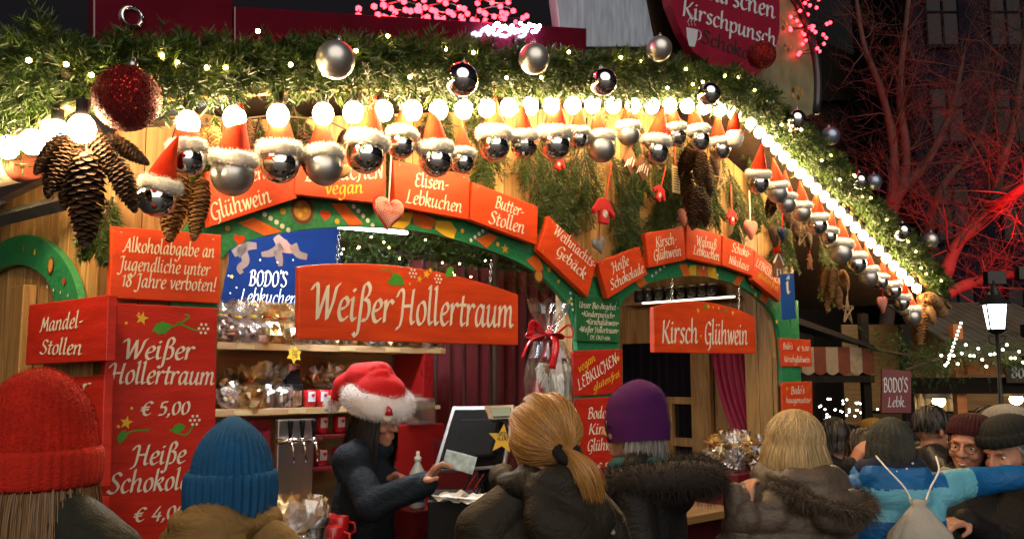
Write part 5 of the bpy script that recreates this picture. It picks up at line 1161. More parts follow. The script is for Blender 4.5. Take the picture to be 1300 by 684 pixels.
# plate of sweets under foil
t = thing('sweet_plate', 'round plate of biscuits wrapped in foil leaning on the lower shelf', 'plate', on(293, 512, BK-.1, SH2+.075), ANG, rot=(rad(-25), 0, ANG))
mb = MB(); mb.slab(disc_pts(0, 0, .085, 28), 0, .012); part('plate', mb, M_maroon, t)
mb = MB(); r_ = random.Random(2)
for k in range(26):
    a_, q = r_.uniform(0, 6.3), .07*r_.random()**.5; c = (q*math.cos(a_), -.012-.008*r_.random(), q*math.sin(a_)); mb.sphere(c, .014, 10, 6, k % 4, sc=(1, .5, 1))
part('biscuits', mb, [M_white, M_ginger, M_tan, M_cream], t, smooth=True)
mb = MB(); vs = [(0, -.045, 0)]+[(.094*math.cos(q), -.004+.014*r_.random(), .094*math.sin(q)) for q in np.linspace(0, 6.28, 25)[:-1]]+[(.05*math.cos(q)+.008*r_.random(), -.042+.012*r_.random(), .05*math.sin(q)) for q in np.linspace(0, 6.28, 25)[:-1]]
mb.add(vs, [(1+k, 1+(k+1) % 24, 25+(k+1) % 24) for k in range(24)]+[(1+k, 25+(k+1) % 24, 25+k) for k in range(24)]+[(0, 25+k, 25+(k+1) % 24) for k in range(24)]); part('foil_wrap', mb, M_film, t)
# black gift box with window
t = thing('gift_box', 'black gift box with a gold window and stepped lid on the lower shelf', 'box', on(371, 512, BK-.08, SH2), ANG)
mb = MB(); mb.box((0, 0, .06), (.085, .07, .12)); part('box', mb, M_black, t, bevel=.003); mb = MB(); mb.box((.006, -.036, .05), (.05, .004, .075)); part('window', mb, M_straw, t)
mb = MB(); mb.box((-.004, .01, .16), (.075, .05, .08)); mb.box((-.004, -.016, .175), (.075, .004, .002), 0); mb.box((-.004, -.016, .15), (.078, .003, .004)); part('lid', mb, M_black, t, bevel=.002)
# red tins
def tin(label, loc, grp):
    t = thing('red_tin', label, 'tin', loc, ANG+.1, grp); mb = MB(); mb.lathe([(.028, 0), (.034, .004), (.034, .088), (.031, .09)], 24); part('tin', mb, M_redmug, t, smooth=True)
    mb = MB(); n = 9; vs = []
    for k in range(n):
        q = -math.pi/2+(k/(n-1)-.5)*1.5; vs += [(.0348*math.cos(q), .0348*math.sin(q), .03), (.0348*math.cos(q), .0348*math.sin(q), .082)]
    mb.add(vs, [(2*k, 2*k+2, 2*k+3, 2*k+1) for k in range(n-1)]); part('label', mb, M_label, t, norm=False)
    mb = MB(); mb.slab(heart_pts(0, .062, .011), -.0375, -.0352); part('emblem', mb, M_lred, t)
for i, x in enumerate((392, 408, 423)): tin(('red tin with pale label right beside the black box', 'middle one of the three red tins on the lower shelf', 'red tin on the lower shelf nearest the santa hat')[i], on(x, 512, BK-.05, SH2), 'red tins on the lower shelf')
inbox('under_shelf', 'low board holding red tins beside the tap', 'shelf', ((FP(425, 600, BK)[0]), -BK+.1, SH2-.33), (.3, .2, .02), M_maroon)
for j, (x, zz) in enumerate(((408, -.14), (430, -.14), (408, -.31), (430, -.31))): tin(('red tin left of the upper pair beside the tap', 'red tin right of the upper pair beside the tap', 'red tin left of the lower pair beside the tap', 'red tin right of the lower pair beside the tap')[j], on(x, 540, BK-.08, SH2+zz), 'red tins beside the tap')
inbox('tin_rack', 'low board under the upper pair of red tins', 'shelf', ((FP(425, 560, BK)[0]), -BK+.1, SH2-.16), (.3, .2, .015), M_maroon)
inbox('red_partition', 'dark red panel left of the steel tap', 'panel', (FP(317, 560, BK)[0], -BK+.04, .9), (.26, .02, SH2-.95), M_maroon)
inbox('base_cupboard', 'dark cupboard under the back shelves', 'cupboard', ((a[0]+e[0])/2, -BK+.18, .1), (e[0]-a[0], .3, .88), M_dark)
# steel drinks tap
TP = -.95; c = FP(374, 650, TP)
t = thing('drinks_tap', 'brushed steel drinks tap with three black handles', 'tap', W(c[0], -TP, .98), ANG); H0 = FP(374, 532, TP)[1]-.98
mb = MB(); mb.box((0, .02, H0/2), (.2, .03, H0)); mb.box((0, -.07, .02), (.22, .2, .04)); part('back_plate', mb, M_steel, t, bevel=.006)
mb = MB(); mb.tube([(-.12, -.03, H0-.1), (.12, -.03, H0-.1)], .014, 12); part('manifold', mb, M_chrome, t, smooth=True)
for k in (-1, 0, 1):
    mb = MB(); mb.tube([(k*.065, .0, H0-.1), (k*.065, -.05, H0-.1)], .012, 10); mb.sphere((k*.065, -.05, H0-.1), .016, 12, 8); mb.tube([(k*.065, -.055, H0-.1), (k*.065+.003, -.075, H0-.13), (k*.065+.008, -.08, H0-.2)], [.008, .007, .006], 10); part('spout', mb, M_chrome, t, smooth=True)
    mb = MB(); mb.lathe([(.007, 0), (.009, .02), (.015, .075), (.013, .085)], 12, M=Matrix.Translation((k*.065, -.05, H0-.085))); part('handle', mb, M_black, t, smooth=True)
# star price tags
def star_tag(label, px, py, r, loc_off, depth=None, words=()):
    if depth: loc = D(px, py, depth); k = depth/FPX; rz = rad(10)
    else: c = FP(px, py, loc_off); loc = W(c[0], -loc_off, c[1]); k = fscale(px, py, loc_off); rz = ANG
    t = thing('star_tag', label, 'price tag', loc, rz, None); mb = MB(); mb.slab(star_pts(0, 0, r*k, 6 if not depth else 5, .58 if not depth else .45, .1), 0, .002); part('card', mb, M_yellow, t)
    mb = MB()
    for i, w in enumerate(words): write(mb, w, lambda X, Y, l: (X, -l, Y), r*k*.045, xc=0, width=r*k*.75, base=r*k*(.25-.32*i), weight=.8)
    part('lettering', mb, M_lblack, t, norm=False)
star_tag('yellow six-pointed paper star hanging from the upper shelf', 374, 450, 11.5, BK+.01, None, ('Dose', 'Kakao', '4,50'))
star_tag('yellow star card leaning at the till beside the blonde ponytail', 638, 557, 19, 0, 3.45, ('Punsch', '4,00'))
# curtains and red walls at the back
def curtain(name, label, top, bot, m, folds, amp, y, group=None):
    """top/bot: (s0, s1, z); the sheet hangs in folds at depth y"""
    mb = MB(); n, rows = folds*10, 14; vs = []; fs = []
    for j in range(rows+1):
        v = j/rows; e_ = v**1.6
        for i in range(n+1):
            u = i/n; s_ = (top[0]*(1-e_)+bot[0]*e_)+u*((top[1]-top[0])*(1-e_)+(bot[1]-bot[0])*e_); z = top[2]*(1-v)+bot[2]*v
            vs.append((s_, amp*math.sin(u*folds*6.283+.6*math.sin(v*3+u*9))*(1-.3*v)+.2*amp*math.sin(u*folds*15), z))
    for j in range(rows):
        for i in range(n): q = j*(n+1)+i; fs.append((q, q+1, q+n+2, q+n+1))
    c = (top[0], y, bot[2]); mb.add([(a_-c[0], b_, z-c[2]) for a_, b_, z in vs], fs)
    o = solo(name, mb, m, label, 'curtain', W(*c), ANG, group, smooth=True, norm=False); md = o.modifiers.new('thick', 'SOLIDIFY'); md.thickness = .004; return o
ct0, ct1 = FP(520, 440, -1.6), FP(730, 440, -1.6)
curtain('curtain', 'dark red curtain across the back of the stall behind the till', (ct0[0], ct1[0]+.2, 2.5), (ct0[0], ct1[0]+.2, .1), M_curt, 15, .022, 1.62)
c = FP(628, 480, -1.5); mb = MB(); mb.tube([(0, 0, 0), (0, 0, 2.55)], .018, 8); solo('curtain_pole', mb, M_twig, 'thin upright pole in front of the dark red curtain', 'pole', W(c[0], 1.5, .1), 0, smooth=True)
M_redwall = mat('red_gloss_panel', (.26, .008, .01), .3, noise=.2, nscale=5)
c = FP(512, 560, -1.0); inbox('red_cabinet', 'glossy red cabinet behind the seller', 'cabinet', (c[0]+.05, 1.08, .1), (.36, .3, FP(512, 538, -1.0)[1]-.1), M_redwall, .006)
c = FP(548, 480, -1.12); inbox('red_cabinet', 'narrow glossy red upright panel at the end of the shelves', 'panel', (c[0], 1.3, .1), (.07, .3, FP(548, 447, -1.12)[1]-.1), M_redwall, .004)
M_acr = film('clear_acrylic', (.9, .93, .95), .8, .05)
for i, (x, y, w) in enumerate(((528, 566, .16), (563, 566, .16))):
    c = FP(x, y, -.95); mb = MB()
    for q in (((0, .06, .08), (w, .004, .16)), ((0, -.06, .06), (w, .004, .12)), ((-w/2, 0, .07), (.004, .116, .14)), ((w/2, 0, .07), (.004, .116, .14)), ((0, 0, .004), (w-.006, .112, .004))): mb.box(*q)
    solo('acrylic_box', mb, M_acr, ('clear acrylic holder on the red cabinet, nearest the seller', 'clear acrylic holder behind the till')[i], 'acrylic box', W(c[0], .95, FP(512, 538, -1.0)[1] if i == 0 else 1.28), ANG, 'clear acrylic holders')
inbox('cabinet_top', 'dark box under the right acrylic holder', 'box', (FP(563, 590, -.95)[0], 1.0, .1), (.22, .26, 1.175), M_maroon)
# tube lamp under the ceiling and fairy-lit fir at the back
p0, p1 = FP(430, 289, -.3), FP(516, 297, -.55); A_, B_ = W(p0[0], .3, p0[1]+.005), W(p1[0], .55, p1[1]+.005)
t = thing('tube_lamp', 'white fluorescent tube lamp just inside the left arch', 'lamp', A_); mb = MB(); mb.tube([(0, 0, 0), (B_-A_)], .009, 10); part('tube', mb, glow('arch_tube_lamp', (.88, .94, 1.0), 16.0), t, smooth=True)
mb = MB(); mb.tube([Vector((0, 0, .03)), (B_-A_)+Vector((0, 0, .03))], .022, 4); part('housing', mb, M_white, t)
bp = [W(FP(x, y, -1.75)[0], 1.75, FP(x, y, -1.75)[1]) for x, y in ((420, 300), (520, 325), (600, 330), (700, 345))]
garland('dark fir garland at the back of the stall above the curtain', [np.array(p) for p in bp], [.3]*4, 420, 77, 24, None)
r_ = random.Random(8); pts = [tuple(W(FP(x, y, -1.4)[0], 1.4, FP(x, y, -1.4)[1])) for x, y in [(r_.uniform(430, 720), r_.uniform(296, 372)) for _ in range(34)]]
light_string('fairy_lights', 'tiny warm fairy lights in the fir at the back of the stall', sorted(pts, key=lambda p: p[0]), low_sphere(.006, 'bulb', M_fairy, 1), False, .001, 0.)
sm = (S_A1+S_A1e)/2; t = thing('tube_lamp', 'white fluorescent tube lamp under the ceiling above the seller', 'lamp', W(sm-.5, .75, 2.62), ANG)
mb = MB(); mb.tube([(0, 0, 0), (1.1, 0, 0)], .014, 10); part('tube', mb, M_tube, t, smooth=True); mb = MB(); mb.box((.55, 0, .035), (1.14, .06, .03)); part('housing', mb, M_white, t)
# right-hand bay: window in the side wall, jars, curtain
SW = SEND-.06
def swp(x, y, s=None): q = SP(x, y, s or SW); return q
t = thing('side_window', 'dark side window with pine frame inside the right arch', 'window', W(SW, swp(905, 470)[0], 0), ANG)
y0 = swp(905, 470)[0]; y1 = swp(790, 470)[0]; zt, zb = 2.0, 1.03
mb = MB(); mb.box((.01, (y1-y0)/2, (zt+zb)/2), (.01, y1-y0, zt-zb)); part('pane', mb, M_glassd, t)
ya, yb = swp(905, 470)[0]-y0, swp(881, 470)[0]-y0
mb = MB(); mb.box((-.02, (ya+yb)/2, (zt+zb)/2), (.05, yb-ya, zt-zb)); part('stile', mb, M_pine, t, bevel=.004)
for yy in ((508, .05), (560, .06)):
    z = swp(860, yy[0])[1]; mb = MB(); mb.box((-.016, (yb+y1-y0)/2, z), (.04, y1-y0-yb, yy[1])); part('rail', mb, M_pine, t, bevel=.004)
ym = swp(853, 500)[0]-y0; mb = MB(); mb.box((-.018, ym, (swp(860, 508)[1]+zb)/2), (.042, .05, swp(860, 508)[1]-zb)); part('stile', mb, M_pine, t, bevel=.004)
za = swp(930, 377, SW-.12)[1]; q0, q1 = swp(935, 377, SW-.12)[0], swp(792, 388, SW-.12)[0]
mb = MB(); mb.box((-.06, (q1-q0)/2, 0), (.16, q1-q0, .02)); t = solo('side_shelf', mb, M_shelfw, 'narrow shelf with jars high inside the right arch', 'shelf', W(SW-.0, q0, za), ANG, bevel=.002)
mb = MB(); mb.box((-.146, (q1-q0)/2-.1, 0), (.01, (q1-q0)*.8, .01)); part('edge_glare', mb, glow('shelf_glare', (1, .93, .8), 3.0), t)  # glowing strip added for the glare along the shelf's front edge
M_jarg = mat('jar_glass', (.03, .028, .02), .05, spec=.8); M_lid = mat('jar_lid', (.35, .3, .2), .3, .7)
mb = MB(); mb.lathe([(.034, 0), (.042, .008), (.042, .07), (.032, .085), (.032, .09)], 20); ME_jar = mb.mesh('jar', M_jarg, True); mb = MB(); mb.lathe([(.035, .088), (.036, .092), (.036, .108), (.03, .11)], 20); ME_lid = mb.mesh('lid', M_lid, True)
for i, x in enumerate((905, 893, 880, 866, 852, 838, 824, 812)):
    yy = swp(x, 370, SW-.08)[0]; t = thing('preserve_jar', f'dark glass jar with a metal lid, {ORD[i]} from the right on the high shelf', 'jar', W(SW-.08, yy, za+.011), 0, 'jars on the high side shelf')
    for nm, me in (('jar', ME_jar), ('lid', ME_lid)): o = bpy.data.objects.new(nm, me); COL.objects.link(o); o.parent = t
# magenta curtain gathered to the right, in the side-wall plane
def side_curtain():
    mb = MB(); n, rows = 70, 18; vs = []; fs = []
    for j in range(rows+1):
        v = j/rows
        xl = 903+(932-903)*v**2.0; xr = 952+(974-952)*v**1.2; y = 440+(548-440)*v
        for i in range(n+1):
            u = i/n; x = xl+(xr-xl)*u; q = SP(x, y, SW-.12); vs.append((SW-.12+.02*math.sin(u*40+v*2)+.006*math.sin(u*90), q[0], q[1]))
    for j in range(rows):
        for i in range(n): q = j*(n+1)+i; fs.append((q, q+1, q+n+2, q+n+1))
    c = vs[-1]; mb.add([(a_-c[0], b_-c[1], z-c[2]) for a_, b_, z in vs], fs)
    o = solo('curtain', mb, M_mag, 'magenta curtain gathered to one side inside the right arch', 'curtain', W(*c), ANG, smooth=True, norm=False); md = o.modifiers.new('thick', 'SOLIDIFY'); md.thickness = .004
    mb = MB(); q0, q1 = SP(928, 545, SW-.14), SP(976, 548, SW-.14); mb.tube([(0, q0[0]-c[1], q0[1]-c[2]), (-.03, (q0[0]+q1[0])/2-c[1], q0[1]-c[2]-.02), (0, q1[0]-c[1], q1[1]-c[2]+.02)], .014, 8); part('tie_band', mb, M_mag, o, smooth=True)
    mb = MB(); vs = []; fs = []
    for j in range(9):
        v = j/8
        for i in range(41):
            u = i/40; x = 930-10*v+(46+10*v)*u; y = 548+70*v; q = SP(x, y, SW-.12); vs.append((SW-.12+.015*math.sin(u*26)-c[0], q[0]-c[1], q[1]-c[2]))
    for j in range(8):
        for i in range(40): q = j*41+i; fs.append((q, q+1, q+42, q+41))
    mb.add(vs, fs); part('lower_drape', mb, M_mag, o, smooth=True, norm=False)
side_curtain()
# bags heaped in a tray on the counter at the right
c = FP(945, 560, .02); tray = W(c[0], -.02, CTOP); hz = FP(945, 595, .02)[1]
mb = MB(); mb.box((0, 0, (hz-CTOP)/2), (.62, .3, hz-CTOP)); solo('display_crate', mb, M_maroon, 'dark red crate on the counter carrying the heap of small foil bags', 'crate', tray, ANG, bevel=.005)
r_ = random.Random(12)
for i in range(26):
    u, v, l = r_.uniform(-.25, .25), r_.uniform(-.1, .12), i//13
    bag('small gold and clear foil bag in the heap on the crate', W(c[0]+u*(1-.25*l), -.02+v, hz+.075*l), r_.uniform(.11, .15), i, 'heap of small foil bags', r_.uniform(0, 6), (r_.uniform(-.5, .5), r_.uniform(-.5, .5)))
# till
TD = 3.72
def tl(x, y, d=TD): return D(x, y, d)
base = D(604, 690, TD); base.z = CTOP
t = thing('till', 'black touchscreen till seen from behind with a silver frame and customer display', 'till', base, 0)
def tb(name, pts4, th, m, bev=.006, push=Vector((0, .03, 0))):
    """thick panel from four 3-D corners"""
    q = [Vector(p)-base for p in pts4]; n = (q[1]-q[0]).cross(q[3]-q[0]).normalized()*th; mb = MB(); mb.add(q+[v+n for v in q], [(0, 1, 2, 3), (7, 6, 5, 4)]+[(i, i+4, (i+1) % 4+4, (i+1) % 4) for i in range(4)]); return part(name, mb, m, t, bevel=bev)
sc4 = [tl(574, 515, 3.9), tl(654, 514, 3.72), tl(640, 592, 3.55), tl(549, 598, 3.74)]
tb('screen_frame', sc4, .018, mat('dull_silver', (.3, .3, .31), .5, .6))
ins = lambda f, dz: [Vector(p).lerp(sum((Vector(q) for q in sc4), Vector())/4, f)+Vector((.0, -dz, 0)) for p in sc4]
tb('screen_back', ins(.1, .012), .02, mat('matt_black', (.004, .004, .005), .85, spec=.1), .008); tb('screen_hump', ins(.38, .05), .045, MATS['matt_black'], .012)
tb('customer_display', [tl(614, 514, 3.6), tl(652, 513, 3.55), tl(650, 530, 3.52), tl(620, 532, 3.56)], .03, M_steel, .004)
tb('display_glass', [tl(621, 517, 3.585), tl(648, 516, 3.54), tl(647, 527, 3.515), tl(625, 528, 3.545)], .012, mat('pale_display', (.25, .36, .33), .1), .001)
mb = MB(); a_ = tl(618, 575)-base; mb.tube([a_, a_+Vector((.03, .02, -.14)), a_+Vector((.03, .02, -.36))], [.05, .055, .075], 10); part('stand', mb, M_black, t, smooth=True)
mb = MB(); a_ = tl(612, 574, 3.66)-base; b_ = tl(634, 570, 3.6)-base; mb.tube([a_, b_], .016, 12); part('hinge', mb, M_black, t, smooth=True)
q = tl(632, 595, 3.6)-base; mb = MB(); mb.box((q.x, q.y, q.z), (.055, .003, .07)); part('sticker', mb, mat('dark_grey_sticker', (.05, .05, .052), .5), t)
mb = MB(); mb.box((q.x, q.y-.002, q.z+.008), (.012, .002, .03)); mb.box((q.x, q.y-.002, q.z-.018), (.036, .002, .012)); part('emblem', mb, M_pale, t)
mb = MB(); r_ = random.Random(4)
for k in range(6): s_ = tl(600+5*k, 600, 3.65)-base; mb.tube(catmull([s_, s_+Vector((r_.uniform(-.06, .02), 0, -.08)), s_+Vector((r_.uniform(-.08, .06), .02, -.16)), s_+Vector((r_.uniform(-.03, .08), .05, -.24))], 6), .004, 5, k % 2)
part('cables', mb, [M_black, M_redwall], t, smooth=True)
q = D(587, 655, 3.62); zt_ = D(587, 637, 3.5).z
mb = MB(); mb.box((0, 0, (zt_-CTOP)/2), (.32, .36, zt_-CTOP)); t2 = solo('cash_drawer', mb, M_black, 'flat black cash drawer under the till', 'cash drawer', (q.x+.02, 3.72, CTOP), rad(4), bevel=.006)
mb = MB(); mb.box((0, -.182, .05), (.3, .004, .07)); part('drawer_front', mb, M_glassd, t2, bevel=.002)
def napkins(label, x, y, d, s_, seed):
    r_ = random.Random(seed); mb = MB()
    for k in range(4):
        n = 6; vs = []
        for j in range(n+1):
            for i in range(n+1): vs.append(((i/n-.5)*s_*1.2, (j/n-.5)*s_, .005*k+.01*math.sin(i*1.3+k)*math.sin(j*1.1+seed)+.01*r_.random()*(i == n)))
        mb.add(vs, [(j*(n+1)+i, j*(n+1)+i+1, (j+1)*(n+1)+i+1, (j+1)*(n+1)+i) for j in range(n) for i in range(n)], M=Matrix.Rotation(.25*k, 4, 'Z'))
    o = solo('napkins', mb, M_white, label, 'napkin', D(x, y, d), rad(15), smooth=True, norm=False); md = o.modifiers.new('t', 'SOLIDIFY'); md.thickness = .0015
zz = zt_
for lb, x, d, s_, sd in (('crumpled white napkins on the cash drawer, nearer the ponytail', 614, 3.5, .13, 1), ('folded white paper flat on the cash drawer', 573, 3.56, .1, 2)):
    o0 = D(x, 650, d); o0.z = zz+.004; napkins(lb, x, 650, d, s_, sd); COL.objects[-1].location = o0
# bottle
q = D(530, 610, 3.95); t = thing('plastic_bottle', 'clear bottle with a blue label and white pump cap beside the hand of the seller', 'bottle', (q.x, q.y, D(530, 645, 3.95).z), 0); mb = MB(); hb = .22
mb.lathe([(.03, 0), (.034, .01), (.034, .15), (.012, .19), (.012, .2)], 20); part('bottle', mb, mat('milky_plastic', (.5, .58, .62), .2), t, smooth=True)
mb = MB(); mb.lathe([(.0348, .03), (.0352, .032), (.0352, .12), (.0348, .122)], 20); part('label', mb, mat('blue_label', (.01, .07, .3), .35), t, smooth=True)
mb = MB(); mb.lathe([(.015, .198), (.016, .215), (.008, .22), (.008, .24)], 14); part('cap', mb, M_white, t, smooth=True)
inbox('bottle_stand', 'low dark stand under the bottle', 'stand', (L(q)[0], L(q)[1], CTOP-.1), (.14, .14, D(530, 645, 3.95).z-CTOP+.1-.001), M_maroon)
mb = MB(); c_ = D(505, 668, 3.85); mb.box((0, 0, 0), (.34, .3, .03)); solo('red_tray', mb, M_redwall, 'flat red tray on the counter in front of the seller', 'tray', (c_.x, c_.y, CTOP+.016), ANG, bevel=.006)
# counter front left: jar with sticks, mugs, wraps
def ctop_at(x, d): o_ = D(x, 600, d); o_.z = CTOP; return o_
t = thing('stick_jar', 'glass jar with a metal rim full of wooden stirring sticks', 'jar', ctop_at(402, 3.45), 0); mb = MB(); mb.lathe([(.04, 0), (.045, .01), (.045, .19), (.047, .2)], 24); part('jar', mb, M_film, t, smooth=True)
mb = MB(); mb.lathe([(.0475, .17), (.049, .175), (.049, .2), (.046, .203)], 24); part('rim', mb, M_steel, t, smooth=True); r_ = random.Random(3)
mb = MB()
for k in range(22): a_ = r_.uniform(0, 6.3); mb.tube([(.02*math.cos(a_), .02*math.sin(a_), .02), (.04*math.cos(a_)+r_.uniform(-.012, .012), .04*math.sin(a_), .235+r_.uniform(-.02, .03))], .0028, 5, k % 3)
part('sticks', mb, [M_straw, M_cream, M_cookie], t)
for i, (x, d) in enumerate(((424, 3.5), (432, 3.75), (416, 3.8))):
    t = thing('red_mug', ('red drinking mug right of the stick jar', 'red drinking mug behind its twin, near the arm of the seller', 'red drinking mug behind the stick jar')[i], 'mug', ctop_at(x, d), 0, 'red drinking mugs'); t.location.z = CTOP+.06
    mb = MB(); mb.lathe([(.03, 0), (.036, .008), (.04, .1), (.038, .102), (.034, .02)], 22); part('cup', mb, M_redmug, t, smooth=True); mb = MB(); mb.tube([(.038, 0, .08), (.062, 0, .075), (.066, 0, .045), (.036, 0, .025)], .006, 8); part('handle', mb, M_redmug, t, smooth=True)
inbox('mug_tray', 'low dark box under the red mugs on the counter', 'box', (L(D(424, 600, 3.65))[0], L(D(424, 600, 3.65))[1], CTOP), (.16, .42, .059), M_maroon)
for i, (x, d, h) in enumerate(((368, 3.3, .26), (382, 3.4, .25), (393, 3.5, .25), (376, 3.55, .28))): bag('clear foil bag on the counter left of the stick jar', ctop_at(x, d), h, 2*i, 'foil bags beside the stick jar', i)
# chocolate santa in cellophane with a bow
q = D(697, 520, 4.35); zb = D(697, 522, 4.35).z
mb = MB(); mb.box((0, 0, (zb-CTOP)/2), (.2, .2, zb-CTOP)); solo('display_box', mb, M_maroon, 'dark red box on the counter under the wrapped santa', 'box', (q.x, q.y, CTOP), rad(20), bevel=.004)
t = thing('wrapped_santa', 'white-bearded santa figure wrapped in clear foil with a red bow', 'santa figure', (q.x, q.y, zb+.001), rad(0))
mb = MB(); mb.lathe([(.07, 0), (.085, .02), (.08, .1), (.06, .15), (.05, .17)], 20); part('coat', mb, M_redwall, t, smooth=True)
mb = MB(); mb.sphere((.02, -.02, .2), .06, 18, 12, sc=(1, 1, 1.05)); mb.tube([(.02, -.078, .2), (.02, -.085, .185)], .011, 8); part('face', mb, mat('choc_skin', (.5, .28, .18), .4), t, smooth=True)
rng = np.random.default_rng(4); p_ = []; 
for k in range(900):
    a_ = rng.uniform(-2.0, 2.0)-math.pi/2; zz_ = rng.uniform(.1, .2) if abs(a_+math.pi/2) < .7 else rng.uniform(.1, .25); p_.append((.02+.064*math.cos(a_), -.02+.064*math.sin(a_), zz_-.02))
p_ = np.array(p_); dd = p_-np.array((.02, -.02, .2)); dd[:, 2] -= .1; V, F = strands(p_, dd, .035, .008, steps=2, rng=rng); part('beard', raw_mesh('beard', V, F, [M_fur]), None, t, norm=False)
mb = MB(); mb.lathe([(.066, .235), (.06, .26), (.03, .32), (.005, .35)], 18, M=Matrix.Translation((.02, -.02, 0))); part('hat', mb, M_redwall, t, smooth=True)
mb = MB(); vs = []; fs = []; seg = 26; r_ = random.Random(6); rows = [(.1, 0), (.115, .05), (.112, .15), (.1, .25), (.07, .33), (.03, .37), (.05, .41), (.085, .47), (.105, .52)]
for i, (r, z) in enumerate(rows):
    for k in range(seg): a_ = 2*math.pi*k/seg; w = r*(1+r_.uniform(-.1, .1)); vs.append((w*math.cos(a_), w*math.sin(a_), z+(r_.uniform(-.02, .02) if i == 8 else 0)))
for i in range(len(rows)-1):
    for k in range(seg): k2 = (k+1) % seg; fs += [(i*seg+k, i*seg+k2, (i+1)*seg+k), (i*seg+k2, (i+1)*seg+k2, (i+1)*seg+k)]
mb.add(vs, fs); part('foil_wrap', mb, film('blue_white_foil', (.92, .96, 1.0), .88, .16), t)
mb = MB()
for a_ in (.3, 1.5, 2.8, 3.9, 5.2):
    pts = [(.04*math.cos(a_), -.04+.02*math.sin(a_), .365), (.1*math.cos(a_), -.06+.03*math.sin(a_), .39+.03*math.sin(a_*2)), (.115*math.cos(a_), -.05, .35), (.03*math.cos(a_), -.04, .36)]; mb.tube(catmull(pts, 6), .022, 6, flat=.18)
mb.tube(catmull([(-.02, -.06, .36), (-.09, -.1, .33), (-.13, -.1, .25)], 6), .018, 6, flat=.2); mb.tube(catmull([(.02, -.06, .36), (.03, -.12, .3), (.01, -.12, .2)], 6), .018, 6, flat=.2); mb.sphere((0, -.05, .365), .022, 10, 8)
part('bow', mb, M_redmug, t, smooth=True)
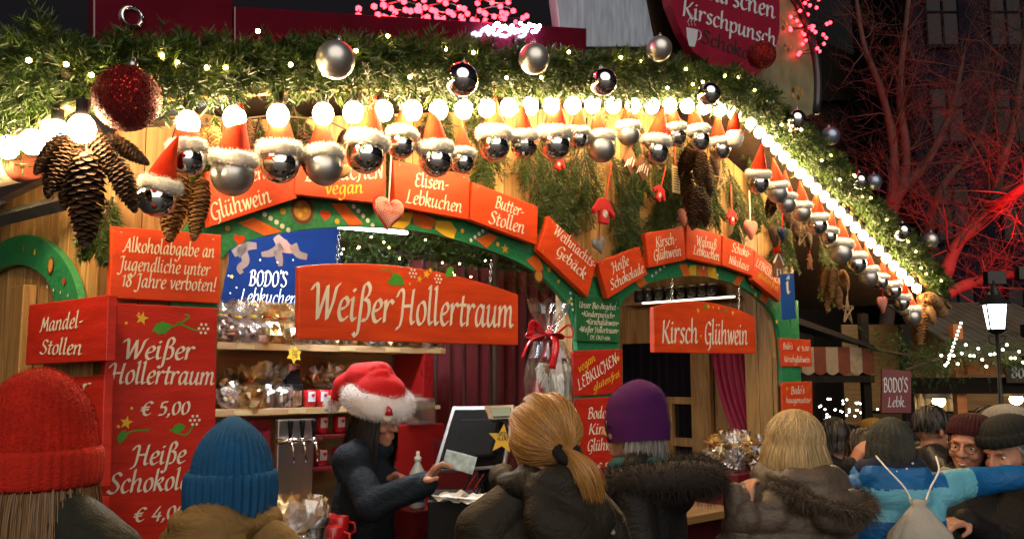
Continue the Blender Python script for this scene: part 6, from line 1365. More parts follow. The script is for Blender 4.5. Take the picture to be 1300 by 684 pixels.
# ------------------------------------------------------------------ people
M_skin = mat('skin', (.42, .2, .13), .5, noise=.2, nscale=26, bump=.12, bscale=180); M_skin.node_tree.nodes['Principled BSDF'].inputs['Subsurface Weight'].default_value = .08
M_eye = mat('eye_white', (.7, .68, .65), .2); M_iris = mat('eye_iris', (.05, .03, .02), .1)
M_trous = mat('dark_trousers', (.015, .016, .022), .85, noise=.2); M_shoe = mat('dark_shoe', (.012, .011, .01), .5)
def fabric(name, col, rough=.8, bump=.25, bs=220, noise=.18): return mat(name, col, rough, noise=noise, nscale=14, bump=bump, bscale=bs, spec=.3, wrinkle=.28 if ('jacket' in name or 'coat' in name or 'quilt' in name or 'shell' in name) else 0)
def hair_mat(name, col): 
    m = mat(name, col, .42, rnd=.45, spec=.45); return m
def Rz(a): return Matrix.Rotation(a, 4, 'Z')
class Figure:
    """A standing figure in its own frame: facing +Y, feet at the origin, crown of the skull at height H."""
    def __init__(s, label, px, py, depth, yaw, extra=0., group=None, head=(0, 0, 0), lean=0., build=1.):
        top = D(px, py, depth); s.H = top.z-extra; s.yaw = rad(yaw); s.b = build
        s.root = thing_body = None; s.label = label; s.group = group
        s.loc = Vector((top.x, top.y, 0)); s.M = Matrix.Translation(s.loc) @ Rz(s.yaw); s.Mi = s.M.inverted()
        s.neck = Vector((0, -.015, s.H-.235)); s.hm = Matrix.Translation(s.neck) @ Euler([rad(a) for a in head]).to_matrix().to_4x4() @ Matrix.Translation(-s.neck)
        s.hc = Vector((0, .01, s.H-.115)); s.hrot = Euler([rad(a) for a in head]); s.arms = {}
        s.body_prims = []; s.sh = {k: Vector((k*.185*build, -.02, s.H-.33)) for k in (-1, 1)}
    def loc_of(s, p): return s.Mi @ Vector(p)              # world -> own frame
    def h(s, x, y, z): return s.hm @ (s.hc+Vector((x, y, z)))
    def hp(s, c, r, e=(0, 0, 0)): return ('ell', s.h(*c), r, tuple((s.hrot.to_matrix() @ Euler(e).to_matrix()).to_euler()))
    def arm(s, side, elbow=None, wrist=None, hand=None, curl=.6, grip=None):
        sh = s.sh[side]; e = Vector(elbow) if elbow else sh+Vector((side*.05, -.04, -.29)); w = Vector(wrist) if wrist else e+Vector((-side*.01, .1, -.23))
        hd = Vector(hand) if hand else w+(w-e).normalized()*.09; s.arms[side] = (sh, e, w, hd, curl, grip)
    def hand_prims(s, side):
        sh, e, w, hd, curl, grip = s.arms[side]; ax = (hd-w).normalized(); P_ = []
        nrm = Vector(grip) if grip else Vector((-side, 0, 0)); nrm = (nrm-ax*nrm.dot(ax)).normalized(); lat = ax.cross(nrm)*side
        P_.append(('cap', w-ax*.03, w+ax*.015, .026, .026)); palm = w+ax*.05
        for k in (-1, -.33, .33, 1): P_.append(('cap', w+ax*.012+lat*k*.016, w+ax*.088+lat*k*.03, .015, .0125))
        for j, (k, ln) in enumerate(((-1.05, .068), (-.36, .078), (.33, .074), (1.0, .058))):
            a = w+ax*.09+lat*k*.029; d = ax
            for q, f in enumerate((.45, .32, .25)):
                ang = curl*(.5+.5*q); dd = (d*math.cos(ang)+nrm*math.sin(ang)).normalized(); b = a+dd*ln*f*1.15; P_.append(('cap', a, b, .0098-.001*q, .0092-.001*q)); a = b; d = dd
        t0 = w+ax*.02-lat*.028; t1 = t0+(ax*.6-lat*.6+nrm*.45).normalized()*.042; t2 = t1+(ax*.85+nrm*.5+lat*.1).normalized()*.034
        P_ += [('cap', t0, t1, .014, .0115), ('cap', t1, t2, .0112, .009)]; return P_
    def head_prims(s, smile=0., female=True):
        j = .92 if female else 1.02
        P_ = [s.hp((0, -.012, .02), (.074, .094, .094)), s.hp((0, .028, -.045), (.057*j, .062, .07)), s.hp((0, .02, -.02), (.066, .07, .08)), s.hp((0, .066, -.092), (.026*j, .024, .022)),
              s.hp((0, .082, .028), (.05, .018, .014)), ('cap', s.h(0, .094, .018), s.h(0, .112, -.028), .0075, .0115), s.hp((-.012, .1, -.03), (.009, .011, .008)), s.hp((.012, .1, -.03), (.009, .011, .008)),
              s.hp((-.031, .0705, .0125), (.0165, .0115, .0065)), s.hp((.031, .0705, .0125), (.0165, .0115, .0065)), s.hp((-.031, .0695, -.008), (.015, .0105, .005)), s.hp((.031, .0695, -.008), (.015, .0105, .005)), s.hp((-.036, .07, -.028), (.024, .022, .022)), s.hp((.036, .07, -.028), (.024, .022, .022)),
              ('cap', s.h(-.019-.004*smile, .086-.004*smile, -.061+.006*smile), s.h(.019+.004*smile, .086-.004*smile, -.061+.006*smile), .0068, .0068), ('cap', s.h(-.015, .086, -.072), s.h(.015, .086, -.072), .0075, .0075)]
        for k in (-1, 1): P_.append(s.hp((k*.075, -.008, -.01), (.01, .02, .032), (0, 0, k*.35)))
        P_ += [('cap', s.neck+Vector((0, -.012, -.075)), s.h(0, -.015, -.06), .06, .05)]
        return P_
    def build_body(s, voxel=.0095, face=False, hands=(), smile=0., female=True):
        H, b = s.H, s.b; P_ = s.head_prims(smile, female)
        P_ += [('cap', (-.12*b, -.02, H-.345), (.12*b, -.02, H-.345), .04, .04), ('ell', (0, -.01, H-.48), (.15*b, .085*b, .19)), ('ell', (0, -.005, H*.56), (.155*b, .1*b, .16))]
        for k in (-1, 1):
            P_ += [('cap', (k*.09, 0, H*.52), (k*.1, .015, H*.28), .082*b, .055), ('cap', (k*.1, .015, H*.28), (k*.1, -.02, .09), .052, .036), ('cap', (k*.1, -.03, .05), (k*.105, .13, .035), .038, .032)]
            if k in s.arms:
                sh, e, w, hd, *_ = s.arms[k]; P_ += [('cap', sh, e, .034, .03), ('cap', e, w, .03, .025)]
                if k in hands: P_ += s.hand_prims(k)
                else: P_ += [('ell', (w+hd)/2, (.03, .04, .04))]
        o = organic('person', P_, voxel, M_skin, None, 3)
        o.matrix_world = s.M; s.root = tag(o, s.label, 'person', s.group)
        if face:
            for k in (-1, 1):
                mb = MB(); mb.sphere((0, 0, 0), .0115, 16, 10); mb.sphere((0, .0045, -.001), .0078, 12, 8, 1)
                e = part('eye', mb, [M_eye, M_iris], s.root, smooth=True); e.location = s.h(k*.031, .0695, .0025); e.rotation_euler = s.hrot
        return s.root
    def trousers(s):
        H = s.H; P_ = [('ell', (0, 0, H*.545), (.185*s.b, .125, .13))]
        for k in (-1, 1): P_ += [('cap', (k*.095, 0, H*.52), (k*.102, .015, H*.28), .1, .073), ('cap', (k*.102, .015, H*.28), (k*.102, -.02, .12), .072, .058)]
        organic('trousers', P_, .02, M_trous, s.root, 3, cloth_folds(.006, 3, 14, 40))
        for k in (-1, 1):
            mb = MB(); mb.lathe([(.05, 0), (.058, .02), (.05, .07), (.045, .12)], 16, M=Matrix.Translation((k*.102, .03, 0)) @ Matrix.Diagonal((.85, 2.0, 1, 1))); part('shoe', mb, M_shoe, s.root, smooth=True)
    def jacket(s, m, voxel=.011, hem=.5, fold=None, puff=0., cuff=True, extra=(), width=1.0, seed=1, name='jacket', assign=None, arm_r=.068):
        H, b = s.H, s.b*width; z0 = H*hem
        rows = [(0, -.005, z0, .2*b, .155*b), (0, -.005, z0+.12, .205*b, .155*b), (0, -.01, H*.66, .2*b, .15*b), (0, -.015, H-.44, .2*b, .14*b), (0, -.02, H-.36, .185*b, .118*b), (0, -.02, H-.3, .12*b, .09*b), (0, -.015, H-.25, .085, .085), (0, -.015, H-.215, .078, .08)]
        P_ = [('loft', rows)]
        for k in (-1, 1):
            P_.append(('cap', (k*.045, -.02, H-.25), s.sh[k]+Vector((-.015*k, 0, -.012)), .07, .066))
            sh, e, w, hd, *_ = s.arms[k]; P_ += [('cap', sh+Vector((-.01*k, 0, -.02)), e, arm_r+.004, arm_r-.004), ('cap', e, w-(w-e).normalized()*.005, arm_r, arm_r*.74)]
        P_ += list(extra); base = cloth_folds(.0075, seed, 11, 36) if fold is None else fold
        if puff:
            g_ = wave_noise(seed+5, 6, 10, 25)
            f = lambda co: puff*(np.abs(np.sin(co[:, 2]*np.pi/.085+.5*g_(co)))**.55)-puff*.6+base(co)*.7
        else: f = base
        o = organic(name, P_, voxel, m, s.root, 3, f)
        if assign:
            me = o.data; c = np.empty(len(me.polygons)*3); me.polygons.foreach_get('center', c); idx = assign(c.reshape(-1, 3)).astype(np.int32); me.polygons.foreach_set('material_index', idx); me.update()
        return o
    def beanie(s, m, R=.112, zlow=-.02, top=.17, ribs=44, amp=.014, cuff=.07, droop=0., sx=.92, name='knit_hat', fuzz=0, m2=None, tilt=(0, 0), pleat=True, seed=1, pk=(2.3, .55), lump=.004):
        """knitted hat on the head: zlow / top are heights over the head centre"""
        mb = MB(); h_ = top-zlow; prof = []
        for i in range(31):
            t = i/30; r = R*(1.0+.05*math.sin(min(t*2.2, 1)*math.pi))*(1 if t < .42 else max(.03, (1-((t-.42)/.58)**pk[0]))**pk[1])
            prof.append((r, zlow+h_*t))
        seg = ribs*6; vs = []; fs = []; r_ = wave_noise(seed, 6, 12, 40)
        for i, (r, z) in enumerate(prof):
            ang = np.arange(seg)*2*np.pi/seg; a_ = amp*(1 if pleat else 0)*(1-.5*max(0, (i-24)/6)); q = r*(1+a_*np.sign(np.cos(ribs*ang))*np.abs(np.cos(ribs*ang))**.7)
            P_ = np.stack([q*np.cos(ang)*sx, q*np.sin(ang)*1.08, np.full(seg, z)], 1); P_ += (P_/np.maximum(np.linalg.norm(P_, axis=1)[:, None], 1e-6))*(lump*r_(P_))[:, None]; P_[:, 1] -= droop*(max(0, z-zlow)/h_)**2; vs += [tuple(p) for p in P_]
        for i in range(30):
            for k in range(seg): k2 = (k+1) % seg; fs.append((i*seg+k, i*seg+k2, (i+1)*seg+k2, (i+1)*seg+k))
        fs.append(tuple(30*seg+k for k in range(seg))); mb.add(vs, fs)
        Mx = s.hm @ Matrix.Translation(s.hc+Vector((0, -.012, 0))) @ Euler((rad(tilt[0]), rad(tilt[1]), 0)).to_matrix().to_4x4()
        o = part(name, mb, m, s.root, smooth=True); o.matrix_parent_inverse = Matrix.Identity(4); o.matrix_local = Mx
        if cuff:
            mb = MB(); vs = []; fs = []; nr = 12; lean_ = .003
            for i in range(nr+1):
                t = i/nr; bulge = .010*math.sin(math.pi*t)**.35+.003
                for k in range(seg):
                    a = 2*math.pi*k/seg; c_ = math.cos(ribs*a); q = (R*(1.0+.03*t)+bulge)*(1+amp*1.1*math.copysign(abs(c_)**.7, c_)); vs.append((q*math.cos(a)*sx, q*math.sin(a)*1.08-droop*(cuff*t/h_)**2, zlow-.008+cuff*t))
            for i in range(nr):
                for k in range(seg): k2 = (k+1) % seg; fs.append((i*seg+k, i*seg+k2, (i+1)*seg+k2, (i+1)*seg+k))
            mb.add(vs, fs); c = part('cuff', mb, m2 or m, s.root, smooth=True, norm=False); c.matrix_local = Mx
            md = c.modifiers.new('t', 'SOLIDIFY'); md.thickness = .006; md.offset = -1
        if fuzz:
            P_, N_ = surface_points(o.data, fuzz, np.random.default_rng(3)); V, F = strands(P_, N_+np.random.default_rng(2).normal(0, .6, P_.shape), .008, .0006, steps=1, rng=np.random.default_rng(5)); f_ = part('fuzz', raw_mesh('fuzz', V, F, [m]), None, s.root, norm=False); f_.matrix_local = Mx
        return o
    def hair(s, paths, m, width=.0035, name='hair', shell=None, jitter=.004, n_extra=0):
        """paths: (n, k, 3) in the head frame, centred on the head"""
        paths = np.asarray(paths); n, k, _ = paths.shape; rng = np.random.default_rng(7)
        T_ = np.gradient(paths, axis=1); T_ /= np.maximum(np.linalg.norm(T_, axis=2)[..., None], 1e-9); N_ = paths/np.maximum(np.linalg.norm(paths, axis=2)[..., None], 1e-9)
        S_ = np.cross(T_, N_); S_ /= np.maximum(np.linalg.norm(S_, axis=2)[..., None], 1e-9); tw = rng.normal(0, .5, n)[:, None, None]; S_ = S_+N_*tw
        w = width*np.sin(np.linspace(.35, 2.95, k))[None, :, None]*rng.uniform(.6, 1.2, n)[:, None, None]
        V = np.stack([paths-S_*w/2, paths+S_*w/2], 2).reshape(-1, 3); b_ = (np.arange(n)*k*2)[:, None]+np.arange(k-1)[None]*2; b_ = b_.ravel()
        F = np.stack([b_, b_+1, b_+3, b_+2], 1); Mx = s.hm @ Matrix.Translation(s.hc)
        o = part(name, raw_mesh(name, V, F, [m], True), None, s.root, norm=False); o.matrix_local = Mx; return o
    def hair_cap(s, prims, m, name='hair_base', voxel=.008):
        o = organic(name, prims, voxel, m, s.root, 4); o.matrix_local = s.hm @ Matrix.Translation(s.hc); return o
def slerp_paths(a, b, k):
    """great-circle paths between unit vectors a, b (n,3)"""
    a = a/np.linalg.norm(a, axis=1)[:, None]; b = b/np.linalg.norm(b, axis=1)[:, None]; om = np.arccos(np.clip(np.sum(a*b, 1), -.9999, .9999)); t = np.linspace(0, 1, k)
    return (np.sin((1-t)[None]*om[:, None])/np.sin(om)[:, None])[..., None]*a[:, None]+(np.sin(t[None]*om[:, None])/np.sin(om)[:, None])[..., None]*b[:, None]
def fur_mass(name, path, radius, n, ln, m, parent, seed=1, wid=.004, squash=(1, 1, 1), bias=(0, 0, 0)):
    rng = np.random.default_rng(seed); P = np.array([np.array(p, float) for p in catmull(path, 8)]); i = rng.integers(0, len(P)-1, n); t = rng.random(n)[:, None]; c = P[i]*(1-t)+P[i+1]*t
    d = rng.normal(size=(n, 3)); d /= np.linalg.norm(d, axis=1)[:, None]; cl = wave_noise(seed, 5, 30, 70)(c)
    d2 = d+np.array(bias)+rng.normal(0, .25, (n, 3)); V, F = strands(c+d*radius*np.array(squash), d2, ln*rng.uniform(.5, 1.1, n)*(1+.25*cl), wid, bend=np.tile((0, 0, -.35), (n, 1)), steps=2, rng=rng)
    mb = MB(); mb.tube(list(P), radius*1.02, 10); V0 = np.array(mb.v); F0 = np.array([f for f in mb.f if len(f) == 4])
    V, F = merge([(V0, F0), (V, F)]); return part(name, raw_mesh(name, V, F, [m]), None, parent, norm=False)
def loose_down(n, zmin, seed, R=(.09, .107, .104), front=.35, length=.0, k=9, spread=.012, flare=.0, part_y=.0, x_bias=0):
    """paths from a parting over the skull and straight down to zmin (head frame)"""
    rng = np.random.default_rng(seed); az = rng.uniform(front, 2*math.pi-front, n)+math.pi/2    # 0 = face side (+Y)
    start = np.stack([rng.normal(0, .18, n), rng.uniform(-.55, .55, n), np.ones(n)], 1); end = np.stack([np.cos(az), np.sin(az), np.full(n, -.12)], 1); P = slerp_paths(start, end, k)*np.array(R)+np.array((0, -.01, .016))
    lay = rng.uniform(.9, 1.06, n)[:, None, None]; P = P*lay; last = P[:, -1]; m_ = 7; tt = np.linspace(0, 1, m_+1)[1:]
    zend = zmin+rng.normal(0, .012, n); down = np.repeat(last[:, None], m_, 1); down[..., 2] = last[:, 2:3]+(zend[:, None]-last[:, 2:3])*tt
    dirx = last.copy(); dirx[:, 2] = 0; down += dirx[:, None]*(flare*np.sin(tt*2.2)[None, :, None])+rng.normal(0, spread, (n, 1, 3))*tt[None, :, None]
    return np.concatenate([P, down], 1)
def hood(f, m, drop=.3, back=.15, w=.14, r=.05, seed=3, front=.07, up=.225):
    """a hood lying on the shoulders: a rolled rim round the neck and a flat pouch down the back"""
    H = f.H; P_ = []; n = 14; q = []
    for i in range(n+1):
        a = -2.5+5.0*i/n; q.append(Vector((w*math.sin(a)*.95, -.02-.105*math.cos(a)+(.02 if abs(a) > 2 else 0), H-up-.02*(1-math.cos(a))*.5-.015*math.cos(a))))
    P_ += [('cap', q[i], q[i+1], r*(.85+.2*math.sin(i*1.7)), r*(.85+.2*math.sin((i+1)*1.7))) for i in range(n)]
    P_ += [('ell', (0, -back, H-drop), (w*1.05, .055, .105), (rad(-24), 0, 0)), ('ell', (0, -back*.8, H-drop+.06), (w*.95, .06, .07))]
    return organic('hood', P_, .0085, m, f.root, 2, cloth_folds(.011, seed, 16, 50))

M_blond = hair_mat('blond_hair', (.2, .11, .045)); M_pblond = hair_mat('pale_blond_hair', (.42, .3, .14)); M_gold = hair_mat('golden_hair', (.4, .2, .055)); M_blackh = hair_mat('black_hair', (.012, .01, .01)); M_brownh = hair_mat('dark_brown_hair', (.03, .018, .01)); M_greyh = hair_mat('grey_hair', (.3, .29, .28))

# woman in a red hat, cut by the left edge
f = Figure('person in a fluffy red knit hat with blond hair at the left edge', 62, 468, 2.0, -8, .045)
f.arm(-1); f.arm(1); f.build_body(.012); f.trousers()
M_redknit = fabric('red_mohair', (.46, .016, .006), .95, .5, 160); f.jacket(fabric('dark_green_jacket', (.01, .011, .007), .7), seed=3)
f.beanie(M_redknit, .113, -.085, .16, 40, .007, .085, .02, fuzz=26000, seed=2, lump=.006)
f.hair(loose_down(5000, -.3, 4, (.085, .1, .075), flare=.25), M_blond, .002); f.hair_cap([('ell', (0, -.025, -.04), (.08, .085, .1)), ('cap', (0, -.04, -.06), (0, -.05, -.22), .08, .075)], M_blond)
organic('scarf', [('cap', (-.12, -.06, f.H-.29), (-.03, -.1, f.H-.31), .05, .045), ('cap', (-.1, .05, f.H-.29), (.06, .06, f.H-.3), .045, .04), ('cap', (-.12, -.05, f.H-.29), (-.11, .06, f.H-.29), .05, .045)], .01, fabric('black_scarf', (.018, .017, .015), .95, .6, 130), f.root, 3, cloth_folds(.008, 4, 20, 60))
# person in a blue beanie
f = Figure('person in a ribbed blue beanie with a folded cuff and tan jacket, seen from behind', 297, 527, 2.35, -6, .03)
f.arm(-1); f.arm(1); f.build_body(.012); f.trousers(); M_tanj = fabric('tan_jacket', (.17, .1, .03), .7, .2, 180)
H = f.H; f.jacket(M_tanj, seed=5, width=.92, fold=cloth_folds(.011, 8, 14, 46)); hood(f, M_tanj, seed=6, w=.105, r=.04)
M_blueknit = fabric('blue_wool', (.007, .075, .19), .95, .4, 240); f.beanie(M_blueknit, .106, -.1, .142, 34, .03, .115, .0, fuzz=5000, seed=6, pk=(1.9, .66))
f.hair(loose_down(1800, -.2, 6, (.078, .095, .07), front=.9, flare=.25), M_blond, .002); f.hair_cap([('ell', (0, -.02, -.05), (.078, .085, .1))], M_blond)
# blonde with a ponytail
f = Figure('blonde person with a ponytail and dark olive jacket, seen from behind at the till', 688, 489, 2.42, 26, .02, head=(6, 0, 6))
f.arm(-1); f.arm(1); f.build_body(.01); f.trousers(); M_olivej = fabric('olive_brown_jacket', (.013, .010, .006), .65, .2, 200)
H = f.H; f.jacket(M_olivej, .0095, seed=9, width=1.04, fold=cloth_folds(.01, 12, 12, 44)); hood(f, M_olivej, seed=13, w=.118, r=.036, up=.21)
mb = MB(); r_ = random.Random(1)
for sx_, zz in ((-.2, .41), (.21, .4), (-.11, .36), (.12, .345), (-.205, .47)): mb.lathe([(.007, 0), (.0075, .002), (.005, .004)], 12, M=Matrix.Translation((sx_, -.13-.02*(abs(sx_) < .15), H-zz)) @ Euler((rad(80), 0, 0)).to_matrix().to_4x4())
part('press_stud', mb, M_steel, f.root)
rng = np.random.default_rng(5); n = 7000; tie = np.array((.02, -.93, -.28)); st = rng.normal(size=(n, 3)); st[:, 1] = np.abs(st[:, 1])*np.where(rng.random(n) < .75, 1, -.4)
st = st/np.linalg.norm(st, axis=1)[:, None]; bad = st[:, 2] < -.35; st[bad, 2] *= -1; bad = (st[:, 1] > .55) & (st[:, 2] < .45); st[bad, 1] *= .3; st /= np.linalg.norm(st, axis=1)[:, None]
en = np.tile(tie, (n, 1))+rng.normal(0, .05, (n, 3)); PP = slerp_paths(st, en, 12); lump = 1+.05*np.sin(PP[..., 0]*9+PP[..., 2]*5); PP = PP*np.array((.087, .103, .1))*(rng.uniform(.96, 1.05, n)[:, None]*lump)[..., None]+np.array((0, -.008, .012))
f.hair(PP, M_gold, .0019); f.hair_cap([('ell', (0, -.01, .014), (.084, .1, .097))], M_gold)
tp = np.array((.002, -.108, -.02)); t_ = np.linspace(0, 1, 9); m_ = 2600; off = rng.normal(0, 1, (m_, 3)); tail = np.stack([.008*t_+.03*t_**2, -.025*np.sin(t_*3)-.06*t_, -.075*t_**1.2], 1)+tp
off = np.clip(off, -1.6, 1.6); prof = .009+.013*np.sin(np.minimum(t_*2., 1.57))*(1-.35*t_); f.hair(tail[None]*1.0+off[:, None]*prof[None, :, None]*np.array((1, .8, .4))+rng.normal(0, .004, (m_, 1, 3))*(t_**2)[None, :, None]-(rng.random((m_, 1, 1))*(t_**3)[None, :, None])*np.array((0, 0, .04)), M_gold, .0018, 'ponytail')
mb = MB(); mb.tube([(.03*math.cos(a), .0, .03*math.sin(a)) for a in np.linspace(0, 6.2832, 22)], .014, 8); o = part('hair_tie', mb, fabric('black_scrunchie', (.012, .01, .012), .95, .6, 200), f.root, smooth=True); o.matrix_local = f.hm @ Matrix.Translation(f.hc+Vector((.002, -.115, -.022))) @ Euler((rad(-50), 0, 0)).to_matrix().to_4x4()
# purple hat
f = Figure('person in a purple hat and black coat with a dark fur hood, facing the till', 806, 481, 3.35, 72, .062, head=(2, 0, 8))
f.arm(-1); f.arm(1); f.build_body(.0085, face=True); f.trousers(); H = f.H; M_blackc = fabric('black_coat', (.005, .005, .0065), .65, .2, 150)
f.jacket(M_blackc, .011, seed=14, width=1.12, fold=cloth_folds(.011, 15, 11, 40), extra=[('ell', (0, -.12, H-.33), (.17, .09, .1))])
f.beanie(fabric('purple_felt', (.055, .004, .075), .95, .3, 200), .103, -.048, .175, 30, 0, .0, .02, pleat=False, seed=4, fuzz=6000, pk=(3.2, .6), lump=.008, tilt=(-6, 5))
f.hair(loose_down(1500, -.085, 8, (.08, .097, .08), front=1.2), M_greyh, .002)
M_dfur = mat('dark_brown_fur', (.012, .008, .006), .85, rnd=.6); fur_mass('fur_collar', [(-.17, .06, H-.3), (-.19, -.06, H-.28), (-.13, -.2, H-.27), (0, -.26, H-.285), (.13, -.2, H-.27), (.19, -.06, H-.29), (.17, .06, H-.32)], .055, 13000, .042, M_dfur, f.root, 3, .002, bias=(0, 0, .05))
organic('scarf', [('cap', (-.08, .05, H-.265), (.08, .05, H-.265), .045, .045), ('cap', (-.09, -.05, H-.25), (-.085, .05, H-.255), .04, .045), ('cap', (.09, -.05, H-.25), (.085, .05, H-.255), .04, .045), ('cap', (-.08, -.07, H-.25), (.08, -.07, H-.25), .04, .04)], .01, fabric('teal_plaid_scarf', (.02, .07, .075), .95, .4, 160, .5), f.root, 3, cloth_folds(.006, 4, 24, 60))
def glasses(f, m, r=.021):
    mb = MB()
    for k in (-1, 1):
        mb.tube([(k*.032+r*1.1*math.cos(a), .098, .003+r*math.sin(a)) for a in np.linspace(0, 6.2832, 22)], .0022, 6); mb.tube([(k*.055, .096, .008), (k*.074, .05, .01), (k*.078, -.005, .008)], .0018, 5)
    mb.tube([(-.011, .099, .006), (0, .104, .009), (.011, .099, .006)], .002, 5); o = part('glasses', mb, m, f.root, smooth=True); o.matrix_local = f.hm @ Matrix.Translation(f.hc)
M_gl = mat('glasses_frame', (.02, .012, .01), .3); glasses(f, M_gl)
# blond bob
f = Figure('blond person with a straight bob and taupe quilted jacket with fur-edged hood', 1005, 519, 3.45, 38, .012, head=(4, 0, 10))
w_ = f.loc_of(D(946, 652, 3.28)); e_ = f.loc_of(D(930, 700, 3.35)); f.arm(-1, e_, w_, w_+Vector((.03, .02, .07)), .9); f.arm(1); f.build_body(.0085, face=True, hands=(-1,)); f.trousers(); H = f.H
M_taupe = fabric('taupe_quilt', (.085, .066, .052), .45, .12, 120, .12)
f.jacket(M_taupe, .0105, seed=18, width=1.12, puff=.016, extra=[('ell', (.02, -.17, H-.34), (.15, .07, .1), (rad(-20), 0, 0))], arm_r=.074); hood(f, M_taupe, seed=19, w=.135, drop=.31, back=.16)
f.hair(loose_down(9000, -.125, 9, (.092, .108, .105), front=.5, flare=.18, spread=.007), M_pblond, .0018); f.hair_cap([('ell', (0, -.004, .018), (.09, .104, .103)), ('loft', [(0, -.024, -.11, .086, .086), (0, -.024, -.06, .092, .094), (0, -.012, .02, .089, .1)])], M_pblond)
M_gfur = mat('grey_brown_fur', (.07, .052, .04), .85, rnd=.6); fur_mass('hood_fur', [(-.15, .0, H-.27), (-.16, -.1, H-.27), (-.14, -.19, H-.3), (-.05, -.25, H-.33), (.07, -.255, H-.33), (.15, -.18, H-.3), (.165, -.06, H-.28)], .016, 8000, .045, M_gfur, f.root, 5, .0018)
mb = MB(); q = w_; ax_ = (w_-e_).normalized()
mb.lathe([(.036, -.006), (.038, 0), (.036, .006)], 20, M=Matrix.Translation(q-ax_*.012) @ ax_.to_track_quat('Z', 'Y').to_matrix().to_4x4()); part('wrist_band', mb, mat('gold_metal', (.6, .45, .2), .3, 1.), f.root, smooth=True)
organic('scarf', [('cap', w_+Vector((-.02, .03, .07)), w_+Vector((0, .02, -.12)), .04, .05), ('cap', (-.1, .07, H-.26), (.1, .07, H-.27), .05, .05), ('cap', (-.1, .05, H-.27), w_+Vector((0, .02, .05)), .05, .04)], .01, M_taupe, f.root, 3, cloth_folds(.008, 3, 22, 60))
# blue jacket with an outstretched arm
f = Figure('person in a blue jacket with pale blue bands, arm stretched out to the side', 1128, 527, 3.6, -6, .04)
eR = f.loc_of(D(1236, 611, 3.7)); wR = f.loc_of(D(1312, 604, 3.75)); f.arm(1, eR, wR); f.arm(-1); f.sh = {1: Vector((.175, -.01, f.H-.225)), -1: Vector((-.175, -.01, f.H-.245))}; f.arm(1, eR, wR); f.arm(-1)
f.build_body(.012); f.trousers(); H = f.H
M_bj = fabric('blue_shell', (.005, .11, .33), .5, .1, 150, .1); M_lb = fabric('pale_blue_shell', (.13, .43, .58), .5, .1, 150, .08)
zA, zB = f.loc_of(D(1128, 622, 3.45)).z, f.loc_of(D(1128, 664, 3.45)).z; xA, xB = f.loc_of(D(1188, 600, 3.65)).x, f.loc_of(D(1230, 600, 3.7)).x
f.jacket([M_bj, M_lb], .0095, seed=22, width=.95, arm_r=.062, extra=[('loft', [(0, -.02, H-.5, .19, .14), (0, -.02, H-.3, .185, .12), (0, -.02, H-.2, .12, .09)]), ('cap', (-.08, -.07, H-.19), (.08, -.07, H-.19), .055, .055), ('cap', (-.09, .05, H-.2), (.09, .05, H-.2), .05, .05), ('ell', (0, -.1, H-.25), (.12, .06, .08))], fold=cloth_folds(.007, 23, 14, 40),
         assign=lambda c: (((c[:, 2] < zA) & (c[:, 2] > zB) & (c[:, 0] < .2)) | ((c[:, 0] > xA) & (c[:, 0] < xB) & (c[:, 2] > H-.42))))
f.beanie(fabric('grey_green_knit', (.04, .043, .037), .95, .8, 110, .4), .091, -.03, .15, 22, .03, .0, .02, seed=8)
organic('scarf', [('cap', (-.075, -.06, H-.16), (.075, -.06, H-.16), .045, .045), ('cap', (-.085, .05, H-.17), (.085, .05, H-.17), .04, .04), ('cap', (-.085, -.05, H-.16), (-.085, .05, H-.17), .04, .04), ('cap', (.085, -.05, H-.16), (.085, .05, H-.17), .04, .04)], .009, fabric('navy_patterned_scarf', (.014, .018, .045), .9, .3, 160), f.root, 3, cloth_folds(.004, 4, 24, 60))
mb = MB(); r_ = random.Random(2)
for k in range(9): a = r_.uniform(-2.4, -.7); mb.sphere((.1*math.cos(a)*1.28, .105*math.sin(a)-.005, H-.16+r_.uniform(-.025, .025)), .0045, 8, 6)
part('scarf_pattern', mb, M_white, f.root)
zb_ = f.loc_of(D(1135, 640, 3.4)).z; t = thing('drawstring_bag', 'white cotton drawstring bag on the back of the blue jacket', 'bag', f.M @ Vector((.03, -.21, zb_-.42)), f.yaw)
mb = MB(); seg = 36; rows = [(.09, 0), (.125, .05), (.125, .18), (.09, .32), (.035, .4), (.02, .42), (.028, .44)]; vs = []; fs = []
for i, (r, z) in enumerate(rows):
    for k in range(seg): a = 2*math.pi*k/seg; w = r*(1+(.05+.12*(i > 2))*math.sin(a*11+i*.4)*(i/6)+.04*math.sin(a*4+i)); vs.append((w*math.cos(a)*1.15, w*math.sin(a)*.5, z))
for i in range(len(rows)-1):
    for k in range(seg): fs.append((i*seg+k, i*seg+(k+1) % seg, (i+1)*seg+(k+1) % seg, (i+1)*seg+k))
fs.append(tuple(range(seg-1, -1, -1))); fs.append(tuple((len(rows)-1)*seg+k for k in range(seg))); mb.add(vs, fs); part('sack', mb, fabric('white_cotton', (.4, .38, .34), .85, .3, 120, .1), t, smooth=True)
mb = MB()
for k in (-1, 1): mb.tube(catmull([(k*.02, 0, .42), (k*.045, .005, .48), (k*.09, .04, .54), (k*.11, .12, .585)], 8), .0035, 6)
part('cord', mb, M_white, t, smooth=True)
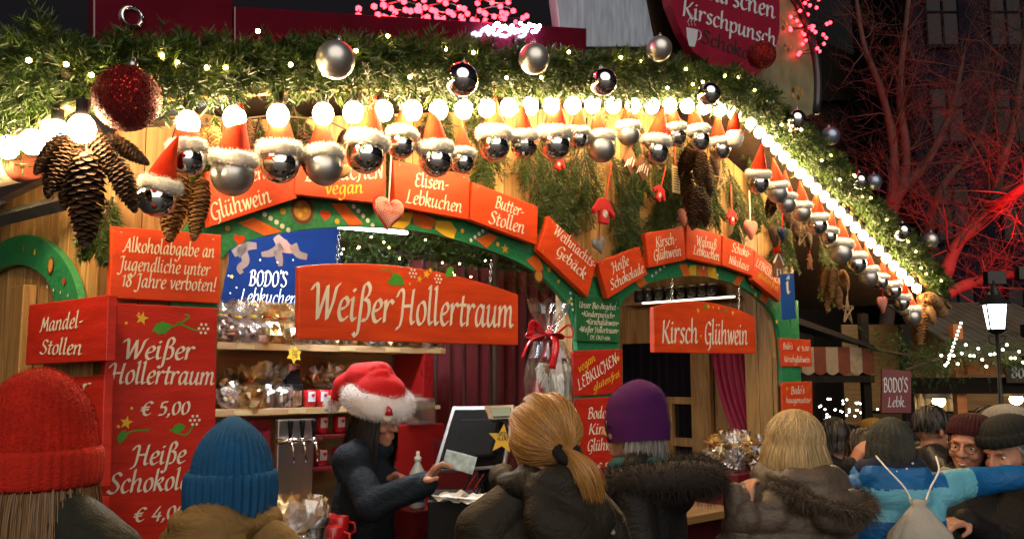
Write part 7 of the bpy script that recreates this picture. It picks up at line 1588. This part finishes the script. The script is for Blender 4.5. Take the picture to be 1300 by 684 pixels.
# smiling woman with glasses
f = Figure('smiling person with round glasses, a dark red knit hat and black jacket, facing the stall', 1226, 524, 4.0, 150, .025, head=(-2, -6, -12))
w_ = f.loc_of(D(1228, 660, 3.75)); e_ = f.loc_of(D(1262, 690, 3.85)); hd = f.loc_of(D(1205, 664, 3.72)); f.arm(1); f.arm(-1, e_, w_, hd, 1.1, grip=(0, -.3, -1))
f.build_body(.0052, face=True, hands=(-1,), smile=1.); f.trousers(); H = f.H; f.jacket(M_blackc, .012, seed=28)
f.beanie(fabric('dark_red_knit', (.035, .005, .008), .95, .5, 130), .101, .035, .15, 36, .02, .0, .03, seed=9, tilt=(13, 0)); f.hair(loose_down(260, -.11, 10, (.08, .1, .09), front=1.25), M_brownh, .004)
glasses(f, mat('copper_frame', (.2, .07, .03), .3, .5), .0215)
mb = MB(); mb.add([f.h(-.016, .093, -.0625), f.h(.016, .093, -.0625), f.h(.012, .0935, -.0705), f.h(-.012, .0935, -.0705)], [(0, 1, 2, 3)]); part('teeth', mb, mat('teeth', (.7, .66, .58), .25), f.root)
mb = MB(); mb.tube([f.h(-.022, .09, -.0585), f.h(0, .096, -.0605), f.h(.022, .09, -.0585)], .0028, 6); mb.tube([f.h(-.02, .09, -.064), f.h(0, .095, -.0745), f.h(.02, .09, -.064)], .0034, 6); part('lips', mb, mat('lips', (.4, .12, .1), .4), f.root, smooth=True)
organic('scarf', [('cap', (-.07, .06, H-.255), (.07, .06, H-.255), .045, .045), ('cap', (-.085, -.05, H-.25), (-.08, .06, H-.255), .045, .045), ('cap', (.085, -.05, H-.25), (.08, .06, H-.255), .045, .045)], .01, fabric('speckled_scarf', (.2, .2, .2), .95, .5, 100, .9), f.root, 3)
# dark cap at the right edge
f = Figure('person in a black knit cap and black jacket looking down, at the right edge', 1284, 524, 3.9, 115, .04, head=(-14, 0, 0))
f.arm(-1); f.arm(1); f.build_body(.0065, face=True, female=False); f.trousers(); f.jacket(M_blackc, .012, seed=31, width=1.05); f.beanie(fabric('black_knit', (.015, .016, .015), .95, .6, 110), .105, .055, .16, 26, .03, .05, .01, seed=11); f.hair(loose_down(300, -.08, 10, (.08, .1, .09), front=1.3), M_greyh, .004)
# man with dark hair and a beard
f = Figure('bearded man with dark swept-back hair and a black leather jacket, in profile', 1181, 511, 4.8, -78, .02)
f.arm(-1); f.arm(1); f.build_body(.0065, face=True, female=False); f.trousers(); M_leath = mat('black_leather', (.012, .012, .013), .35, bump=.2, bscale=120); f.jacket(M_leath, .013, seed=33, fold=cloth_folds(.009, 34, 14, 40))
f.hair(loose_down(700, .0, 12, (.082, .102, .108), front=1.15, spread=.006), M_blackh, .005); f.hair_cap([('ell', (0, -.02, .035), (.079, .096, .088))], M_blackh)
rng = np.random.default_rng(3); p_ = np.stack([rng.uniform(-.055, .055, 900), np.zeros(900), rng.uniform(-.11, -.05, 900)], 1); p_[:, 1] = .085-.55*np.abs(p_[:, 0])-.1*np.abs(p_[:, 2]+.09); V, F = strands(p_, np.tile((0, .5, -1.), (900, 1))+rng.normal(0, .3, (900, 3)), .016, .0016, steps=1, rng=rng); o = part('beard', raw_mesh('beard', V, F, [M_blackh]), None, f.root, norm=False); o.matrix_local = f.hm @ Matrix.Translation(f.hc)
# further people
def passer(label, px, py, d, yaw, coat, hat=None, hairm=None, hair_z=-.02, seed=1, extra=.02, female=False, face=True):
    f = Figure(label, px, py, d, yaw, extra if not hat else .04); f.arm(-1); f.arm(1); f.build_body(.011, face=face, female=female); f.trousers(); f.jacket(coat, .018, seed=seed)
    if hat: f.beanie(hat, .104, .02, .15, 24, .03, .05, .01, seed=seed)
    if hairm: f.hair(loose_down(420, hair_z, seed, (.083, .102, .106), front=1.0), hairm, .006); f.hair_cap([('ell', (0, -.02, .03), (.08, .098, .09))], hairm)
    return f
M_c1 = fabric('charcoal_coat', (.009, .009, .01)); M_c2 = fabric('brown_coat', (.022, .014, .009)); M_c3 = fabric('dark_blue_coat', (.006, .009, .017))
passer('person in a pale grey knit hat behind the black cap at the right edge', 1276, 511, 4.6, 30, M_c1, fabric('pale_grey_knit', (.22, .215, .2), .95, .4, 120), None, 0, 41)
passer('man with short dark hair looking out between the pale hat and the bearded man', 1252, 512, 5.4, 140, M_c1, None, M_brownh, .02, 42)
passer('dark-haired person close behind the blond bob, seen from behind', 1058, 527, 5.0, 10, M_c1, None, M_blackh, -.05, 43)
passer('person in a mustard knit hat deep in the crowd', 1106, 529, 6.6, 20, M_c2, fabric('mustard_knit', (.3, .17, .03), .95, .4, 120), None, 0, 44)
passer('bareheaded person in a dark coat between the blond bob and the mustard hat', 1082, 536, 6.0, 160, M_c3, None, M_brownh, -.05, 45)
passer('person in a black hat deep in the crowd left of the bearded man', 1150, 533, 7.0, -20, M_c2, fabric('dark_knit', (.03, .03, .035), .95, .4, 120), None, 0, 46)
passer('person with brown hair in the crowd behind the smiling one', 1228, 527, 6.2, 175, M_c2, None, M_brownh, -.1, 47)
passer('person with dark hair in the crowd just left of the bearded man', 1040, 541, 7.2, 40, M_c2, None, M_blackh, -.08, 48)
passer('person in a dark red hat far back in the crowd', 1128, 538, 8.2, 0, M_c1, fabric('dull_red_knit', (.12, .02, .02), .95, .4, 120), None, 0, 49)
passer('bareheaded person far back near the lit stall', 1200, 531, 8.0, 190, M_c3, None, M_brownh, -.02, 50)
f = Figure('person in dark clothes with a hand raised to the ear, behind the blue jacket', 1098, 540, 4.5, 15, .02); w_ = f.loc_of(D(1082, 592, 4.4)); e_ = f.loc_of(D(1066, 640, 4.5)); hd = f.loc_of(D(1092, 572, 4.38)); f.arm(-1, e_, w_, hd, .9, grip=(1, 0, -.2)); f.arm(1); f.build_body(.008, hands=(-1,)); f.trousers(); f.jacket(M_c1, .016, seed=52); f.hair(loose_down(420, -.08, 3, (.083, .102, .106), front=1.0), M_brownh, .004); f.hair_cap([('ell', (0, -.02, .03), (.08, .098, .09))], M_brownh)

# ------------------------------------------------------------------ the seller
f = Figure('seller in a red santa hat and dark jacket holding out a banknote behind the counter', 474, 494, 4.05, -112, .0, head=(-12, 4, -10), lean=0)
H = f.H; f.loc.z = 0
f.sh = {1: f.loc_of(D(448, 588, 3.87)), -1: f.loc_of(D(474, 590, 4.22))}
f.neck = f.neck+Vector((0, .0, 0))
f.arm(1, f.loc_of(D(474, 640, 3.72)), f.loc_of(D(541, 612, 3.68)), f.loc_of(D(562, 584, 3.64)), .8, grip=(0, 1, -.1))
f.arm(-1, f.loc_of(D(462, 640, 4.2)), f.loc_of(D(492, 612, 4.02)), f.loc_of(D(512, 603, 3.96)), 1.0, grip=(.4, .3, -.5))
f.build_body(.0055, face=True, hands=(1, -1)); f.trousers()
M_navy = fabric('dark_navy_jacket', (.004, .011, .02), .8, .2, 180)
f.jacket(M_navy, .0085, seed=61, width=.92, hem=.48, fold=cloth_folds(.0085, 62, 16, 48), arm_r=.067, extra=[('cap', f.sh[-1], f.sh[1], .085, .085), ('cap', (0, -.06, f.neck.z-.03), (0, .04, f.neck.z-.02), .062, .058)])
f.hair(loose_down(4500, -.22, 13, (.086, .103, .102), front=.75, flare=.12, spread=.012), M_blackh, .002); f.hair_cap([('ell', (0, -.02, .02), (.083, .098, .094)), ('cap', (0, -.05, -.02), (0, -.06, -.17), .075, .06)], M_blackh)
Mx = f.hm @ Matrix.Translation(f.hc+Vector((0, -.012, .075))) @ Euler((rad(-4), rad(0), 0)).to_matrix().to_4x4()
Rr = .112; M_wfur = mat('bright_white_fur', (.86, .86, .85), .9, rnd=.08); o = part('hat_fur', fur_ring(5, 1., .36, 0, 1.25, 12000, .2, .011), None, f.root, norm=False); o.data.materials[0] = M_wfur; o.matrix_local = Mx @ Matrix.Diagonal((Rr*.95, Rr*1.1, Rr, 1))
o = organic('santa_hat', [('ell', (0, 0, .05), (.11, .125, .085)), ('cap', (0, -.02, .085), (.015, -.11, .07), .085, .07), ('cap', (.015, -.11, .07), (.03, -.18, .02), .068, .045), ('cap', (.03, -.18, .02), (.035, -.215, -.05), .045, .02)], .008, mat('santa_plush', (.6, .009, .01), .9, bump=.3, bscale=180), f.root, 3, cloth_folds(.006, 3, 18, 44)); o.matrix_local = Mx
fur_mass('pompom', [(.035, -.222, -.075), (.035, -.223, -.08)], .03, 1400, .014, M_wfur, f.root, 2, .003).matrix_local = Mx
mb = MB(); mb.sphere((0, 0, 0), .026, 16, 10); o = part('badge', mb, M_fur, f.root, smooth=True); o.matrix_local = Mx @ Matrix.Translation((.085, .135, -.02)) @ Matrix.Diagonal((.7, 1, 1, 1)); mb = MB(); mb.tube([(0, 0, 0), (0, -.004, .022), (.004, -.012, .035)], [.019, .012, .004], 10); o = part('badge', mb, M_redmug, f.root, smooth=True); o.matrix_local = Mx @ Matrix.Translation((.092, .147, -.01))
# banknote held out
q4 = [D(567, 570, 3.6), D(606, 580, 3.56), D(600, 602, 3.57), D(561, 592, 3.61)]; c = sum((Vector(q) for q in q4), Vector())/4; mb = MB(); n = 8; vs = []
for j in range(n+1):
    for i in range(n+1):
        u, v = i/n, j/n; p = (Vector(q4[0])*(1-u)+Vector(q4[1])*u)*(1-v)+(Vector(q4[3])*(1-u)+Vector(q4[2])*u)*v; vs.append(p-c+Vector((0, .008*math.sin(u*4), 0)))
mb.add(vs, [(j*(n+1)+i, j*(n+1)+i+1, (j+1)*(n+1)+i+1, (j+1)*(n+1)+i) for j in range(n) for i in range(n)]); o = solo('banknote', mb, mat('note_paper', (.42, .55, .6), .6, noise=.35, nscale=40), 'pale blue banknote held out over the till by the seller', 'banknote', c, 0, smooth=True, norm=False)
md = o.modifiers.new('t', 'SOLIDIFY'); md.thickness = .0006
# ------------------------------------------------------------------ what stands behind and beside
def wbox(c, d, rz=0, mb=None, mi=0):
    mb = mb or MB(); mb.box((0, 0, 0), d, mi, Matrix.Translation(c) @ Rz(rz)); return mb
M_canvas = fabric('dark_canvas', (.015, .011, .009), .8); M_stripe_a = fabric('rust_stripe', (.12, .028, .014), .8); M_stripe_b = fabric('beige_stripe', (.24, .18, .12), .8)
M_beam = mat('old_dark_beam', (.012, .009, .007), .8, spec=.15, noise=.3); M_obeam = mat('orange_board', (.5, .16, .04), .6, noise=.2)  # fascia and one post get a plain orange board colour
M_warmbulb = glow('stall_lamp', (1, .68, .3), 22.0)
# neighbouring stall with a striped valance
d = 9.2; k = d/FPX
p0 = D(1003, 470, d); t = thing('neighbour_stall', 'dark neighbouring stall with a striped valance behind the right corner', 'market stall', (p0.x, p0.y, 0), rad(6))
wv = 112*k; zt = D(1050, 440, d).z; zb = D(1050, 472, d).z
for i in range(7):
    mb = MB(); x0 = wv*i/7; n = 6; lo = [(x0+wv/7*j/n, zb-p0.z*0+.0-.03*math.sin(math.pi*j/n)) for j in range(n+1)]; mb.strip(lo, [(x0+wv/7*j/n, zt) for j in range(n+1)], 0, .02); part('valance_stripe', mb, (M_stripe_a, M_stripe_b)[i % 2], t)
mb = MB(); rz_ = D(1010, 378, d).z; mb.add([(-.5, -.05, rz_), (wv, -.05, zt+.01), (wv, 2.2, zt+.4), (-.5, 2.2, rz_+.5), (-.5, -.05, rz_-.08), (wv, -.05, zt-.03), (wv, 2.2, zt+.3), (-.5, 2.2, rz_+.4)], [(0, 1, 2, 3), (7, 6, 5, 4), (0, 4, 5, 1), (1, 5, 6, 2), (2, 6, 7, 3), (3, 7, 4, 0)]); part('canvas_roof', mb, M_canvas, t)
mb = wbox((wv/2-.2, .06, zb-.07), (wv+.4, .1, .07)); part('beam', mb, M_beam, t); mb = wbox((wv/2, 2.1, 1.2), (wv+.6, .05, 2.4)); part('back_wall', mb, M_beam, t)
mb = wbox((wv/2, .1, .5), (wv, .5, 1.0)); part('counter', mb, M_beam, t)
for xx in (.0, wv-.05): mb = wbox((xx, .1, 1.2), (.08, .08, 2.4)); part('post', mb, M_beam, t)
r_ = random.Random(21); pts = [tuple(D(r_.uniform(1040, 1100), r_.uniform(505, 535), 10.2)) for _ in range(26)]+[tuple(D(1060+9*i, 520+3*math.sin(i), 10.3)) for i in range(7)]
ME_white_led = low_sphere(.012, 'bulb', glow('white_led', (.9, 1, .85), 7.0), 1)
light_string('fairy_lights', 'cool white fairy lights inside the neighbouring stall', sorted(pts), ME_white_led, False, .002, 0.)
# lit eave lamp in the gap and wooden board under the right slope
q = D(1022, 353, 8.5); light_string('festoon_string', 'few warm bulbs in the dim gap under the right slope', [tuple(D(x, y, 9)) for x, y in ((1022, 343), (1052, 348), (1084, 352))], ME_bulb, True, .004, .085)
# hanging dark sign of the far stall
class Frontal:
    rz = 0.
    def __init__(s, d): s.d = d
    def px(s, x, y): p = D(x, y, s.d); return p.x, p.z
    def world(s, u, z): return Vector((u, s.d, z))
M_dullred = mat('dull_red_sign', (.13, .02, .025), .5, noise=.2)
board('hanging_sign', 'dull red hanging board with silver lettering deep in the market', [(1120, 468), (1157, 471), (1157, 524), (1119, 524)], 0, .03, M_dullred, [("BODO'S", 1122, 497, 1153, 497, 11.5, 2, .8, 0), ('Lebk.', 1127, 516, 1150, 516, 8, 2, .6)], plane=Frontal(8.6).px)
# lit stall at the right
d = 9.6; k = d/FPX; X = lambda x: D(x, 500, d).x; Z = lambda y: D(1250, y, d).z
t = thing('lit_stall', 'warmly lit stall with a slatted roof and an orange fascia at the right edge', 'market stall', (X(1150), d, 0)); ox = X(1150)
M_roofsl = mat('grey_roof_slats', (.1, .095, .07), .6, noise=.25, nscale=4)
mb = MB()
for i in range(16):
    xa, xb = X(1196+12*i)-ox, X(1207+12*i)-ox; mb.add([(xa, -.5, Z(447)), (xb, -.5, Z(447)), (xb+.1, 1.6, Z(398)+.25), (xa+.1, 1.6, Z(398)+.25), (xa, -.5, Z(447)-.03), (xb, -.5, Z(447)-.03), (xb+.1, 1.6, Z(398)+.22), (xa+.1, 1.6, Z(398)+.22)], [(0, 1, 2, 3), (7, 6, 5, 4), (0, 4, 5, 1), (1, 5, 6, 2), (2, 6, 7, 3), (3, 7, 4, 0)])
part('roof', mb, M_roofsl, t); W_ = X(1420)-ox
mb = wbox((W_/2+.3, -.1, Z(468)), (W_-.6, .05, 14*k)); part('fascia', mb, M_obeam, t); mb = wbox((W_/2, -.06, Z(489)), (W_, .12, 20*k)); part('beam', mb, M_beam, t)
mb = wbox((W_/2, 1.8, 1.2), (W_, .05, 2.4)); part('back_wall', mb, wood('warm_wall', (.14, .075, .02), (.25, .14, .04)), t); mb = wbox((W_/2, .1, .55), (W_, .5, 1.1)); part('counter', mb, M_beam, t)
for xx in (1152, 1218, 1310): mb = wbox((X(xx)-ox, 0, 1.15), (.1, .1, 2.3)); part('post', mb, M_obeam if xx == 1218 else M_beam, t)
mb = wbox((X(1265)-ox, 1.5, Z(530)), (1.4, .25, .03)); part('shelf', mb, M_beam, t)
for i, x in enumerate(range(1236, 1300, 11)):
    o0 = Vector((X(x), d+1.45, Z(530)+.015)); b_ = MB(); b_.lathe([(.04, 0), (.042, .01), (.042, .13), (.015, .19), (.015, .25)], 14); solo('bottle', b_, mat('pale_bottle', (.6, .5, .35), .15), 'pale bottle standing on the back shelf of the lit stall', 'bottle', o0, 0, 'bottles in the lit stall', smooth=True)
for x, y in ((1192, 509), (1290, 506)):
    o0 = D(x, y, d+.7); lt = thing('stall_lamp', ('warm hanging lamp in the lit stall beside the bearded man', 'warm hanging lamp in the lit stall at the right edge')[x > 1200], 'lamp', o0); part('bulb', low_sphere(.07, 'bulb', M_warmbulb, 2), None, lt, norm=False); mb = MB(); mb.lathe([(.16, .0), (.12, .06), (.03, .12), (.01, .3)], 16, M=Matrix.Translation((0, 0, .03))); part('shade', mb, M_cream, lt, smooth=True)
pts = [tuple(D(1195+5.2*i, 447+9*math.sin(i*1.9)+6*math.sin(i*.7)+4, 8.9)) for i in range(36)]
light_string('fairy_lights', 'warm fairy lights along the eave of the lit stall', pts, low_sphere(.014, 'bulb', glow('pale_fairy', (1, .9, .6), 9.0), 1), False, .002, 0.)
garland('dark fir garland along the eave of the lit stall', [np.array(D(x, y, 9.05)) for x, y in ((1150, 470), (1200, 452), (1260, 452), (1340, 448))], [.22]*4, 150, 91, 26, None)
garland('dark fir boughs hanging over the passage between the stalls', [np.array(D(x, y, 9.3)) for x, y in ((1100, 440), (1125, 446), (1160, 452), (1205, 458))], [.34]*4, 190, 92, 26, None)
pts = [tuple(D(1211-1.4*i*1.2+9, 410+5*i, 8.8)) for i in range(11)]; light_string('fairy_lights', 'short slanting row of greenish fairy lights on the roof of the lit stall', pts, low_sphere(.013, 'bulb', glow('green_fairy', (.75, 1, .7), 6.0), 1), False, .002, 0.)
board('number_sign', 'small dark sign with the number 80 at the right edge', [(1277, 459), (1312, 458), (1312, 486), (1278, 486)], 0, .02, M_dark, [('80', 1284, 479, 1301, 479, 9.5, 2, .9, 0)], plane=Frontal(9.4).px)
# street lantern
d = 8.0; k = d/FPX; q = D(1265, 418, d); t = thing('street_lantern', 'lit black street lantern with bright glass above the right stall roof', 'street lamp', (q.x, q.y, 0)); M_iron = mat('black_iron', (.012, .012, .012), .45)
z0 = q.z; r1, r0 = 17*k, 12*k; h_ = 31*k; mb = MB()
for i in range(4):
    a0, a1 = i*math.pi/2+.5, (i+1)*math.pi/2+.5; mb.add([(r0*math.cos(a0), r0*math.sin(a0), z0), (r0*math.cos(a1), r0*math.sin(a1), z0), (r1*math.cos(a1), r1*math.sin(a1), z0+h_), (r1*math.cos(a0), r1*math.sin(a0), z0+h_)], [(0, 1, 2, 3)])
part('glass', mb, glow('lantern_glass', (.9, 1.0, .85), 3.2), t, norm=False); mb = MB()
for i in range(4): a = i*math.pi/2+.5; mb.tube([(r0*math.cos(a), r0*math.sin(a), z0-.01), (r1*math.cos(a), r1*math.sin(a), z0+h_+.01)], 1.1*k, 6)
mb.lathe([(18*k, h_+z0), (19*k, z0+h_+2*k), (12*k, z0+h_+8*k), (7*k, z0+h_+13*k), (7*k, z0+h_+16*k), (4*k, z0+h_+22*k), (1.5*k, z0+h_+26*k), (2.2*k, z0+h_+29*k), (.5*k, z0+h_+32*k)], 16); mb.lathe([(5*k, z0-6*k), (13*k, z0-1*k), (13*k, z0)], 16); part('cage', mb, M_iron, t)
mb = MB(); mb.tube([(0, 0, z0-4*k), (0, 0, 0)], [2.2*k, 4*k], 10)
for s_ in (-1, 1): mb.tube(catmull([(0, 0, z0-20*k), (s_*9*k, 0, z0-16*k), (s_*10*k, 0, z0-8*k), (s_*5*k, 0, z0-9*k)], 6), .9*k, 6)
part('post', mb, M_iron, t, smooth=True)
# bare trees lit red
M_bark = mat('bark', (.06, .035, .03), .85, noise=.35, nscale=6, bump=.6, bscale=25)
def tree(label, limbs, depth, seed, r0, levels=4, twigs=1.0):
    """limbs: lists of pixels (with a depth offset) that the big boughs follow"""
    r_ = random.Random(seed); base = D(*limbs[0][0][:2], depth); root = thing('bare_tree', label, 'tree', (base.x, base.y, 0), 0, 'bare trees lit red'); O_ = Vector((base.x, base.y, 0)); crown = MB(); trunk = MB()
    def grow(mb, p, dirn, ln, r, lev):
        n = 5; pts = [p]; d_ = dirn.normalized(); c = p
        for i in range(n): d_ = (d_+Vector((r_.gauss(0, .16), r_.gauss(0, .16), r_.gauss(.03, .14)))).normalized(); c = c+d_*ln/n; pts.append(c)
        rr_ = [r*(1-.75*i/n) for i in range(n+1)]; mb.tube(pts, rr_, 5 if r < .02 else 7)
        if lev > 0:
            for q in range(r_.randint(3, 5)):
                i = r_.randint(1, n); side = Vector((r_.gauss(0, 1), r_.gauss(0, 1), r_.gauss(.25, .8))).normalized(); grow(mb, pts[i], d_*.55+side*.75, ln*r_.uniform(.45, .75), max(.003, rr_[i]*.6), lev-1)
    for li, lm in enumerate(limbs):
        pts = [D(q[0], q[1], depth+(q[2] if len(q) > 2 else 0))-O_ for q in lm]
        if li == 0: pts = [Vector((0, 0, 0))]+pts
        cc = [Vector(c) for c in catmull(pts, 6)]; a, b = (r0, r0*.62) if li == 0 else (r0*.6, r0*.16); n = len(cc)
        (trunk if li == 0 else crown).tube(cc, [a+(b-a)*(i/(n-1))*(1+.0*i)+.05*a*math.sin(i*1.7) for i in range(n)], 10)
        if li:
            for i in range(2, n):
                for _ in range(1): grow(crown, cc[i], (cc[i]-cc[i-1]).normalized()*.5+Vector((r_.gauss(0, .8), r_.gauss(0, .8), r_.gauss(.3, .6))), r_.uniform(.7, 1.5)*(1.2-.5*i/n), r0*.09, levels-2+(1 if i % 3 == 0 else 0))
    part('trunk', trunk, M_bark, root, smooth=True); part('crown', crown, M_bark, root, smooth=True); return root
tree('big bare tree with a bright red lit bough reaching up at the right edge', [[(1196, 470), (1193, 400), (1200, 345)], [(1200, 348), (1218, 306), (1258, 266), (1270, 215), (1288, 150), (1300, 60), (1310, -60)], [(1196, 375), (1240, 357), (1290, 348), (1350, 338, -1)], [(1200, 345), (1180, 300, 2), (1195, 240, 2), (1240, 180, 3), (1260, 120, 3)], [(1258, 266), (1300, 235, -1), (1345, 190, -1)]], 12.5, 4, .16)
tree('thin bare tree with dim red branches behind the roof corner', [[(1120, 470), (1128, 380), (1125, 300)], [(1125, 300), (1135, 200), (1120, 120), (1095, 50), (1080, -60)], [(1125, 290), (1150, 210), (1142, 120), (1150, 30), (1160, -60)], [(1128, 260), (1180, 200), (1210, 130), (1225, 60)]], 15.0, 9, .16)
def red_light(label, p, aim, power, size):
    t = thing('flood_light', label, 'flood light', p); mb = MB(); mb.box((0, 0, 0), (.22, .12, .16)); part('housing', mb, M_iron, t, bevel=.01)
    ld = bpy.data.lights.new('lamp', 'SPOT'); ld.energy = power; ld.color = (1, .015, .02); ld.spot_size = rad(size); ld.spot_blend = .6; ld.shadow_soft_size = .08
    lo_ = bpy.data.objects.new('lamp', ld); COL.objects.link(lo_); lo_.parent = t; dr = (Vector(aim)-Vector(p)).normalized(); lo_.location = dr*.2; lo_.rotation_euler = dr.to_track_quat('-Z', 'Y').to_euler()
b_ = D(1230, 300, 12.5); red_light('red flood light aimed up into the big bare tree', (D(1270, 470, 10.6).x, 10.6, 2.9), b_, 300, 75); b_ = D(1300, 100, 12.5); red_light('second red flood light aimed at the high bough', (D(1310, 470, 11).x, 11.0, 3.0), b_, 380, 60); b_ = D(1140, 140, 15); red_light('dim red flood light under the thin tree', (D(1165, 470, 13).x, 13.0, 2.6), b_, 260, 70)
# house front behind the trees
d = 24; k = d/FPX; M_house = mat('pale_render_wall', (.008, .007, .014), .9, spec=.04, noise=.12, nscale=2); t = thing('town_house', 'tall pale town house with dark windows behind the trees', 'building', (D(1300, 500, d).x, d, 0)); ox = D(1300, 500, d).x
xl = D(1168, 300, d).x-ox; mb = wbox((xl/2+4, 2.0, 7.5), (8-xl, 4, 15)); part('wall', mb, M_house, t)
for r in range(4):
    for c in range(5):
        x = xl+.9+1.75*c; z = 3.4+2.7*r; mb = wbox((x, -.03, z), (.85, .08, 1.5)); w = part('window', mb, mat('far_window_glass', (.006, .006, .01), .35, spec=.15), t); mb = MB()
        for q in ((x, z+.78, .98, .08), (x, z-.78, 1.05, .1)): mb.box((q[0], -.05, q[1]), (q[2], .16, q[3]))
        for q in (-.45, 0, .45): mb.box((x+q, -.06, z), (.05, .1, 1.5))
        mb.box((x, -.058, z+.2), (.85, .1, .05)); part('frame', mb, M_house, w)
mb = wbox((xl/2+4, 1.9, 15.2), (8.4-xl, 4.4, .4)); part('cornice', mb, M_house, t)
d = 30; mb = MB(); t = thing('town_house', 'dark town house far behind the stall on the left of the trees', 'building', (D(900, 500, d).x, d, 0)); mb = wbox((0, 2, 5.5), (16, 4, 11)); part('wall', mb, M_beam, t); mb = MB(); mb.strip([(-8.3, 11), (0, 11), (8.3, 11)], [(-8.3, 11.1), (0, 15), (8.3, 11.1)], -.3, 4.3); part('roof', mb, M_beam, t)
# left of the stall: striped awning roll and bracket
A_, B_ = D(-60, 228, 3.3), D(44, 205, 3.15); t = thing('awning_roll', 'rolled white awning with a red end beside the left eave', 'awning', A_); mb = MB(); mb.tube([(0, 0, 0), (B_-A_)*.8], .062, 18); part('roll', mb, M_cream, t, smooth=True); mb = MB(); mb.tube([(B_-A_)*.8, (B_-A_)*1.0], [.0625, .06], 18); part('end', mb, mat('salmon_cloth', (.6, .15, .09), .7), t, smooth=True)
A_, B_ = D(-40, 288, 3.4), D(86, 256, 3.1); mb = MB(); c = (B_-A_); mb.tube([(0, 0, 0), c], .03, 4); solo('awning_bar', mb, M_steel, 'flat grey metal bar under the rolled awning', 'bar', A_)
